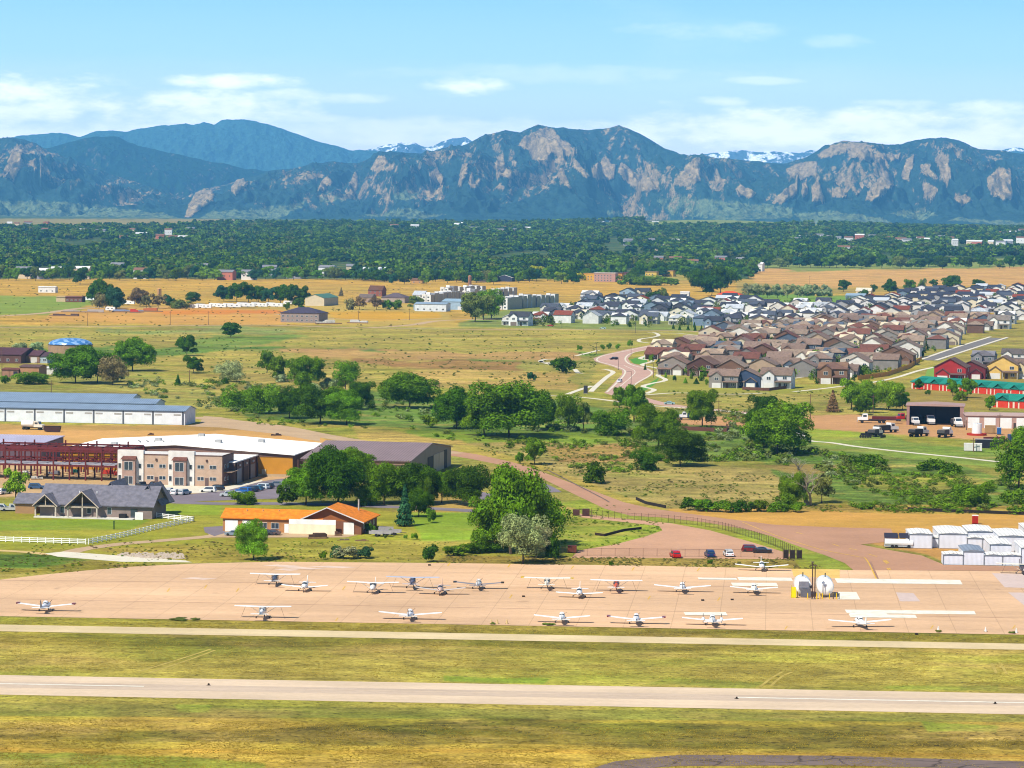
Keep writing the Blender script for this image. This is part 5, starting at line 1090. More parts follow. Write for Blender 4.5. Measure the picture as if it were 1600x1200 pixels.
def pl(*p): m.hull([Vector(q)-Vector((0,0,.22)) for q in p], [Vector(q) for q in p])
pl((x0-.4,-.9,3.1), ra, rb, (x0-.4,D+.8,3.1)); pl(ra, (x1+.8,-.9,3.1), (x1+.8,D+.8,3.1), rb); pl(rb, (x1+.8,D+.8,3.1), (x0-.4,D+.8,3.1)); m.build('main_roof', M_ROOF, o, ORG)
m = MB(); m.hull([(x0-.5,-1.0,2.85),(xm,-1.0,6.4),(xm,-1.0,6.65),(x0-.5,-1.0,3.15)], [(x0-.5,-.92,2.85),(xm,-.92,6.4),(xm,-.92,6.65),(x0-.5,-.92,3.15)]); m.hull([(xm,-1.0,6.4),(x1+.9,-1.0,2.85),(x1+.9,-1.0,3.15),(xm,-1.0,6.65)], [(xm,-.92,6.4),(x1+.9,-.92,2.85),(x1+.9,-.92,3.15),(xm,-.92,6.65)]); m.build('bargeboard', M_GLOSS, o, C('#E8E0E0'))
m = MB(); m.box(w/2+.3, w/2+12.0, -1.6, -1.4, 0, 3.6); m.build('fence_panel', M_SIDING, o, C('#F6ECCC', 1.2))
m = MB(); m.box(w/2+.3, w/2+12.0, -1.62, -1.605, 2.4, 3.6); m.build('fence_top', M_WALL, o, WHITE)
m = MB(); m.box(x1-4.4, x1-1.8, .06, .19, 0, 2.9); m.build('white_door', M_SIDING, o, WHITE)
for k in range(4): window(o, x1, 3+k*4, 1.1, 1.3, 1.2, 'r')
for k, (a, b) in enumerate(((-3, 3), (1, 3.2), (5, 3.4))): m = MB(); m.cyl((a, b, 4.3), (a, b, 5.3), .13); m.build('vent_pipe', M_MATT, o, C('#C8A888'))
m = MB(); m.cyl((xm+5, 13, 4.6), (xm+5, 13, 7.4), .2); m.build('chimney', M_MATT, o, C('#C8C4C0'))
# --- open truck shed & white-door garages on the right
c, w, rz = front((1417,664),(1505,665.5), -9)
o = empty("open_shed", c, rz, "tall mauve open-fronted truck shed with dark interior", "shed")
PK = C('#B08A80'); h = 7.4; D = 16
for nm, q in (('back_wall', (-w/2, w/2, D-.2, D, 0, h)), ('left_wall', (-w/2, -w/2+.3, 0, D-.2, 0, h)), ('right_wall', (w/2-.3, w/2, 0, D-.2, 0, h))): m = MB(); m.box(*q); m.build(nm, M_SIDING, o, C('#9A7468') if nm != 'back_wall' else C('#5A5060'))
m = MB(); m.hull([(-w/2-.5,-.5,h),(w/2+.5,-.5,h),(w/2+.5,-.5,h+.3),(0,-.5,h+.9),(-w/2-.5,-.5,h+.3)], [(-w/2-.5,D+.5,h),(w/2+.5,D+.5,h),(w/2+.5,D+.5,h+.3),(0,D+.5,h+.9),(-w/2-.5,D+.5,h+.3)]); m.build('roof', M_SIDING, o, C('#BC9A90'))
for x in (-w/2+.5, 0, w/2-.5): m = MB(); m.box(x-.2, x+.2, D-.6, D-.21, 0, h-.1); m.build('column', M_STEEL, o, C('#4A3A48'))
m = MB(); m.box(-w/2-.1, -w/2+1.0, -.3, -.01, 0, h-.1); m.build('corner_post', M_SIDING, o, PK)
m = MB(); m.box(w/2-1.4, w/2+.1, -.3, -.01, 0, h-.1); m.build('corner_post', M_SIDING, o, PK)
c, w, rz = front((1508,668),(1660,671), -3)
o = empty("garage_block", c, rz, "long mauve garage block with white roller doors beside the open shed", "garage")
m = MB(); m.box(-w/2, w/2, 0, 12, 0, 4.6); m.build('wall', M_WALL, o, C('#C4A094'))
m = MB(); slab(m, (-w/2-.3,-.4,4.85),(w/2+.3,-.4,4.85),(w/2+.3,12.3,5.3),(-w/2-.3,12.3,5.3), .24); m.build('roof', M_SIDING, o, C('#CDB0A4'))
for k in range(5):
    x = -w/2+.8+k*6.1; m = MB(); m.box(x, x+4.3, -.14, -.01, 0, 4.0); m.build('garage_door', M_SIDING, o, WHITE)
m = MB(); m.box(-w/2+18.0, -w/2+18.9, -.1, -.01, 0, 2.1); m.build('door', M_GLOSS, o, C('#4A4040'))
# --- green roofed red storage buildings
def storage(fl, fr, depth, lab):
    c, w, rz = front(fl, fr); o = empty("storage_building", c, rz, lab, "storage units", "green-roofed storage buildings")
    m = MB(); m.box(-w/2, w/2, 0, depth, 0, 3.3); m.build('wall', M_WALL, o, C('#EBD8C4'))
    m = MB(); gable_roof(m, -w/2, w/2, 0, depth, 3.3, 2.2, 'x', .5); m.build('roof', M_MROOF, o, C('#2E9480'))
    n = int(w/10)
    for k in range(n):
        a = -w/2+1+k*w/n
        m = MB(); m.hull([(a+2.0,-.3,3.3),(a+7.6,-.3,3.3),(a+4.8,-.3,5.0)], [(a+2.0,depth*.4,3.3),(a+7.6,depth*.4,3.3),(a+4.8,depth*.4,5.0)]); m.build('dormer', M_WALL, o, C('#1F6A60'))
        m = MB(); gable_roof(m, a+2.0, a+7.6, -.5, depth*.42, 3.3, 1.8, 'y', .3, .15); m.build('dormer_roof', M_MROOF, o, C('#2A8876'))
        m = MB(); m.box(a+2.4, a+7.2, -.12, -.01, 0, 3.0); m.build('roller_door', M_SIDING, o, C('#E0442C'))
        for q in (a+.1, a+7.9): m = MB(); m.box(q, q+1.5, -.12, -.01, 0, 2.7); m.build('unit_door', M_SIDING, o, C('#D83C28'))
    return o
storage((1424,607),(1650,624), 15, "upper long red storage row with green roof and small gables")
storage((1548,636),(1720,645), 13, "lower red storage row with green roof at the right edge")
# --- T hangars at right: single white metal sheds
def hangar(fl, fr, dep, hh, lab, roof='#F6F4EE', low=False):
    hh *= .9; c, w, rz = front(fl, fr, -3); o = empty("portable_hangar", c, rz, lab, "hangar", "white portable hangars")
    m = MB(); gable_body(m, -w/2, w/2, 0, dep, hh, .28, 'y'); m.build('wall', M_WALL, o, C('#EEF0F6', 1.15))
    m = MB(); gable_roof(m, -w/2, w/2, 0, dep, hh, .28, 'y', .12, .12); m.build('roof', M_MROOF, o, C(roof, 1.15))
    m = MB(); m.box(-w/2+.15, w/2-.15, -.1, -.01, .1, hh-.25); m.build('hangar_door', M_SIDING, o, C('#E4E8F4', 1.15))
    m = MB(); m.box(-w/2-.1, w/2+.1, -.22, -.13, hh-.12, hh+.06); m.build('eave_trim', M_MATT, o, C('#7C8490'))
    m = MB(); m.box(-w/2-.12, -w/2-.02, -.16, .02, 0, hh-.13); m.build('corner_trim', M_MATT, o, C('#7C8490'))
    return o
hangar((1421,857),(1456,857), 11, 3.8, "tall hangar behind the trailer, leftmost of the rear white hangars")
hangar((1441,855.5),(1467,856), 5, 2.6, "low wing hangar left of the broad rear hangar")
hangar((1467,857),(1511,857.6), 17, 3.9, "broad tall hangar in the rear row with ribbed door")
hangar((1511.5,859),(1535,859.5), 4.5, 3.1, "low hangar bay just right of the broad rear hangar")
hangar((1535.5,859.5),(1560,860), 4.5, 3.1, "second low hangar bay, touching the right-hand tall rear hangar")
hangar((1512,852),(1553,852.6), 14, 3.7, "tall white hangar behind the two low bays of the rear row")
hangar((1560.5,862),(1606,862.8), 16, 4.1, "right-hand tall hangar of the rear row by the picture edge")
hangar((1600,846),(1650,847), 12, 3.6, "white hangar roof farthest right and farthest back")
hangar((1474,882.5),(1505,883), 5, 2.6, "low hangar at the left end of the front row")
hangar((1505.5,883),(1537.5,883.5), 12, 3.5, "tall front-row hangar with the grey roof", '#8E96A4')
hangar((1538,883.5),(1566.5,884), 4.5, 2.6, "low front-row hangar right of the grey-roofed one")
hangar((1567,884),(1595,884.4), 4.5, 2.6, "second low front-row hangar from the grey-roofed one")
hangar((1547,875),(1580,875.4), 12, 4.0, "tall hangar standing behind the low pair of the front row")
hangar((1596,884.5),(1640,885), 14, 4.6, "tall front-row hangar cut by the right picture edge")
# --- mid-distance buildings
def simple_building(nm, fl, fr, dep, hh, rise, wall, roof, lab, cat, axis='x', mat=None, rmat=None, wins=0, door=None, ang=None, hip=False, storeys=1):
    c, w, rz = front(fl, fr, ang); o = empty(nm, c, rz, lab, cat)
    m = MB()
    if hip or rise == 0: m.box(-w/2, w/2, 0, dep, 0, hh)
    else: gable_body(m, -w/2, w/2, 0, dep, hh, rise, axis)
    m.build('wall', mat or M_WALL, o, C(wall))
    m = MB()
    if hip: hip_roof(m, -w/2, w/2, 0, dep, hh, rise)
    elif rise == 0: m.box(-w/2-.2, w/2+.2, -.2, dep+.2, hh, hh+.3)
    else: gable_roof(m, -w/2, w/2, 0, dep, hh, rise, axis, .4)
    m.build('roof', rmat or M_ROOF, o, C(roof))
    for s in range(storeys):
        for k in range(wins): window(o, -w/2+w*(k+.5)/wins, 0, 1.1+s*3.0, min(1.6, w/wins*.6), 1.3)
    if door: m = MB(); m.box(w*.2, w*.2+min(3.5, w*.25), -.12, -.01, 0, min(3, hh*.8)); m.build('door', M_SIDING, o, C(door))
    return o
sb = simple_building
sb("barn", (-30,569),(40,566), 26, 4.5, 3, '#6A4A42', '#5A3A44', "large dark maroon barn roof at the left edge", "barn", wins=4, ang=-12)
sb("barn", (18,566),(60,568), 14, 4, 2.2, '#9A7A66', '#5E3E48', "lower maroon-roofed barn in front of the domed tank", "barn", wins=3, door='#E0DCD8', ang=-12)
sb("barn", (55,568),(76,567), 12, 3.6, 1.8, '#B0C0C8', '#56404A', "small pale barn with maroon roof just left of the big tree", "barn", wins=2, ang=-12)
sb("shed", (30,590),(62,590), 10, 5.0, .8, '#B98A68', '#6E5450', "flat tan block shed below the maroon barns", "shed", wins=2, ang=-12)
sb("shed", (4,589),(28,590), 9, 3.6, .6, '#A8806A', '#7A4A40', "reddish low shed with dark doorway at the left edge", "shed", door='#2E3040', ang=-12)
sb("shed", (62,584),(82,586), 8, 3.0, .5, '#E4E0D8', '#E8E8E6', "small white-roofed shed below the domed tank", "shed", ang=-12)
sb("shed", (156,572),(176,572), 9, 3, 1.6, '#C8B8A8', '#5A4250', "dark-roofed shed between the two big trees right of the domed tank", "shed", door='#D8D4CC', ang=-12)
sb("barn", (476,478),(507,478), 42, 7, 3.2, '#E2D3B4', '#5E8A70', "cream barn with a sage green roof", "barn", 'y', M_SIDING, M_MROOF, ang=-14)
sb("clubhouse", (437,504),(499,504), 22, 7, 4.2, '#A08F88', '#4E465A', "taupe two-storey building with dark hipped roof in the construction dirt", "building", hip=True, wins=8, storeys=2, ang=-14)
sb("shed", (648,486),(697,487), 16, 6, 1.4, '#E8EEF4', '#9FB4C8', "long white metal shed with pale blue roof by the town houses", "shed", rmat=M_MROOF, wins=5, ang=-12)
sb("shed", (690,484),(726,484), 26, 7, 2.0, '#A8C0D4', '#A8C4D8', "blue-grey metal shed right of the long white shed", "shed", rmat=M_MROOF, door='#E8ECF0', ang=-14)
sb("barn", (742,440),(775,440), 20, 5, 2.6, '#4A4650', '#5C5660', "dark barn with pale roof edge before the far woods", "barn", wins=3, ang=-12)
sb("barn", (776,440),(800,440), 18, 5, 3.2, '#3E4258', '#E4E2E2', "white-roofed dark barn right of the first dark barn", "barn", 'y', ang=-12)
sb("barn", (722,432),(790,430), 16, 6, 3, '#5A5650', '#5E5A56', "long dark barn roof behind the two dark barns", "barn", ang=-12)
sb("house", (642,443),(660,443), 12, 4, 2.4, '#C89A5C', '#7A5A46', "small golden-brown house at the edge of the far woods", "house", wins=2, ang=-12)
sb("trailer_building", (60,457),(86,457.5), 8, 5.5, .6, '#F0F0F0', '#F4F4F2', "long white box building in the left golden field", "building", wins=3, ang=-10)
sb("shed", (101,472),(129,472), 10, 4.5, .8, '#7A4A3A', '#8A5A44', "long brown shed in the left fields", "shed", wins=4, ang=-10)
sb("shed", (90,471),(101,472), 10, 4.2, .8, '#D8C09A', '#C8A878', "small tan shed left of the long brown shed", "shed", ang=-10)
sb("house", (575,463),(597,463), 14, 6, 4.5, '#9A5A44', '#6E4A3A', "brown-roofed farmhouse behind the cream barn", "house", wins=3, storeys=2, ang=-16)
sb("house", (560,472),(580,473), 14, 4.5, 3, '#B49A88', '#7A6A62', "tan low house below the brown farmhouse", "house", wins=3, ang=-16)
sb("house", (596,473),(632,474), 18, 5, 4.2, '#B8A698', '#6A5C62', "wide house with grey-mauve roof left of the town houses", "house", hip=True, wins=4, ang=-16)
sb("house", (645,470),(662,471), 14, 6, 3.5, '#ECECEC', '#C8CCD4', "white gabled house at the left end of the town houses", "house", wins=2, storeys=2, ang=-16)
sb("house", (1122,467),(1154,466), 16, 4, 3.4, '#EFE6DC', '#E0562E', "white house with bright orange-red roof behind the town", "house", hip=True, wins=4, ang=-14)
sb("barn", (1322,468),(1350,468), 18, 4, 2, '#7A8A98', '#A4BCD0', "pale blue-roofed barn between the gold field and the roofs", "barn", wins=3, rmat=M_MROOF, ang=-14)
sb("house", (1338,460),(1360,460), 14, 4, 3, '#E4D2B0', '#E2DCCA', "cream farmhouse just above the pale blue-roofed barn", "house", wins=3, ang=-14)
sb("trailer_building", (1063,463),(1076,463), 6, 4, .8, '#F2F2F2', '#F4F4F4', "small white building between the olive hedge and orange-red roof", "building", wins=2, ang=-14)
for i, (x, y, w, h, wc, rc_, nm) in enumerate(((928,440,34,9,'#C89A8C','#D8C8BC','long pink-tan apartment block before the far woods'),(912,438,18,7,'#E8B23C','#C8984C','golden apartment block left of the pink-tan one'),(958,439,14,8,'#D89A30','#8A5A4C','orange apartment block right of the pink-tan one'),(974,438,14,8,'#7A4440','#6A4A48','maroon apartment block at the right end of the colourful blocks'),(945,440,12,8,'#8E4A40','#7A5048','brick-red block between the pink-tan and orange blocks'),(1008,434,18,6,'#E8C45C','#A88A5C','yellow house row left of the gap in the far woods'),(1034,432,18,6,'#E4B850','#9A7A5C','second yellow house row near the far woods'))):
    c = G(x, y); sc = c.y/F
    o = empty("apartment_block", c, math.radians(-14), nm, "apartment block", "apartment blocks before the far woods")
    W2 = w*sc; H2 = h*1.45*sc; m = MB(); m.box(0, W2, 0, 16, 0, H2); m.build('wall', M_WALL, o, C(wc)); m = MB(); m.box(-.4, W2+.4, -.4, 16.4, H2, H2+1.0); m.build('roof', M_ROOF, o, C(rc_))
    for s in range(int(H2//3)):
        for k in range(int(W2//4)): window(o, 2+k*4, 0, 1+s*3, 1.8, 1.5)
# silos
def silo(x, y, w, h, col, lab, dome=True):
    c = G(x, y); sc = c.y/F; r = w*sc/2; o = empty("silo", c, 0, lab, "silo"); hh = h*sc
    m = MB(); m.cyl((0,0,0), (0,0,hh*.88), r, n=20); m.build('body', M_SIDING, o, C(col))
    m = MB(); m.loft([[(rr*math.cos(a), rr*math.sin(a), z) for a in [2*math.pi*k/20 for k in range(20)]] for rr, z in ((r*1.02, hh*.88), (r*.8, hh*.96), (r*.2, hh))]); m.build('roof', M_WALL, o, C(col, 1.1))
    m = MB(); m.box(-.3, .3, -r-.25, -r-.05, 0, hh*.9); m.build('ladder', M_STEEL, o, C('#6A6A6A'))
silo(569.5,436,6,19,'#E2E6EA',"leftmost tall white silo at the far woods' edge"); silo(577,434,6,16,'#D2DAE0',"second white silo, close behind the leftmost one"); silo(594,436,7,19,'#DDE2E6',"white silo of the right-hand pair at the far woods' edge"); silo(603,434,7,17,'#CFD6DC',"grey-white silo, rightmost by the far woods")
silo(734,447,5.5,17,'#A87858',"slim brick-brown silo before the dark barns"); silo(249,462,6.5,12,'#C89A68',"tan silo in the golden field by the farmyard"); silo(651,484,10,9,'#A8BCCC',"squat blue-grey grain bin left of the long white shed")
# domed water tank
c = G(107,552); sc = c.y/F; R_ = 34.5*sc; c = c+Vector((0, R_*.6, 0)); o = empty("domed_tank", c, 0, "large tan round water tank with a blue and white faceted dome", "water tank")
m = MB(); m.cyl((0,0,0), (0,0,13*sc), R_, n=40); m.build('wall', M_WALL, o, C('#B09072'))
m = MB(); m2 = MB(); rings = [(R_*math.cos(a), 13*sc+10.5*sc*math.sin(a)) for a in np.linspace(.0, 1.45, 7)]
m.mi = 0
def ringpt(j, k): rr, z = rings[j]; a = 2*math.pi*(k+.5*(j % 2))/22; return Vector((rr*math.cos(a), rr*math.sin(a), z))
for j in range(6):
    for k in range(22):
        A, B, C1, D1 = ringpt(j, k), ringpt(j, k+1), ringpt(j+1, k+(1 if j % 2 else 0)), ringpt(j+1, k+1+(1 if j % 2 else 0))
        (m if (k+j) % 3 else m2).face((A, B, C1)); (m2 if (k+j) % 2 else m).face((B, D1, C1))
m.build('dome', M_GLOSS, o, C('#4E86C8')); m2.build('dome_panel', M_GLOSS, o, C('#9CC0EC'))
m = MB(); m.cyl((0,0,12.8*sc), (0,0,13.4*sc), R_*1.02, n=40); m.build('rim', M_MATT, o, C('#5A4640'))

# --- town houses (tall narrow white & black)
def make_townhouse(dark):
    o = empty("town_house", (0,0,0)); w, d, h = 8.0, 12, 10.5
    wc = C('#8A8A90') if dark else C('#F0F0EE', 1.1); m = MB(); m.box(-w/2, w/2, 0, d, 0, h); m.build('wall', M_WALL, o, wc)
    m = MB(); m.box(-w/2, w/2, 0, d, h+.01, h+.2); m.build('roof', M_MATT, o, C('#B8B8BE'))
    m = MB(); m.box(-w/2-.1, -w*.05, -.9, -.01, 0, h+1.0); m.build('bay', M_WALL, o, C('#F6F4F0', 1.15) if dark else C('#E6E2DC', 1.1))
    for z in (1.2, 4.4, 7.6):
        window(o, w*.22, 0, z, 1.8, 1.6); window(o, -w*.27, -.9, z, 1.4, 1.6)
    m = MB(); m.box(w/2+.01, w/2+.05, 0, d, 0, h); m.build('side_wall', M_WALL, o, C('#C8B8A4'))
    return o
THP = [make_townhouse(False), make_townhouse(True)]; used = [0, 0]
def put(protos, used, i, p, rz):
    if not used[i]: used[i] = 1; o = protos[i]
    else: o = copy_tree(protos[i])
    o.location = p; o.rotation_euler = (0, 0, rz); return o
TH_ROWS = [("the left-hand run of white town houses", (663,478),(722,474), 9), ("the middle run behind the big olive tree", (726,472),(752,470), 4), ("the run right of the big olive tree", (783,484),(806,482), 4), ("the right-hand tall town house run", (800,482),(864,478), 9), ("the back run behind the left-hand one", (690,466),(752,462), 7), ("the back run left of the right-hand one", (770,470),(800,468), 4)]
for phrase, a, b, n in TH_ROWS:
    for k in range(n):
        s = (k+.5)/n; dk = (k % 3 == 1)
        o = put(THP, used, 1 if dk else 0, G(a[0]+(b[0]-a[0])*s, a[1]+(b[1]-a[1])*s), math.radians(-17)); o.scale = (1, 1, random.uniform(.9, 1.12))
        tag(o, f"{'grey' if dk else 'white'} town house, {ordn(k+1)} from left in {phrase}", "town house", "town houses")

# --- suburban houses
def make_house(kind, detail=True):
    """unit colours are set per copy; front faces -y"""
    o = empty("house", (0,0,0)); r = random.Random(kind*13+1)
    w = (12.5, 13.5, 11.5, 14.0, 12.0, 13.0)[kind]; d = (11, 12, 12, 11, 13, 11)[kind]; h = (5.4, 5.2, 5.6, 3.2, 5.4, 5.0)[kind]
    axis = 'xyxxyx'[kind]; rise = (2.6, 3.0, 2.4, 2.8, 3.2, 2.6)[kind]
    m = MB(); gable_body(m, -w/2, w/2, 0, d, h, rise, axis)
    gx = (-w*.22, w*.2, -w*.2, w*.22, -w*.22, w*.24)[kind]; gw = (4.6, 5, 4.4, 5.4, 4.8, 4.4)[kind]; gh = min(h, (h, 2.9, h, h, 3.0, h)[kind]); gr = gw*.36; pd = 1.4
    gable_body(m, gx-gw/2, gx+gw/2, -pd, 2, gh, gr, 'y'); m.build('wall', M_WALL, o)
    m = MB()
    if kind in (2, 5): hip_roof(m, -w/2, w/2, 0, d, h, rise+.2)
    else: gable_roof(m, -w/2, w/2, 0, d, h, rise, axis, .45)
    gable_roof(m, gx-gw/2, gx+gw/2, -pd, 3.5, gh, gr, 'y', .35)
    px0, px1 = (gx+gw/2+.3, w/2) if gx < 0 else (-w/2, gx-gw/2-.3)
    slab(m, (px0-.2, -1.9, 2.75), (px1+.2, -1.9, 2.75), (px1+.2, .1, 3.2), (px0-.2, .1, 3.2), .18); m.build('roof', M_ROOF, o)
    gx2 = gx if kind != 3 else gx
    m = MB(); m.box(gx-1.9, gx+1.9, -pd-.1, -pd-.01, 0, 2.2); m.build('garage_door', M_SIDING, o)
    m = MB(); m.box((px0+px1)/2-1.9, (px0+px1)/2-.9, -.1, -.01, 0, 2.1); m.build('front_door', M_GLOSS, o)
    m = MB(); m.box(px0, px0+.2, -1.8, -1.6, 0, 2.6); m.box(px1-.2, px1, -1.8, -1.6, 0, 2.6); m.build('porch_post', M_MATT, o)
    if gh > 4: window(o, gx, -pd, 3.4, 1.7, 1.3)
    if h > 4: window(o, (px0+px1)/2+.6, 0, 3.6, 1.7, 1.3)
    window(o, (px0+px1)/2+.9, 0, .9, 1.6, 1.3)
    if detail:
        window(o, -w/2, d*.35, .9, 1.4, 1.3, 'l'); window(o, w/2, d*.35, .9, 1.4, 1.3, 'r')
        if h > 4: window(o, w/2, d*.6, 3.6, 1.3, 1.3, 'r'); window(o, -w/2, d*.6, 3.6, 1.3, 1.3, 'l')
    return o
HP = [make_house(i) for i in range(6)]; HPL = [make_house(i, False) for i in range(6)]; hu = [0]*6; hul = [0]*6
WALLS_W = [('white','#EAEAE8'),('white','#EAEAE8'),('white','#E6E6EA'),('white','#EAEAE8'),('grey','#A8A8AC'),('pale','#D8D4CC'),('dark grey','#54545E'),('blue-grey','#7A8CA0'),('cream','#E4DCC4')]
ROOFS_W = [('charcoal','#444654')]*5+[('light grey','#C4CAD2')]+[('slate','#565C6A')]*2+[('russet','#8A4A3A')]
WALLS_B = [('tan','#B8A088'),('cream','#DCCFB4'),('white','#ECE8E0'),('grey','#8C8884'),('brown','#7A5C4C'),('pale','#CFC6B8'),('slate blue','#5A6678')]
ROOFS_B = [('taupe','#8A7468')]*5+[('mushroom','#9C8878')]*3+[('reddish brown','#7C5044')]*2
def place_house(p, rz, wc, rc_, lab, group, far, kind=None, sc=1.0):
    k = random.randrange(6) if kind is None else kind
    o = put(HPL if far else HP, hul if far else hu, k, p, rz); o.scale = (sc, sc, sc*random.uniform(.95, 1.08)); tag(o, lab, "house", group)
    a, b = C(wc[1], random.uniform(.9, 1.08)), C(rc_[1], random.uniform(.85, 1.12)); dk = random.random() < .3
    for ch in o.children:
        n = ch.name.split('.')[0]
        if n == 'wall': ch.color = a
        elif n == 'roof': ch.color = b
        elif n == 'garage_door': ch.color = C('#F0EEEA') if not dk else C('#8A7A70')
        elif n == 'front_door': ch.color = C('#5A3A30')
        elif n == 'porch_post': ch.color = C('#E8E4DC')
    return o
ang0 = math.radians(-15.5); AX = Vector((math.cos(ang0), math.sin(ang0), 0)); DP = Vector((-math.sin(ang0), math.cos(ang0), 0))
def district(name, poly, px_, py_, walls, roofs, org, hint, rows=(-3, 40)):
    rows_out = []
    O = G(*org)
    for j in range(*rows):
        row = []
        for i in range(-60, 60):
            p = O + AX*(px_*i + (px_*.5 if (j//2) % 2 else 0)) + DP*(py_*j)
            if p.y < 600: continue
            X, Y_ = proj(np.array(p.x), np.array(p.y), np.array(0.0)); X, Y_ = float(X), float(Y_)
            if X < -20 or X > 1625 or not bool(inpoly(np.array([X]), np.array([Y_]), poly)[0]): continue
            row.append(p)
        if row: rows_out.append(row)
    for ri, row in enumerate(rows_out):
        for i, p in enumerate(row):
            wc, rc_ = random.choice(walls), random.choice(roofs)
            jit = AX*random.uniform(-.8, .8)+DP*random.uniform(-1.5, 1.5); flip = math.pi if ri % 2 and random.random() < .5 else 0
            rw = 'front' if ri == 0 else ordn(ri+1)
            ALLH.append((p.y, p+jit, ang0+flip+math.radians(random.uniform(-3, 3)), wc, rc_, f"{wc[0]} house with {rc_[0]} roof, {ordn(i+1)} from left, {rw} row of {name}", f"houses in {name}", p.y > 2300, None, random.uniform(1.0, 1.14)))
ALLH = []
district("the brown-roofed suburb", [(1012,562),(1090,534),(1128,520),(1200,511),(1330,506),(1440,502),(1545,498),(1560,510),(1500,535),(1440,557),(1360,592),(1330,597),(1250,588),(1120,600),(1100,582),(1030,574)], 19.6, 47, WALLS_B, ROOFS_B, (1110,600), '')
district("the charcoal-roofed suburb", [(795,509),(850,494),(900,476),(930,468),(1010,470),(1100,474),(1140,468),(1200,480),(1300,478),(1370,468),(1440,456),(1640,450),(1640,486),(1545,497),(1330,505),(1200,510),(1130,516),(1000,508),(860,508)], 21.5, 76, WALLS_W, ROOFS_W, (800,508), '')
ALLH.sort(key=lambda t: t[0]); print("HOUSES", len(ALLH)); NEAR_H, FAR_H = ALLH[:262], ALLH[262:]
for t in NEAR_H: place_house(*t[1:])
M_DRV = pave("driveway_concrete", '#D8D0C0', .1, .3)
V_, F_ = [], []
for t in NEAR_H:
    c, s_ = math.cos(t[2]), math.sin(t[2]); n = len(V_); P = t[1]
    for x, y in ((-4.6, -8.5), (-.4, -8.5), (-.4, -1.5), (-4.6, -1.5)): V_.append((P.x+x*c-y*s_, P.y+x*s_+y*c, .04))
    F_.append((n, n+1, n+2, n+3))
me = bpy.data.meshes.new("driveway"); me.from_pydata(V_, [], F_); me.update(); tag(link("driveway", me, M_DRV), kind='structure')
# houses that stand out
for (x, y, rz, kd, wc, rc_, lab, s) in ((1050,586,-16,1,('grey','#9A9088'),('tan','#8A6E60'),"plain grey-sided house at the left corner of the brown-roofed suburb",1.1),(1094,588,-20,4,('brown','#5E4038'),('tan','#7E6254'),"dark brown two-storey house beside the winding road",1.15),
    (1130,606,-14,0,('slate','#9A948E'),('tan','#8C766A'),"taupe house left of the dark blue one",1.1),(1164,606,-14,1,('navy','#3E4E6A'),('tan','#8C766A'),"dark blue house with white windows above the grassy slope",1.05),(1212,607,-14,0,('white','#DADADC'),('tan','#847064'),"pale grey house with a wooden deck, lowest of the suburb",1.15),
    (1300,600,-12,2,('brown','#8E6E58'),('brown','#7A5C50'),"brown hip-roofed house at the lower right corner of the brown suburb",1.25),
    (1484,596,-16,4,('red','#B03434'),('brown','#6E5650'),"barn-red house above the green storage roofs",1.3),(1516,592,-16,1,('maroon','#7A2E34'),('brown','#6E5650'),"dark maroon house just right of the barn-red one",1.1),(1566,592,-16,4,('yellow','#E8C272'),('brown','#8A7468'),"pale yellow house above the green storage roofs",1.3),(1604,592,-16,0,('cream','#D8C8A0'),('brown','#7E6A60'),"cream house at the right edge above the storage roofs",1.2),
    (1535,574,-16,2,('grey','#8A8890'),('grey','#6A666C'),"grey house behind the barn-red and yellow houses",1.1),(1582,568,-16,0,('white','#E8E4E0'),('grey','#6A6260'),"white-fronted house behind the pale yellow house",1.0),(810,509,-16,0,('white','#F4F4F4'),('charcoal','#44464E'),"plain white house at the far left corner of the charcoal-roofed suburb",1.2),
    (920,470,-16,5,('white','#F0F0F0'),('grey','#8A8C92'),"tall white house with a flat turret behind the charcoal-roofed suburb",1.3),(980,466,-16,1,('blue','#9AB0C4'),('charcoal','#44464E'),"pale blue house at the top edge of the charcoal-roofed suburb",1.2),(1002,466,-16,0,('cream','#D8D0BC'),('charcoal','#44464E'),"cream house right of the pale blue one at the suburb's top edge",1.2),
    (1352,512,-16,0,('white','#E8E8E8'),('grey','#8A8480'),"white house above the upper end of the dark street",1.1),(1560,514,-16,0,('white','#EAEAE6'),('brown','#8A8078'),"white gabled house facing the dark street",1.3),(1572,506,-16,2,('white','#EAEAE6'),('slate','#6A6A70'),"white house one step above the gabled one on the dark street",1.15),(1592,500,-16,1,('pale','#DAD6CE'),('slate','#5E5E66'),"pale house two steps above the gabled one on the dark street",1.1)):
    place_house(G(x, y), math.radians(rz), wc, rc_, lab, "houses that edge the suburbs", False, kd, s)
for protos, us in ((HP, hu), (HPL, hul), (THP, used)):
    for i, p in enumerate(protos):
        if not us[i]:
            for ch in list(p.children_recursive): bpy.data.objects.remove(ch)
            bpy.data.objects.remove(p)
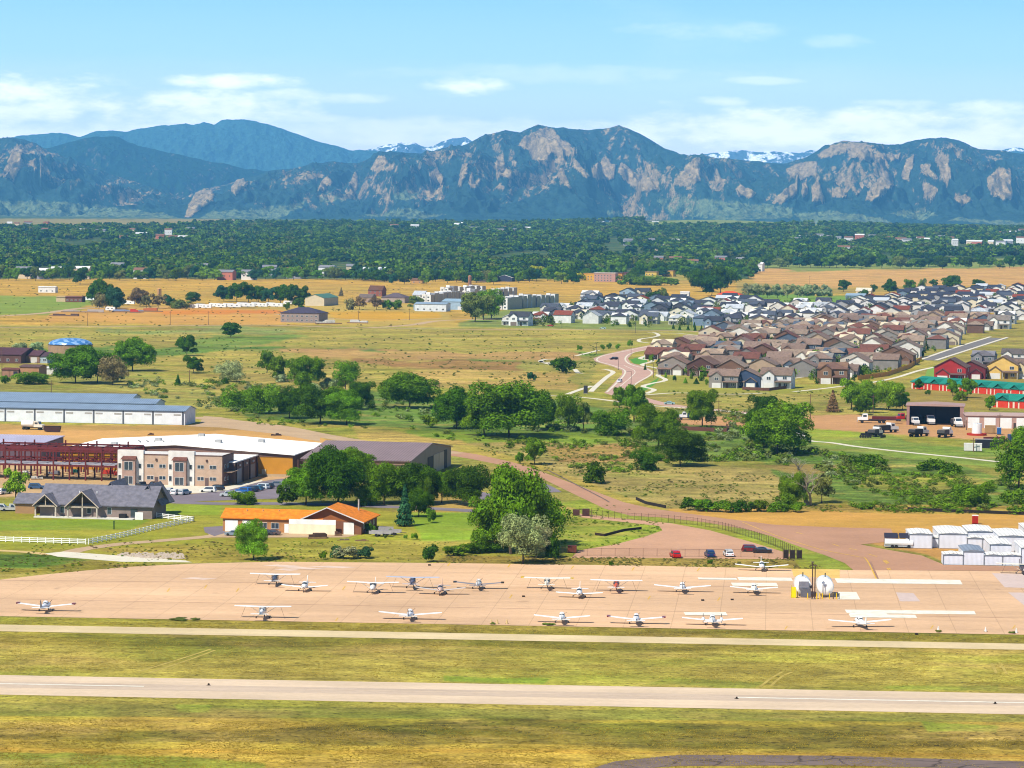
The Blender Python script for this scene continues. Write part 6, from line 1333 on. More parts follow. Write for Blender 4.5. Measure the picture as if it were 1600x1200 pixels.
# buildings half hidden in the far woods
rw = random.Random(77); FB = []
for (x0, x1, y0, y1, n) in ((0,80,352,358,4),(60,330,362,368,6),(190,300,372,380,6),(0,560,428,438,14),(560,760,350,360,5),(720,830,362,367,7),(980,1060,382,402,4),(1060,1300,342,352,5),(1230,1450,374,384,12),(1440,1600,374,386,10),(1310,1360,394,400,3),(1560,1600,366,376,4),(920,1100,346,356,8),(1000,1200,415,424,6)):
    for k in range(n): FB.append((x0+(x1-x0)*(k+rw.uniform(.1, .9))/n, rw.uniform(y0, y1)))
V_, F_, K_ = [], [], []
def far_add(p, rz, w, d, hh, rise, wc, rc_, gab):
    mb = MB(); gable_body(mb, -w/2, w/2, 0, d, hh, rise, gab); a = len(mb.f)
    gable_roof(mb, -w/2, w/2, 0, d, hh, rise, gab, .5); b = len(mb.f)
    for k in range(3): x = -w*.32+k*w*.32; mb.box(x-.7, x+.7, -.08, -.02, hh*.45, hh*.45+1.3)
    c, s_ = math.cos(rz), math.sin(rz); n = len(V_)
    V_.extend((p.x+x*c-y*s_, p.y+x*s_+y*c, p.z+z) for x, y, z in mb.v)
    for q, f in enumerate(mb.f): F_.append(tuple(n+i for i in f)); K_.append(C(wc) if q < a else (C(rc_) if q < b else (.05,.06,.08,1)))
for t in FAR_H: far_add(t[1], t[2], 13*t[9], 11, 5.2, 2.6, t[3][1], t[4][1], random.choice('xy'))
for (x, y) in FB: far_add(G(x, y), math.radians(rw.uniform(-25, 10)), rw.uniform(12, 26), 12, rw.uniform(10, 13.5), 2.6, rw.choice(['#F4F2F0','#F4F2F0','#E6D2B4','#C8806C','#B4B4BC']), rw.choice(['#8A8A90','#E8E8EA','#8E6A58']), 'x')
me = bpy.data.meshes.new("distant_houses"); me.from_pydata(V_, [], F_); a_ = me.color_attributes.new("leafc", 'FLOAT_COLOR', 'CORNER')
a_.data.foreach_set("color", np.repeat(np.array(K_, np.float32), [len(f) for f in F_], 0).ravel()); me.update()
tag(link("distant_houses", me, M_WOOD), "smallest far-off houses of the suburb's back rows and in the far woods", "houses", kind='stuff')
# trailers and vehicles park by the farmyard
for i, (x, y) in enumerate([(302,482),(312,481),(322,482),(334,480),(345,481),(356,480),(366,481),(378,479),(388,480),(398,479),(410,480),(422,479),(432,480),(200,476),(140,470),(172,486),(450,476)]):
    g = G(x, y); o = empty("camper_trailer", g, math.radians(-12+rw.uniform(-8, 8)), f"white camper trailer, {ordn(sorted([302,312,322,334,345,356,366,378,388,398,410,422,432,200,140,172,450]).index(x)+1)} from left by the farmyard hedge", "trailer", "white trailers by the farmyard")
    L = rw.uniform(8, 13); m = MB(); m.hull([(-L/2,0,.6),(L/2,0,.6),(L/2,0,3.4),(-L/2+.8,0,3.6),(-L/2,0,2.4)], [(-L/2,2.6,.6),(L/2,2.6,.6),(L/2,2.6,3.4),(-L/2+.8,2.6,3.6),(-L/2,2.6,2.4)]); m.build('body', M_GLOSS, o, C('#F4F4F4', 1.1))
    for s in (-.6, .6): m = MB(); m.cyl((s,-.05,.4), (s,.2,.4), .4, n=10); m.build('wheel', M_TYRE, o)
    window(o, -L*.2, 0, 1.7, 1.4, .8); window(o, L*.2, 0, 1.7, 1.4, .8)
clutter('spoil_heap', 'orange rubble heap left of the trailers', 'heap', 235, 487, 22, 6, 3.2, '#C87A4C'); clutter('material_stack', 'blue and red building materials in the construction dirt', 'material stack', 200, 488, 26, 5, 3.4, '#9AA4C0'); clutter('material_stack', 'red stack of materials in the construction dirt', 'material stack', 213, 489, 10, 4, 3.2, '#D0463C'); clutter('rock_pile', 'pale rock pile at the road bend left of the construction', 'rock pile', 125, 488, 30, 6, 2.6, '#C8BCB4'); clutter('rock_pile', 'dark rubble pile left of the construction dirt', 'rock pile', 100, 494, 22, 5, 2.2, '#6A5248'); clutter('material_stack', 'white site materials right of the dark-roofed clubhouse', 'material stack', 512, 506, 20, 6, 3.0, '#E0DCD4'); clutter('material_stack', 'white site cabins far right of the clubhouse', 'material stack', 560, 505, 16, 5, 2.6, '#DAD8D4')
clutter('rubble_pile', 'dark pile of scrap and logs before the orange-roofed building', 'scrap pile', 494, 841, 4.6, 2.4, 1.5, '#5A4438'); clutter('rubble_pile', 'small brown scrap heap by the white end door', 'scrap pile', 527, 837, 1.8, 1.6, 1.3, '#7A5A48'); clutter('pipe_stack', 'long grey pipes lying on the lawn by the orange-roofed building', 'pipes', 536, 844, 3.0, .8, .45, '#7A7068'); clutter('pipe_stack', 'second bundle of brown pipes on the lawn, right-hand one', 'pipes', 565, 845, 3.4, .8, .5, '#8A6A58')
clutter('scrap_pile', 'dark low scrap on the dirt behind the white-roofed warehouse', 'scrap pile', 235, 680, 2.6, 1.6, .9, '#6A4A38'); clutter('scrap_pile', 'flat dark trailer load right of the dirt scrap', 'scrap pile', 431, 681, 3.8, 2.0, 1.1, '#4A3A36')
# rock bed by the walk
def rocks():
    r = random.Random(3); m = MB()
    poly = [(182,868),(200,864),(285,866),(290,873),(230,873)]
    for k in range(420):
        x, y = r.uniform(180, 290), r.uniform(864, 874)
        if not bool(inpoly(np.array([x]), np.array([y]), poly)[0]): continue
        g = G(x, y); s = r.uniform(.2, .45); m.hull([(g.x-s,g.y-s,0),(g.x+s,g.y-s*.8,0),(g.x+s*.9,g.y+s,0),(g.x-s,g.y+s*.9,0)], [(g.x-s*.5,g.y-s*.5,s*.9),(g.x+s*.5,g.y-s*.4,s),(g.x+s*.4,g.y+s*.5,s*.8),(g.x-s*.5,g.y+s*.4,s*.9)])
    o = m.build('riprap', M_MATT, None, C('#C8B8A8')); tag(o, "bed of pale grey boulders beside the concrete walk", "rocks", kind='stuff')
rocks()

# ------------------------------------------------------------------ vehicles
def wheels(o, xs, hw, r=.34, w=.24):
    for x in xs:
        for s in (-1, 1):
            m = MB(); m.cyl((x, s*(hw-w), r), (x, s*hw, r), r, n=12); m.build('wheel', M_TYRE, o)
def prism_y(m, prof, y0, y1, inset=0):
    m.hull([(x, y0, z) for x, z in prof], [(x, y1, z) for x, z in prof])
def car(x, y, head, col, lab, kind='suv', cat='car', group=None):
    o = empty({'suv':'parked_car','sedan':'parked_car','pickup':'pickup_truck'}[kind], G(x, y), math.radians(head), lab, cat, group)
    L, W_, h = (4.6, 1.85, 1.65) if kind == 'suv' else ((4.5, 1.8, 1.4) if kind == 'sedan' else (5.6, 1.95, 1.8))
    b = .95 if kind != 'sedan' else .85; m = MB()
    prism_y(m, [(-L/2,.3),(L/2,.3),(L/2,b-.15),(L/2-.2,b),(-L/2+.1,b+.03),(-L/2,b-.15)], -W_/2, W_/2)
    if kind == 'pickup': cab = [(-.5,b),(1.3,b),(.8,h-.05),(.5,h),(-.25,h),(-.45,h-.1)]
    elif kind == 'suv': cab = [(-L/2+.15,b),(1.25,b),(.65,h-.05),(.3,h),(-L/2+.5,h),(-L/2+.3,h-.1)]
    else: cab = [(-1.75,b),(1.25,b),(.5,h-.03),(.2,h),(-.7,h),(-1.0,h-.05)]
    m.hull([(a, -W_/2+.06+.13*(z > b+.1), z) for a, z in cab], [(a, W_/2-.06-.13*(z > b+.1), z) for a, z in cab]); m.build('body', M_GLOSS, o, C(col))
    xs = [a for a, z in cab]; x0, x1 = min(xs)+.4, .75 if kind != 'pickup' else .85
    g = MB(); zt = h-.14
    for s in (-1, 1): g.hull([(x0,s*(W_/2-.05),b+.08),(x1+.15,s*(W_/2-.05),b+.08),(x1-.3,s*(W_/2-.17),zt),(x0+.15,s*(W_/2-.17),zt)], [(x0,s*(W_/2-.01),b+.08),(x1+.15,s*(W_/2-.01),b+.08),(x1-.3,s*(W_/2-.13),zt),(x0+.15,s*(W_/2-.13),zt)])
    g.build('side_window', M_GLASS, o)
    g = MB(); fx = 1.27; g.hull([(fx,-W_/2+.2,b+.02),(fx,W_/2-.2,b+.02),(.70,W_/2-.3,zt),(.70,-W_/2+.3,zt)], [(fx+.05,-W_/2+.2,b+.02),(fx+.05,W_/2-.2,b+.02),(.76,W_/2-.3,zt+.03),(.76,-W_/2+.3,zt+.03)]); g.build('windscreen', M_GLASS, o)
    rx = min(xs); g = MB(); g.hull([(rx+.02,-W_/2+.22,b+.1),(rx+.02,W_/2-.22,b+.1),(rx+.28,W_/2-.3,zt),(rx+.28,-W_/2+.3,zt)], [(rx-.05,-W_/2+.22,b+.1),(rx-.05,W_/2-.22,b+.1),(rx+.2,W_/2-.3,zt),(rx+.2,-W_/2+.3,zt)]); g.build('rear_window', M_GLASS, o)
    if kind == 'pickup':
        m = MB(); m.box(-L/2+.12, -.62, -W_/2+.15, W_/2-.15, b+.035, b+.06); m.build('bed', M_MATT, o, C('#2A2A2C'))
    for s in (-1, 1):
        m = MB(); m.box(-L/2-.03, -L/2-.005, s*W_*.36-.14, s*W_*.36+.14, b-.32, b-.17); m.build('tail_light', M_GLOSS, o, C('#C02020'))
        m = MB(); m.box(L/2+.005, L/2+.03, s*W_*.36-.16, s*W_*.36+.16, b-.36, b-.22); m.build('headlight', M_GLOSS, o, C('#F0F0F0'))
    wheels(o, (-L*.31, L*.31), W_/2+.02); return o
GP = "cars in the gravel lot behind the chain-link fence"; OP = "cars parked at the tan office"
car(1055,871,98,'#C8201E',"small bright red car seen from behind at the fence",'suv','car',GP); car(1109,870,96,'#1E3A6A',"dark blue car seen from behind at the fence",'suv','car',GP); car(1138,869,95,'#F0F0F0',"white car seen from behind at the fence",'suv','car',GP)
car(1174,862,-8,'#7A1A20',"dark red car parked side-on behind the black one",'suv','car',GP); car(1191,864,-8,'#22202A',"black sedan parked side-on at the right end of the gravel lot",'sedan','car',GP)
for x, y, hd, col, k, lab in ((222,762,-60,'#1C1C22','pickup',"black pickup at the left white tower bay"),(240,762,175,'#3A2A2A','pickup',"dark brown pickup right of the black one"),(250,770,60,'#3A3E44','suv',"charcoal car, leftmost of the front office row"),(264,772,62,'#D8DADC','pickup',"silver pickup in the front office row"),(277,773,62,'#E8E8E8','suv',"pale suv in the middle of the front office row"),(288,773,62,'#C8CCD0','suv',"light grey suv at the right end of the front office row"),(325,769,170,'#F4F4F0','suv',"white suv by the office's right corner"),(338,766,160,'#2E2A2E','suv',"dark car half behind the white suv"),(357,776,172,'#C8D0D4','suv',"silver suv parked beside the estate road"),(370,775,174,'#B8C4CC','sedan',"pale silver car right of the silver suv"),(381,770,150,'#2E6AB8','suv',"bright blue car beside the workshop wing"),(392,768,150,'#24364E','suv',"navy car right of the bright blue one"),(401,766,150,'#3A6A88','sedan',"teal car in the middle of the workshop row"),(409,764,150,'#DCE4E8','suv',"white car near the right end of the workshop row"),(416,763,150,'#3E444A','suv',"dark grey car at the right end of the workshop row"),(431,760,170,'#8A9098','suv',"grey suv alone beside the green tree mass")):
    car(x, y, hd, col, lab, k, 'pickup' if k == 'pickup' else 'car', OP)
car(17,798,10,'#D8D8D4',"white pickup beside the small tan garage",'pickup','pickup'); car(2,797,0,'#E8E8E8',"white car cut by the left edge near the garage",'suv','car'); car(57,764,0,'#3E5E86',"blue car beside the leafy young tree",'suv','car'); car(6,772,60,'#F0F0EC',"white van at the left edge under the steel frame",'suv','van')
car(968,598-.5,255,'#E8E8F0',"pale car driving down the winding road",'suv','car'); car(959,562,200,'#2A1E1E',"dark suv at the bend of the winding road",'suv','car'); car(1046,632,-8,'#9AC0BC',"pale teal car on the county road",'sedan','car')
for i, (x, y, col, lab) in enumerate(((366,837,'#8A9AA8','grey car hidden behind the light green tree'),(413,836,'#4A4A52','dark car before the orange-roofed building'),(424,836,'#6A5A5A','brown-grey car beside the dark one before the orange-roofed building'),(942,514,'#C8E0D8','pale car on the street below the white houses'),(860,510,'#C03A3A','red car before the white houses'))): car(x, y, 172, col, lab, 'sedan', 'car')
def truck(x, y, head, lab, cabc='#F0F0F0', bed='dump', bedc='#3A3A40', L=8.5, group=None, k=1.0):
    o = empty({'dump':'dump_truck','flat':'flatbed_truck','tank':'tank_truck','box':'box_truck'}[bed], G(x, y), math.radians(head), lab, "truck", group); o.scale = (k, k, k)
    m = MB(); m.box(-L/2, L/2-.4, -.5, .5, .75, 1.05); m.build('chassis', M_STEEL, o, C('#26262A'))
    m = MB(); c0 = L/2-3.4; prism_y(m, [(c0,1.06),(L/2,1.06),(L/2,1.9),(L/2-1.3,2.1),(L/2-1.7,3.1),(c0+.1,3.2),(c0,3.0)], -1.15, 1.15); m.build('cab', M_GLOSS, o, C(cabc, 1.1))
    m = MB(); m.hull([(L/2-1.27,-1,2.15),(L/2-1.27,1,2.15),(L/2-1.6,1,2.95),(L/2-1.6,-1,2.95)], [(L/2-1.2,-1,2.15),(L/2-1.2,1,2.15),(L/2-1.52,1,2.95),(L/2-1.52,-1,2.95)]); m.build('windscreen', M_GLASS, o)
    m = MB()
    for s in (-1.16, 1.13): m.box(c0+.4, L/2-1.8, s, s+.03, 2.1, 2.8)
    m.build('side_window', M_GLASS, o); m = MB(); m.box(L/2+.01, L/2+.2, -1.1, 1.1, .5, .9); m.build('bumper', M_STEEL, o, C('#B8B8BC'))
    if bed == 'dump':
        m = MB(); prism_y(m, [(-L/2-.4,1.5),(-L/2,1.1),(c0-.3,1.1),(c0-.2,2.5),(-L/2-.1,2.4)], -1.25, 1.25); m.build('dump_body', M_STEEL, o, C(bedc))
        m = MB(); m.box(-L/2+.1, c0-.4, -1.1, 1.1, 2.42, 2.56); m.build('load', M_MATT, o, C('#9A8A7C'))
    elif bed == 'flat': m = MB(); m.box(-L/2-5, c0-.4, -1.25, 1.25, 1.06, 1.35); m.build('flatbed', M_STEEL, o, C(bedc)); m = MB(); m.box(-L/2-3.5, c0-1.5, -1.1, 1.1, 1.36, 2.3); m.build('load', M_MATT, o, C('#6A2A2A'))
    elif bed == 'tank': m = MB(); m.cyl((-L/2-.3,0,2.1), (c0-.3,0,2.1), 1.2, n=16); m.build('tank', M_GLOSS, o, C(bedc))
    else: m = MB(); m.box(-L/2-.3, c0-.3, -1.2, 1.2, 1.1, 3.3); m.build('box_body', M_GLOSS, o, C(bedc))
    wheels(o, (-L*.42, -L*.28, L*.34), 1.2, .5, .35); return o
TG = "trucks in the dirt yard"
truck(52,671.5,-15,"white water tank truck on the golden dirt lot",'#E8E0D0','tank','#F2F2EE',8); 
o = empty("dumpster", G(82,675), math.radians(-6), "dark open dumpster just right of the white water truck", "dumpster"); m = MB(); prism_y(m, [(-2.6,.2),(2.6,.2),(3,2.0),(-3,2.0)], -1.1, 1.1); m.build('body', M_STEEL, o, C('#4A2E2A')); m = MB(); m.box(-2.8, 2.8, -.9, .9, 2.01, 2.2); m.build('load', M_MATT, o, C('#3A2E2A'))
truck(1362,661,176,"white semi truck with a dark flatbed on the yard's upper left",'#F4F4F4','flat','#4A3A40',9.5,TG,1.15)
truck(1385,676,35,"dark dump truck, left of the yard's middle row",'#F0F0F0','dump','#26262E',8.5,TG,1.15); truck(1368,682,62,"dark dump truck lowest at the yard's left end",'#EDEDED','dump','#2A2A30',7.5,TG,1.1); truck(1436,682,48,"dark dump truck with tan load before the shed's left half",'#F0F0F0','dump','#2A2A30',8,TG,1.15); truck(1477,683,62,"dark dump truck with tan load before the shed's right half",'#F0F0F0','dump','#2A2A30',8,TG,1.15)
truck(1428,664,-80,"white truck at the left inside the open shed",'#F4F4F4','dump','#3A3A44',7.5,TG); truck(1452,663,-85,"tall white truck in the middle of the open shed mouth",'#FFFFFF','dump','#3A3A44',7.5,TG,1.15); truck(1495,667,-85,"white truck parked against the shed's right post",'#FFFFFF','dump','#3A3A44',7.5,TG,1.15)
truck(1573,694,10,"blue truck behind the large loose tree at right",'#24406A','flat','#3A3A40',8,TG,1.1); truck(1412,658,200,"red flatbed trailer truck behind the semi",'#C83A3A','flat','#5A2A2E',7,TG)
truck(1244,650,-60,"white and black lorry behind the large yard tree",'#E8E8E8','box','#2A2A2E',6.5,TG); truck(1074,656,176,"blue box truck with white base beside the creek tree",'#E8E8EC','box','#1E3A8A',7,TG)
def boxy(nm, lab, cat, x, y, w, d, h, col, ang=-6, roofc=None):
    o = empty(nm, G(x, y), math.radians(ang), lab, cat); m = MB(); m.box(-w/2, w/2, -d/2, d/2, .25, h); m.build('body', M_SIDING, o, C(col)); m = MB(); m.box(-w/2-.06, w/2+.06, -d/2-.06, d/2+.06, h+.005, h+.14); m.build('roof', M_WALL, o, C(roofc or col, 1.1)); m = MB(); m.box(-w/2, w/2, -d/2+.1, d/2-.1, 0, .24); m.build('base', M_MATT, o, C('#4A4040')); m = MB(); m.box(-.4 if w < 3 else w*.2, .4 if w < 3 else w*.2+1, -d/2-.06, -d/2-.01, .3, min(h*.85, 2.2)); m.build('door', M_GLOSS, o, C(col, .75)); return o
boxy('shipping_container',"white container lying at the yard's lower right",'container',1520,705,6,2.4,2.6,'#F2EEE8'); boxy('shipping_container',"dark blue-black container behind the white one",'container',1542,700,8,2.5,3.0,'#26242E',roofc='#A8A0A0')
boxy('portable_toilet',"blue portable toilet beside the tan shed in the truck yard",'portable toilet',1561,679,1.5,1.5,2.5,'#2E6AB0',roofc='#A8C4E0'); boxy('portable_toilet',"red portable toilet with white roof behind the white hangars",'portable toilet',1523.5,819,1.5,1.5,2.2,'#C02E20',roofc='#F4F4F4'); boxy('site_shed',"small tan site shed between the white tank and blue toilet",'shed',1547,677,3.8,3,2.8,'#B89468'); boxy('electric_cabinet',"rusty red-brown cabinet on the bank left of the gravel lot",'cabinet',894,864,2.0,1.4,1.6,'#7A3A2C',roofc='#8A4A3C')
o = empty("storage_tank", G(1526,680), 0, "upright white tank standing in a red basin in the truck yard", "tank"); m = MB(); m.cyl((0,0,.3), (0,0,4.3), 1.8, n=20); m.build('tank', M_GLOSS, o, C('#F4F4F4', 1.1)); m = MB(); m.cyl((0,0,0), (0,0,.7), 3.6, n=20); m.build('basin', M_MATT, o, C('#B83A2C')); m = MB(); m.cyl((0,0,4.31), (0,0,4.6), .5, n=12); m.build('cap', M_MATT, o, C('#D8D8D8'))
for i, (x, y) in enumerate(((1352,684),(1360,681),(1378,684))):
    o = empty("farm_implement", G(x, y), .5*i, f"black tilling machine, {ordn(i+1)} from left at the yard's lower edge", "machine", "black machines in the yard")
    m = MB(); m.box(-2, 2, -.2, .2, .8, 1.1); m.box(-1.6, 1.6, .9, 1.1, .9, 1.6); m.build('frame', M_STEEL, o, C('#26222A'))
    for k in range(5): m = MB(); m.cyl((-1.8+k*.9,-.5,.45), (-1.8+k*.9,-.4,.45), .45, n=10); m.build('disc', M_STEEL, o, C('#2E2A2E'))
# excavator, orange, at the yard's right edge
o = empty("excavator", G(1590,692), .4, "orange excavator at the right edge of the truck yard", "excavator"); m = MB(); m.box(-1.6,1.6,-1.3,-.8,0,.8); m.box(-1.6,1.6,.8,1.3,0,.8); m.build('track', M_TYRE, o); m = MB(); m.box(-1.5,1.2,-1.2,1.2,.85,2.0); m.build('body', M_GLOSS, o, C('#E8A020')); m = MB(); m.box(-.2,1.2,-1.1,-.1,2.01,3.0); m.build('cab', M_GLASS, o); m = MB(); m.cyl((1,0.4,1.6),(3.8,.4,3.8),.22,n=6); m.cyl((3.8,.4,3.8),(5.2,.4,1.6),.18,n=6); m.build('arm', M_GLOSS, o, C('#E8A020')); m = MB(); m.box(4.8,5.6,0,.8,.9,1.6); m.build('bucket', M_STEEL, o, C('#4A4A4A'))
# tanker trailer with dark panels by the hangars
o = empty("tank_trailer", G(1404,856), math.radians(-4), "white tank trailer topped by two dark panels left of the hangars", "trailer")
m = MB(); m.cyl((-3.3,0,1.3), (3.4,0,1.2), .95, n=16); m.build('tank', M_GLOSS, o, C('#F4F6F8', 1.1)); m = MB(); m.box(-3.4, 3.4, -.8, .8, .35, .55); m.build('frame', M_STEEL, o, C('#B8BCC0'))
for s in (-1.75, 1.75): m = MB(); m.hull([(s-1.6,-.4,2.35),(s+1.6,-.4,2.35),(s+1.6,2.6,3.2),(s-1.6,2.6,3.2)], [(s-1.6,-.4,2.45),(s+1.6,-.4,2.45),(s+1.6,2.6,3.3),(s-1.6,2.6,3.3)]); m.build('panel', M_GLOSS, o, C('#3A3440'))
for s in (-3.3, 0, 3.3): m = MB(); m.box(s-.06, s+.06, 2.5, 2.62, 0, 3.1); m.build('panel_post', M_STEEL, o, C('#6A6460'))
wheels(o, (-1.5, -.6, 2.4), .95, .4, .25)
o = empty("farm_implement", G(1424,855), .3, "small black mower machine between the tank trailer and hangars", "machine"); m = MB(); m.box(-1.2,1.0,-.5,.5,.4,1.0); m.box(-.9,-.1,-.35,.35,1.01,1.7); m.build('body', M_STEEL, o, C('#2E2630')); m = MB(); m.cyl((.6,0,1),(1.6,.2,2.3),.07,n=6); m.build('handle', M_STEEL, o, C('#4A4450')); wheels(o, (-.9, .8), .62, .38, .2)

# ------------------------------------------------------------------ fuel station on the apron
def fuel_tank(x, y, lab, equip):
    g = G(x, y); o = empty("fuel_tank", g, math.radians(-3), lab, "fuel tank", "white fuel tanks on the apron"); R2 = 1.75; z = 2.15
    m = MB(); n = 28; prof = [(.0, .25), (.02, .8), (.35, .97), (.7, 1.0), (7.0, 1.0), (7.4, .8), (7.5, .2)]
    m.loft([[(R2*s*math.cos(2*math.pi*k/n), yy, z+R2*s*math.sin(2*math.pi*k/n)) for k in range(n)] for yy, s in prof]); m.build('tank', M_GLOSS, o, C('#F8F6F0', 1.25), True)
    for yy in (1.2, 5.8):
        m = MB(); m.box(-1.6, 1.6, yy, yy+.4, 0, .9); m.build('saddle', M_MATT, o, C('#D8CBB8'))
    m = MB(); m.cyl((0,3,z+R2-.02), (0,3,z+R2+.9), .12, n=8); m.build('vent_pipe', M_STEEL, o, C('#5A5A50'))
    m = MB(); m.box(-.5, .5, 2.0, 2.8, z+R2-.02, z+R2+.12); m.build('hatch', M_GLOSS, o, C('#E0E0E0'))
    if equip:
        m = MB(); m.box(-1.0, 1.1, -.55, -.12, 2.0, 3.3); m.build('control_cabinet', M_STEEL, o, C('#8A8A96')); m = MB(); m.box(-.6, 1.5, -1.0, -.6, .2, 1.9); m.build('pump', M_STEEL, o, C('#6E6E78'))
        m = MB(); m.cyl((-.9,-.5,.3),(-.9,-.5,2.2),.08,n=6); m.cyl((1.4,-.4,.5),(1.4,-.4,2.8),.07,n=6); m.cyl((-.9,-.5,2.2),(.9,-.5,2.2),.06,n=6); m.build('pipework', M_STEEL, o, C('#B8B4B0')); m = MB(); m.cyl((1.6,-.5,2.2),(1.6,-.2,2.2),.32,n=12); m.build('hose_reel', M_STEEL, o, C('#33303A'))
    else:
        m = MB(); m.cyl((.9,-.12,1.2),(.9,-.02,1.2),.3,n=12); m.build('manhole', M_STEEL, o, C('#B0B0B4')); m = MB(); m.box(-.35,-.05,-.1,-.0,2.2,2.6); m.build('label_plate', M_GLOSS, o, C('#C8C8D0'))
    return o
fuel_tank(1255,933,"white fuel tank with grey pump cabinet, left of the dark poles",True); fuel_tank(1290,934,"plain white fuel tank, right of the dark poles",False)
YELC = C('#F0C818', 1.1)
for i, x in enumerate((1281,1285,1296,1302,1307,1311,1276,1262,1246)):
    o = empty("bollard", G(x, 936.5 if x > 1260 else 934), 0, f"yellow bollard, {ordn(sorted((1281,1285,1296,1302,1307,1311,1276,1262,1246)).index(x)+1)} from the left around the fuel tanks", "bollard", "yellow bollards"); m = MB(); m.cyl((0,0,0),(0,0,1.25),.11,n=10); m.build('post', M_GLOSS, o, YELC if i not in (3,5) else C('#5A4A38')); m = MB(); m.cyl((0,0,1.251),(0,0,1.34),.08,n=10); m.build('cap', M_GLOSS, o, YELC)
o = empty("guard_panel", G(1240,934.5), 0, "bright yellow guard panel at the left of the fuel tanks", "guard rail"); m = MB(); m.box(-.45,.45,-.1,.1,.1,2.3); m.build('panel', M_GLOSS, o, C('#F0E020', 1.15)); m = MB(); m.box(-.55,-.46,-.1,.1,0,2.7); m.box(.46,.55,-.1,.1,0,1.8); m.build('post', M_GLOSS, o, C('#D8C020'))
sheet("yellow_painted_apron", [(1237,889),(1312,890),(1312,905),(1298,903),(1240,901)], pave("thin_yellow_paint", '#EFC878', .12, .3), .058)
for i, (x, hh) in enumerate(((1269,7.6),(1273,6.9))):
    o = empty("light_pole", G(x, 936.5), 0, f"{'taller' if i == 0 else 'shorter'} dark brown pole between the fuel tanks", "pole", "dark poles by the fuel tanks"); m = MB(); m.cyl((0,0,0),(0,0,hh),.13,.1,n=8); m.build('pole', M_STEEL, o, C('#4E3A32')); m = MB(); m.box(-.3,.3,-.12,.12,hh,hh+.22); m.build('lamp_head', M_STEEL, o, C('#6A5A50')); m = MB(); m.box(-.2,.2,-.2,.2,0,.25); m.build('base_plate', M_MATT, o, C('#8A8078'))

# ------------------------------------------------------------------ fences
def post_fence(nm, px, n, h, col, rails, lab, pw=.12, rw_=.08, mesh=False):
    P = [G(*p) for p in px]; L = [0]
    for a, b in zip(P[:-1], P[1:]): L.append(L[-1]+(b-a).length)
    o = empty(nm, P[0], 0, lab, "fence")
    def at(s):
        for i in range(len(L)-1):
            if s <= L[i+1]+1e-6: return P[i].lerp(P[i+1], (s-L[i])/(L[i+1]-L[i]))-P[0]
        return P[-1]-P[0]
    pts = [at(L[-1]*k/n) for k in range(n+1)]
    for p in pts: m = MB(); m.box(p.x-pw/2, p.x+pw/2, p.y-pw/2, p.y+pw/2, 0, h); m.build('post', M_STEEL if mesh else M_WALL, o, col)
    for k in range(n):
        m = MB(); a, b = pts[k], pts[k+1]; d = (b-a).normalized(); q = Vector((-d.y, d.x, 0))*rw_/2
        for z0, z1 in rails: m.hull([a+q+Vector((0,0,z0)), a-q+Vector((0,0,z0)), a-q+Vector((0,0,z1)), a+q+Vector((0,0,z1))], [b+q+Vector((0,0,z0)), b-q+Vector((0,0,z0)), b-q+Vector((0,0,z1)), b+q+Vector((0,0,z1))])
        m.build('rail', M_STEEL if mesh else M_WALL, o, col)
    return o
WF = C('#F8F8F6', 1.2)
post_fence("rail_fence", [(-40,845),(0,846.5),(134,850.5)], 14, 1.35, WF, [(.25,.42),(.65,.82),(1.08,1.25)], "white three-rail fence along the front of the taupe house's lawn", .2, .1)
post_fence("rail_fence", [(138,850.5),(190,840),(250,826),(303,815)], 26, 1.35, WF, [(.25,.42),(.65,.82),(1.08,1.25)], "white rail fence running diagonally up to the orange-roofed building", .2, .1)
post_fence("rail_fence", [(303,815),(270,812),(236,808)], 7, 1.35, WF, [(.25,.42),(.65,.82),(1.08,1.25)], "short white rail fence from the taupe house's right end", .2, .1)
DF = C('#5A4236')
mesh_r = [(.1+.13*k, .113+.13*k) for k in range(12)]+[(1.72,1.78)]
post_fence("chain_link_fence", [(860,865),(900,868.5),(1245,871.5)], 18, 1.9, DF, mesh_r, "low chain-link fence between the gravel lot and the apron bank", .07, .02, True)
post_fence("chain_link_fence", [(1248,870),(1222,858),(1180,842),(1130,828),(1085,820),(1040,816),(960,811),(905,806)], 56, 2.0, DF, mesh_r, "dark chain-link fence curving between the gravel lot and the taxi road", .08, .02, True)
post_fence("wood_fence", [(1030,578),(1070,580),(1110,590)], 16, 1.7, C('#A86A48'), [(.05,1.6)], "orange-brown board fence behind the dark brown house", .12, .06)
post_fence("wood_fence", [(1340,594),(1385,588),(1420,576),(1440,563)], 40, 2.4, C('#E0A048'), [(.05,2.2)], "golden board fence along the lower edge of the brown suburb", .12, .06)
post_fence("wood_fence", [(1160,609),(1200,611),(1240,606)], 12, 1.5, C('#6E4A3A'), [(.05,1.4)], "dark brown fence below the navy and pale grey houses", .12, .06)
post_fence("yard_fence", [(1066,672),(1140,676),(1135,668)], 10, 1.6, C('#6A4238'), [(.05,1.5)], "dark reddish board fence by the creek below the blue truck", .12, .06)
for px_, lab in (([(1355,787),(0,0)], None),): pass
ribbon("silt_fence", [(1354,778),(1372,784),(1395,791),(1420,790)][:0] or [(854,734),(880,747),(905,760),(940,778),(952,785)], .5, M_DARK, .1)
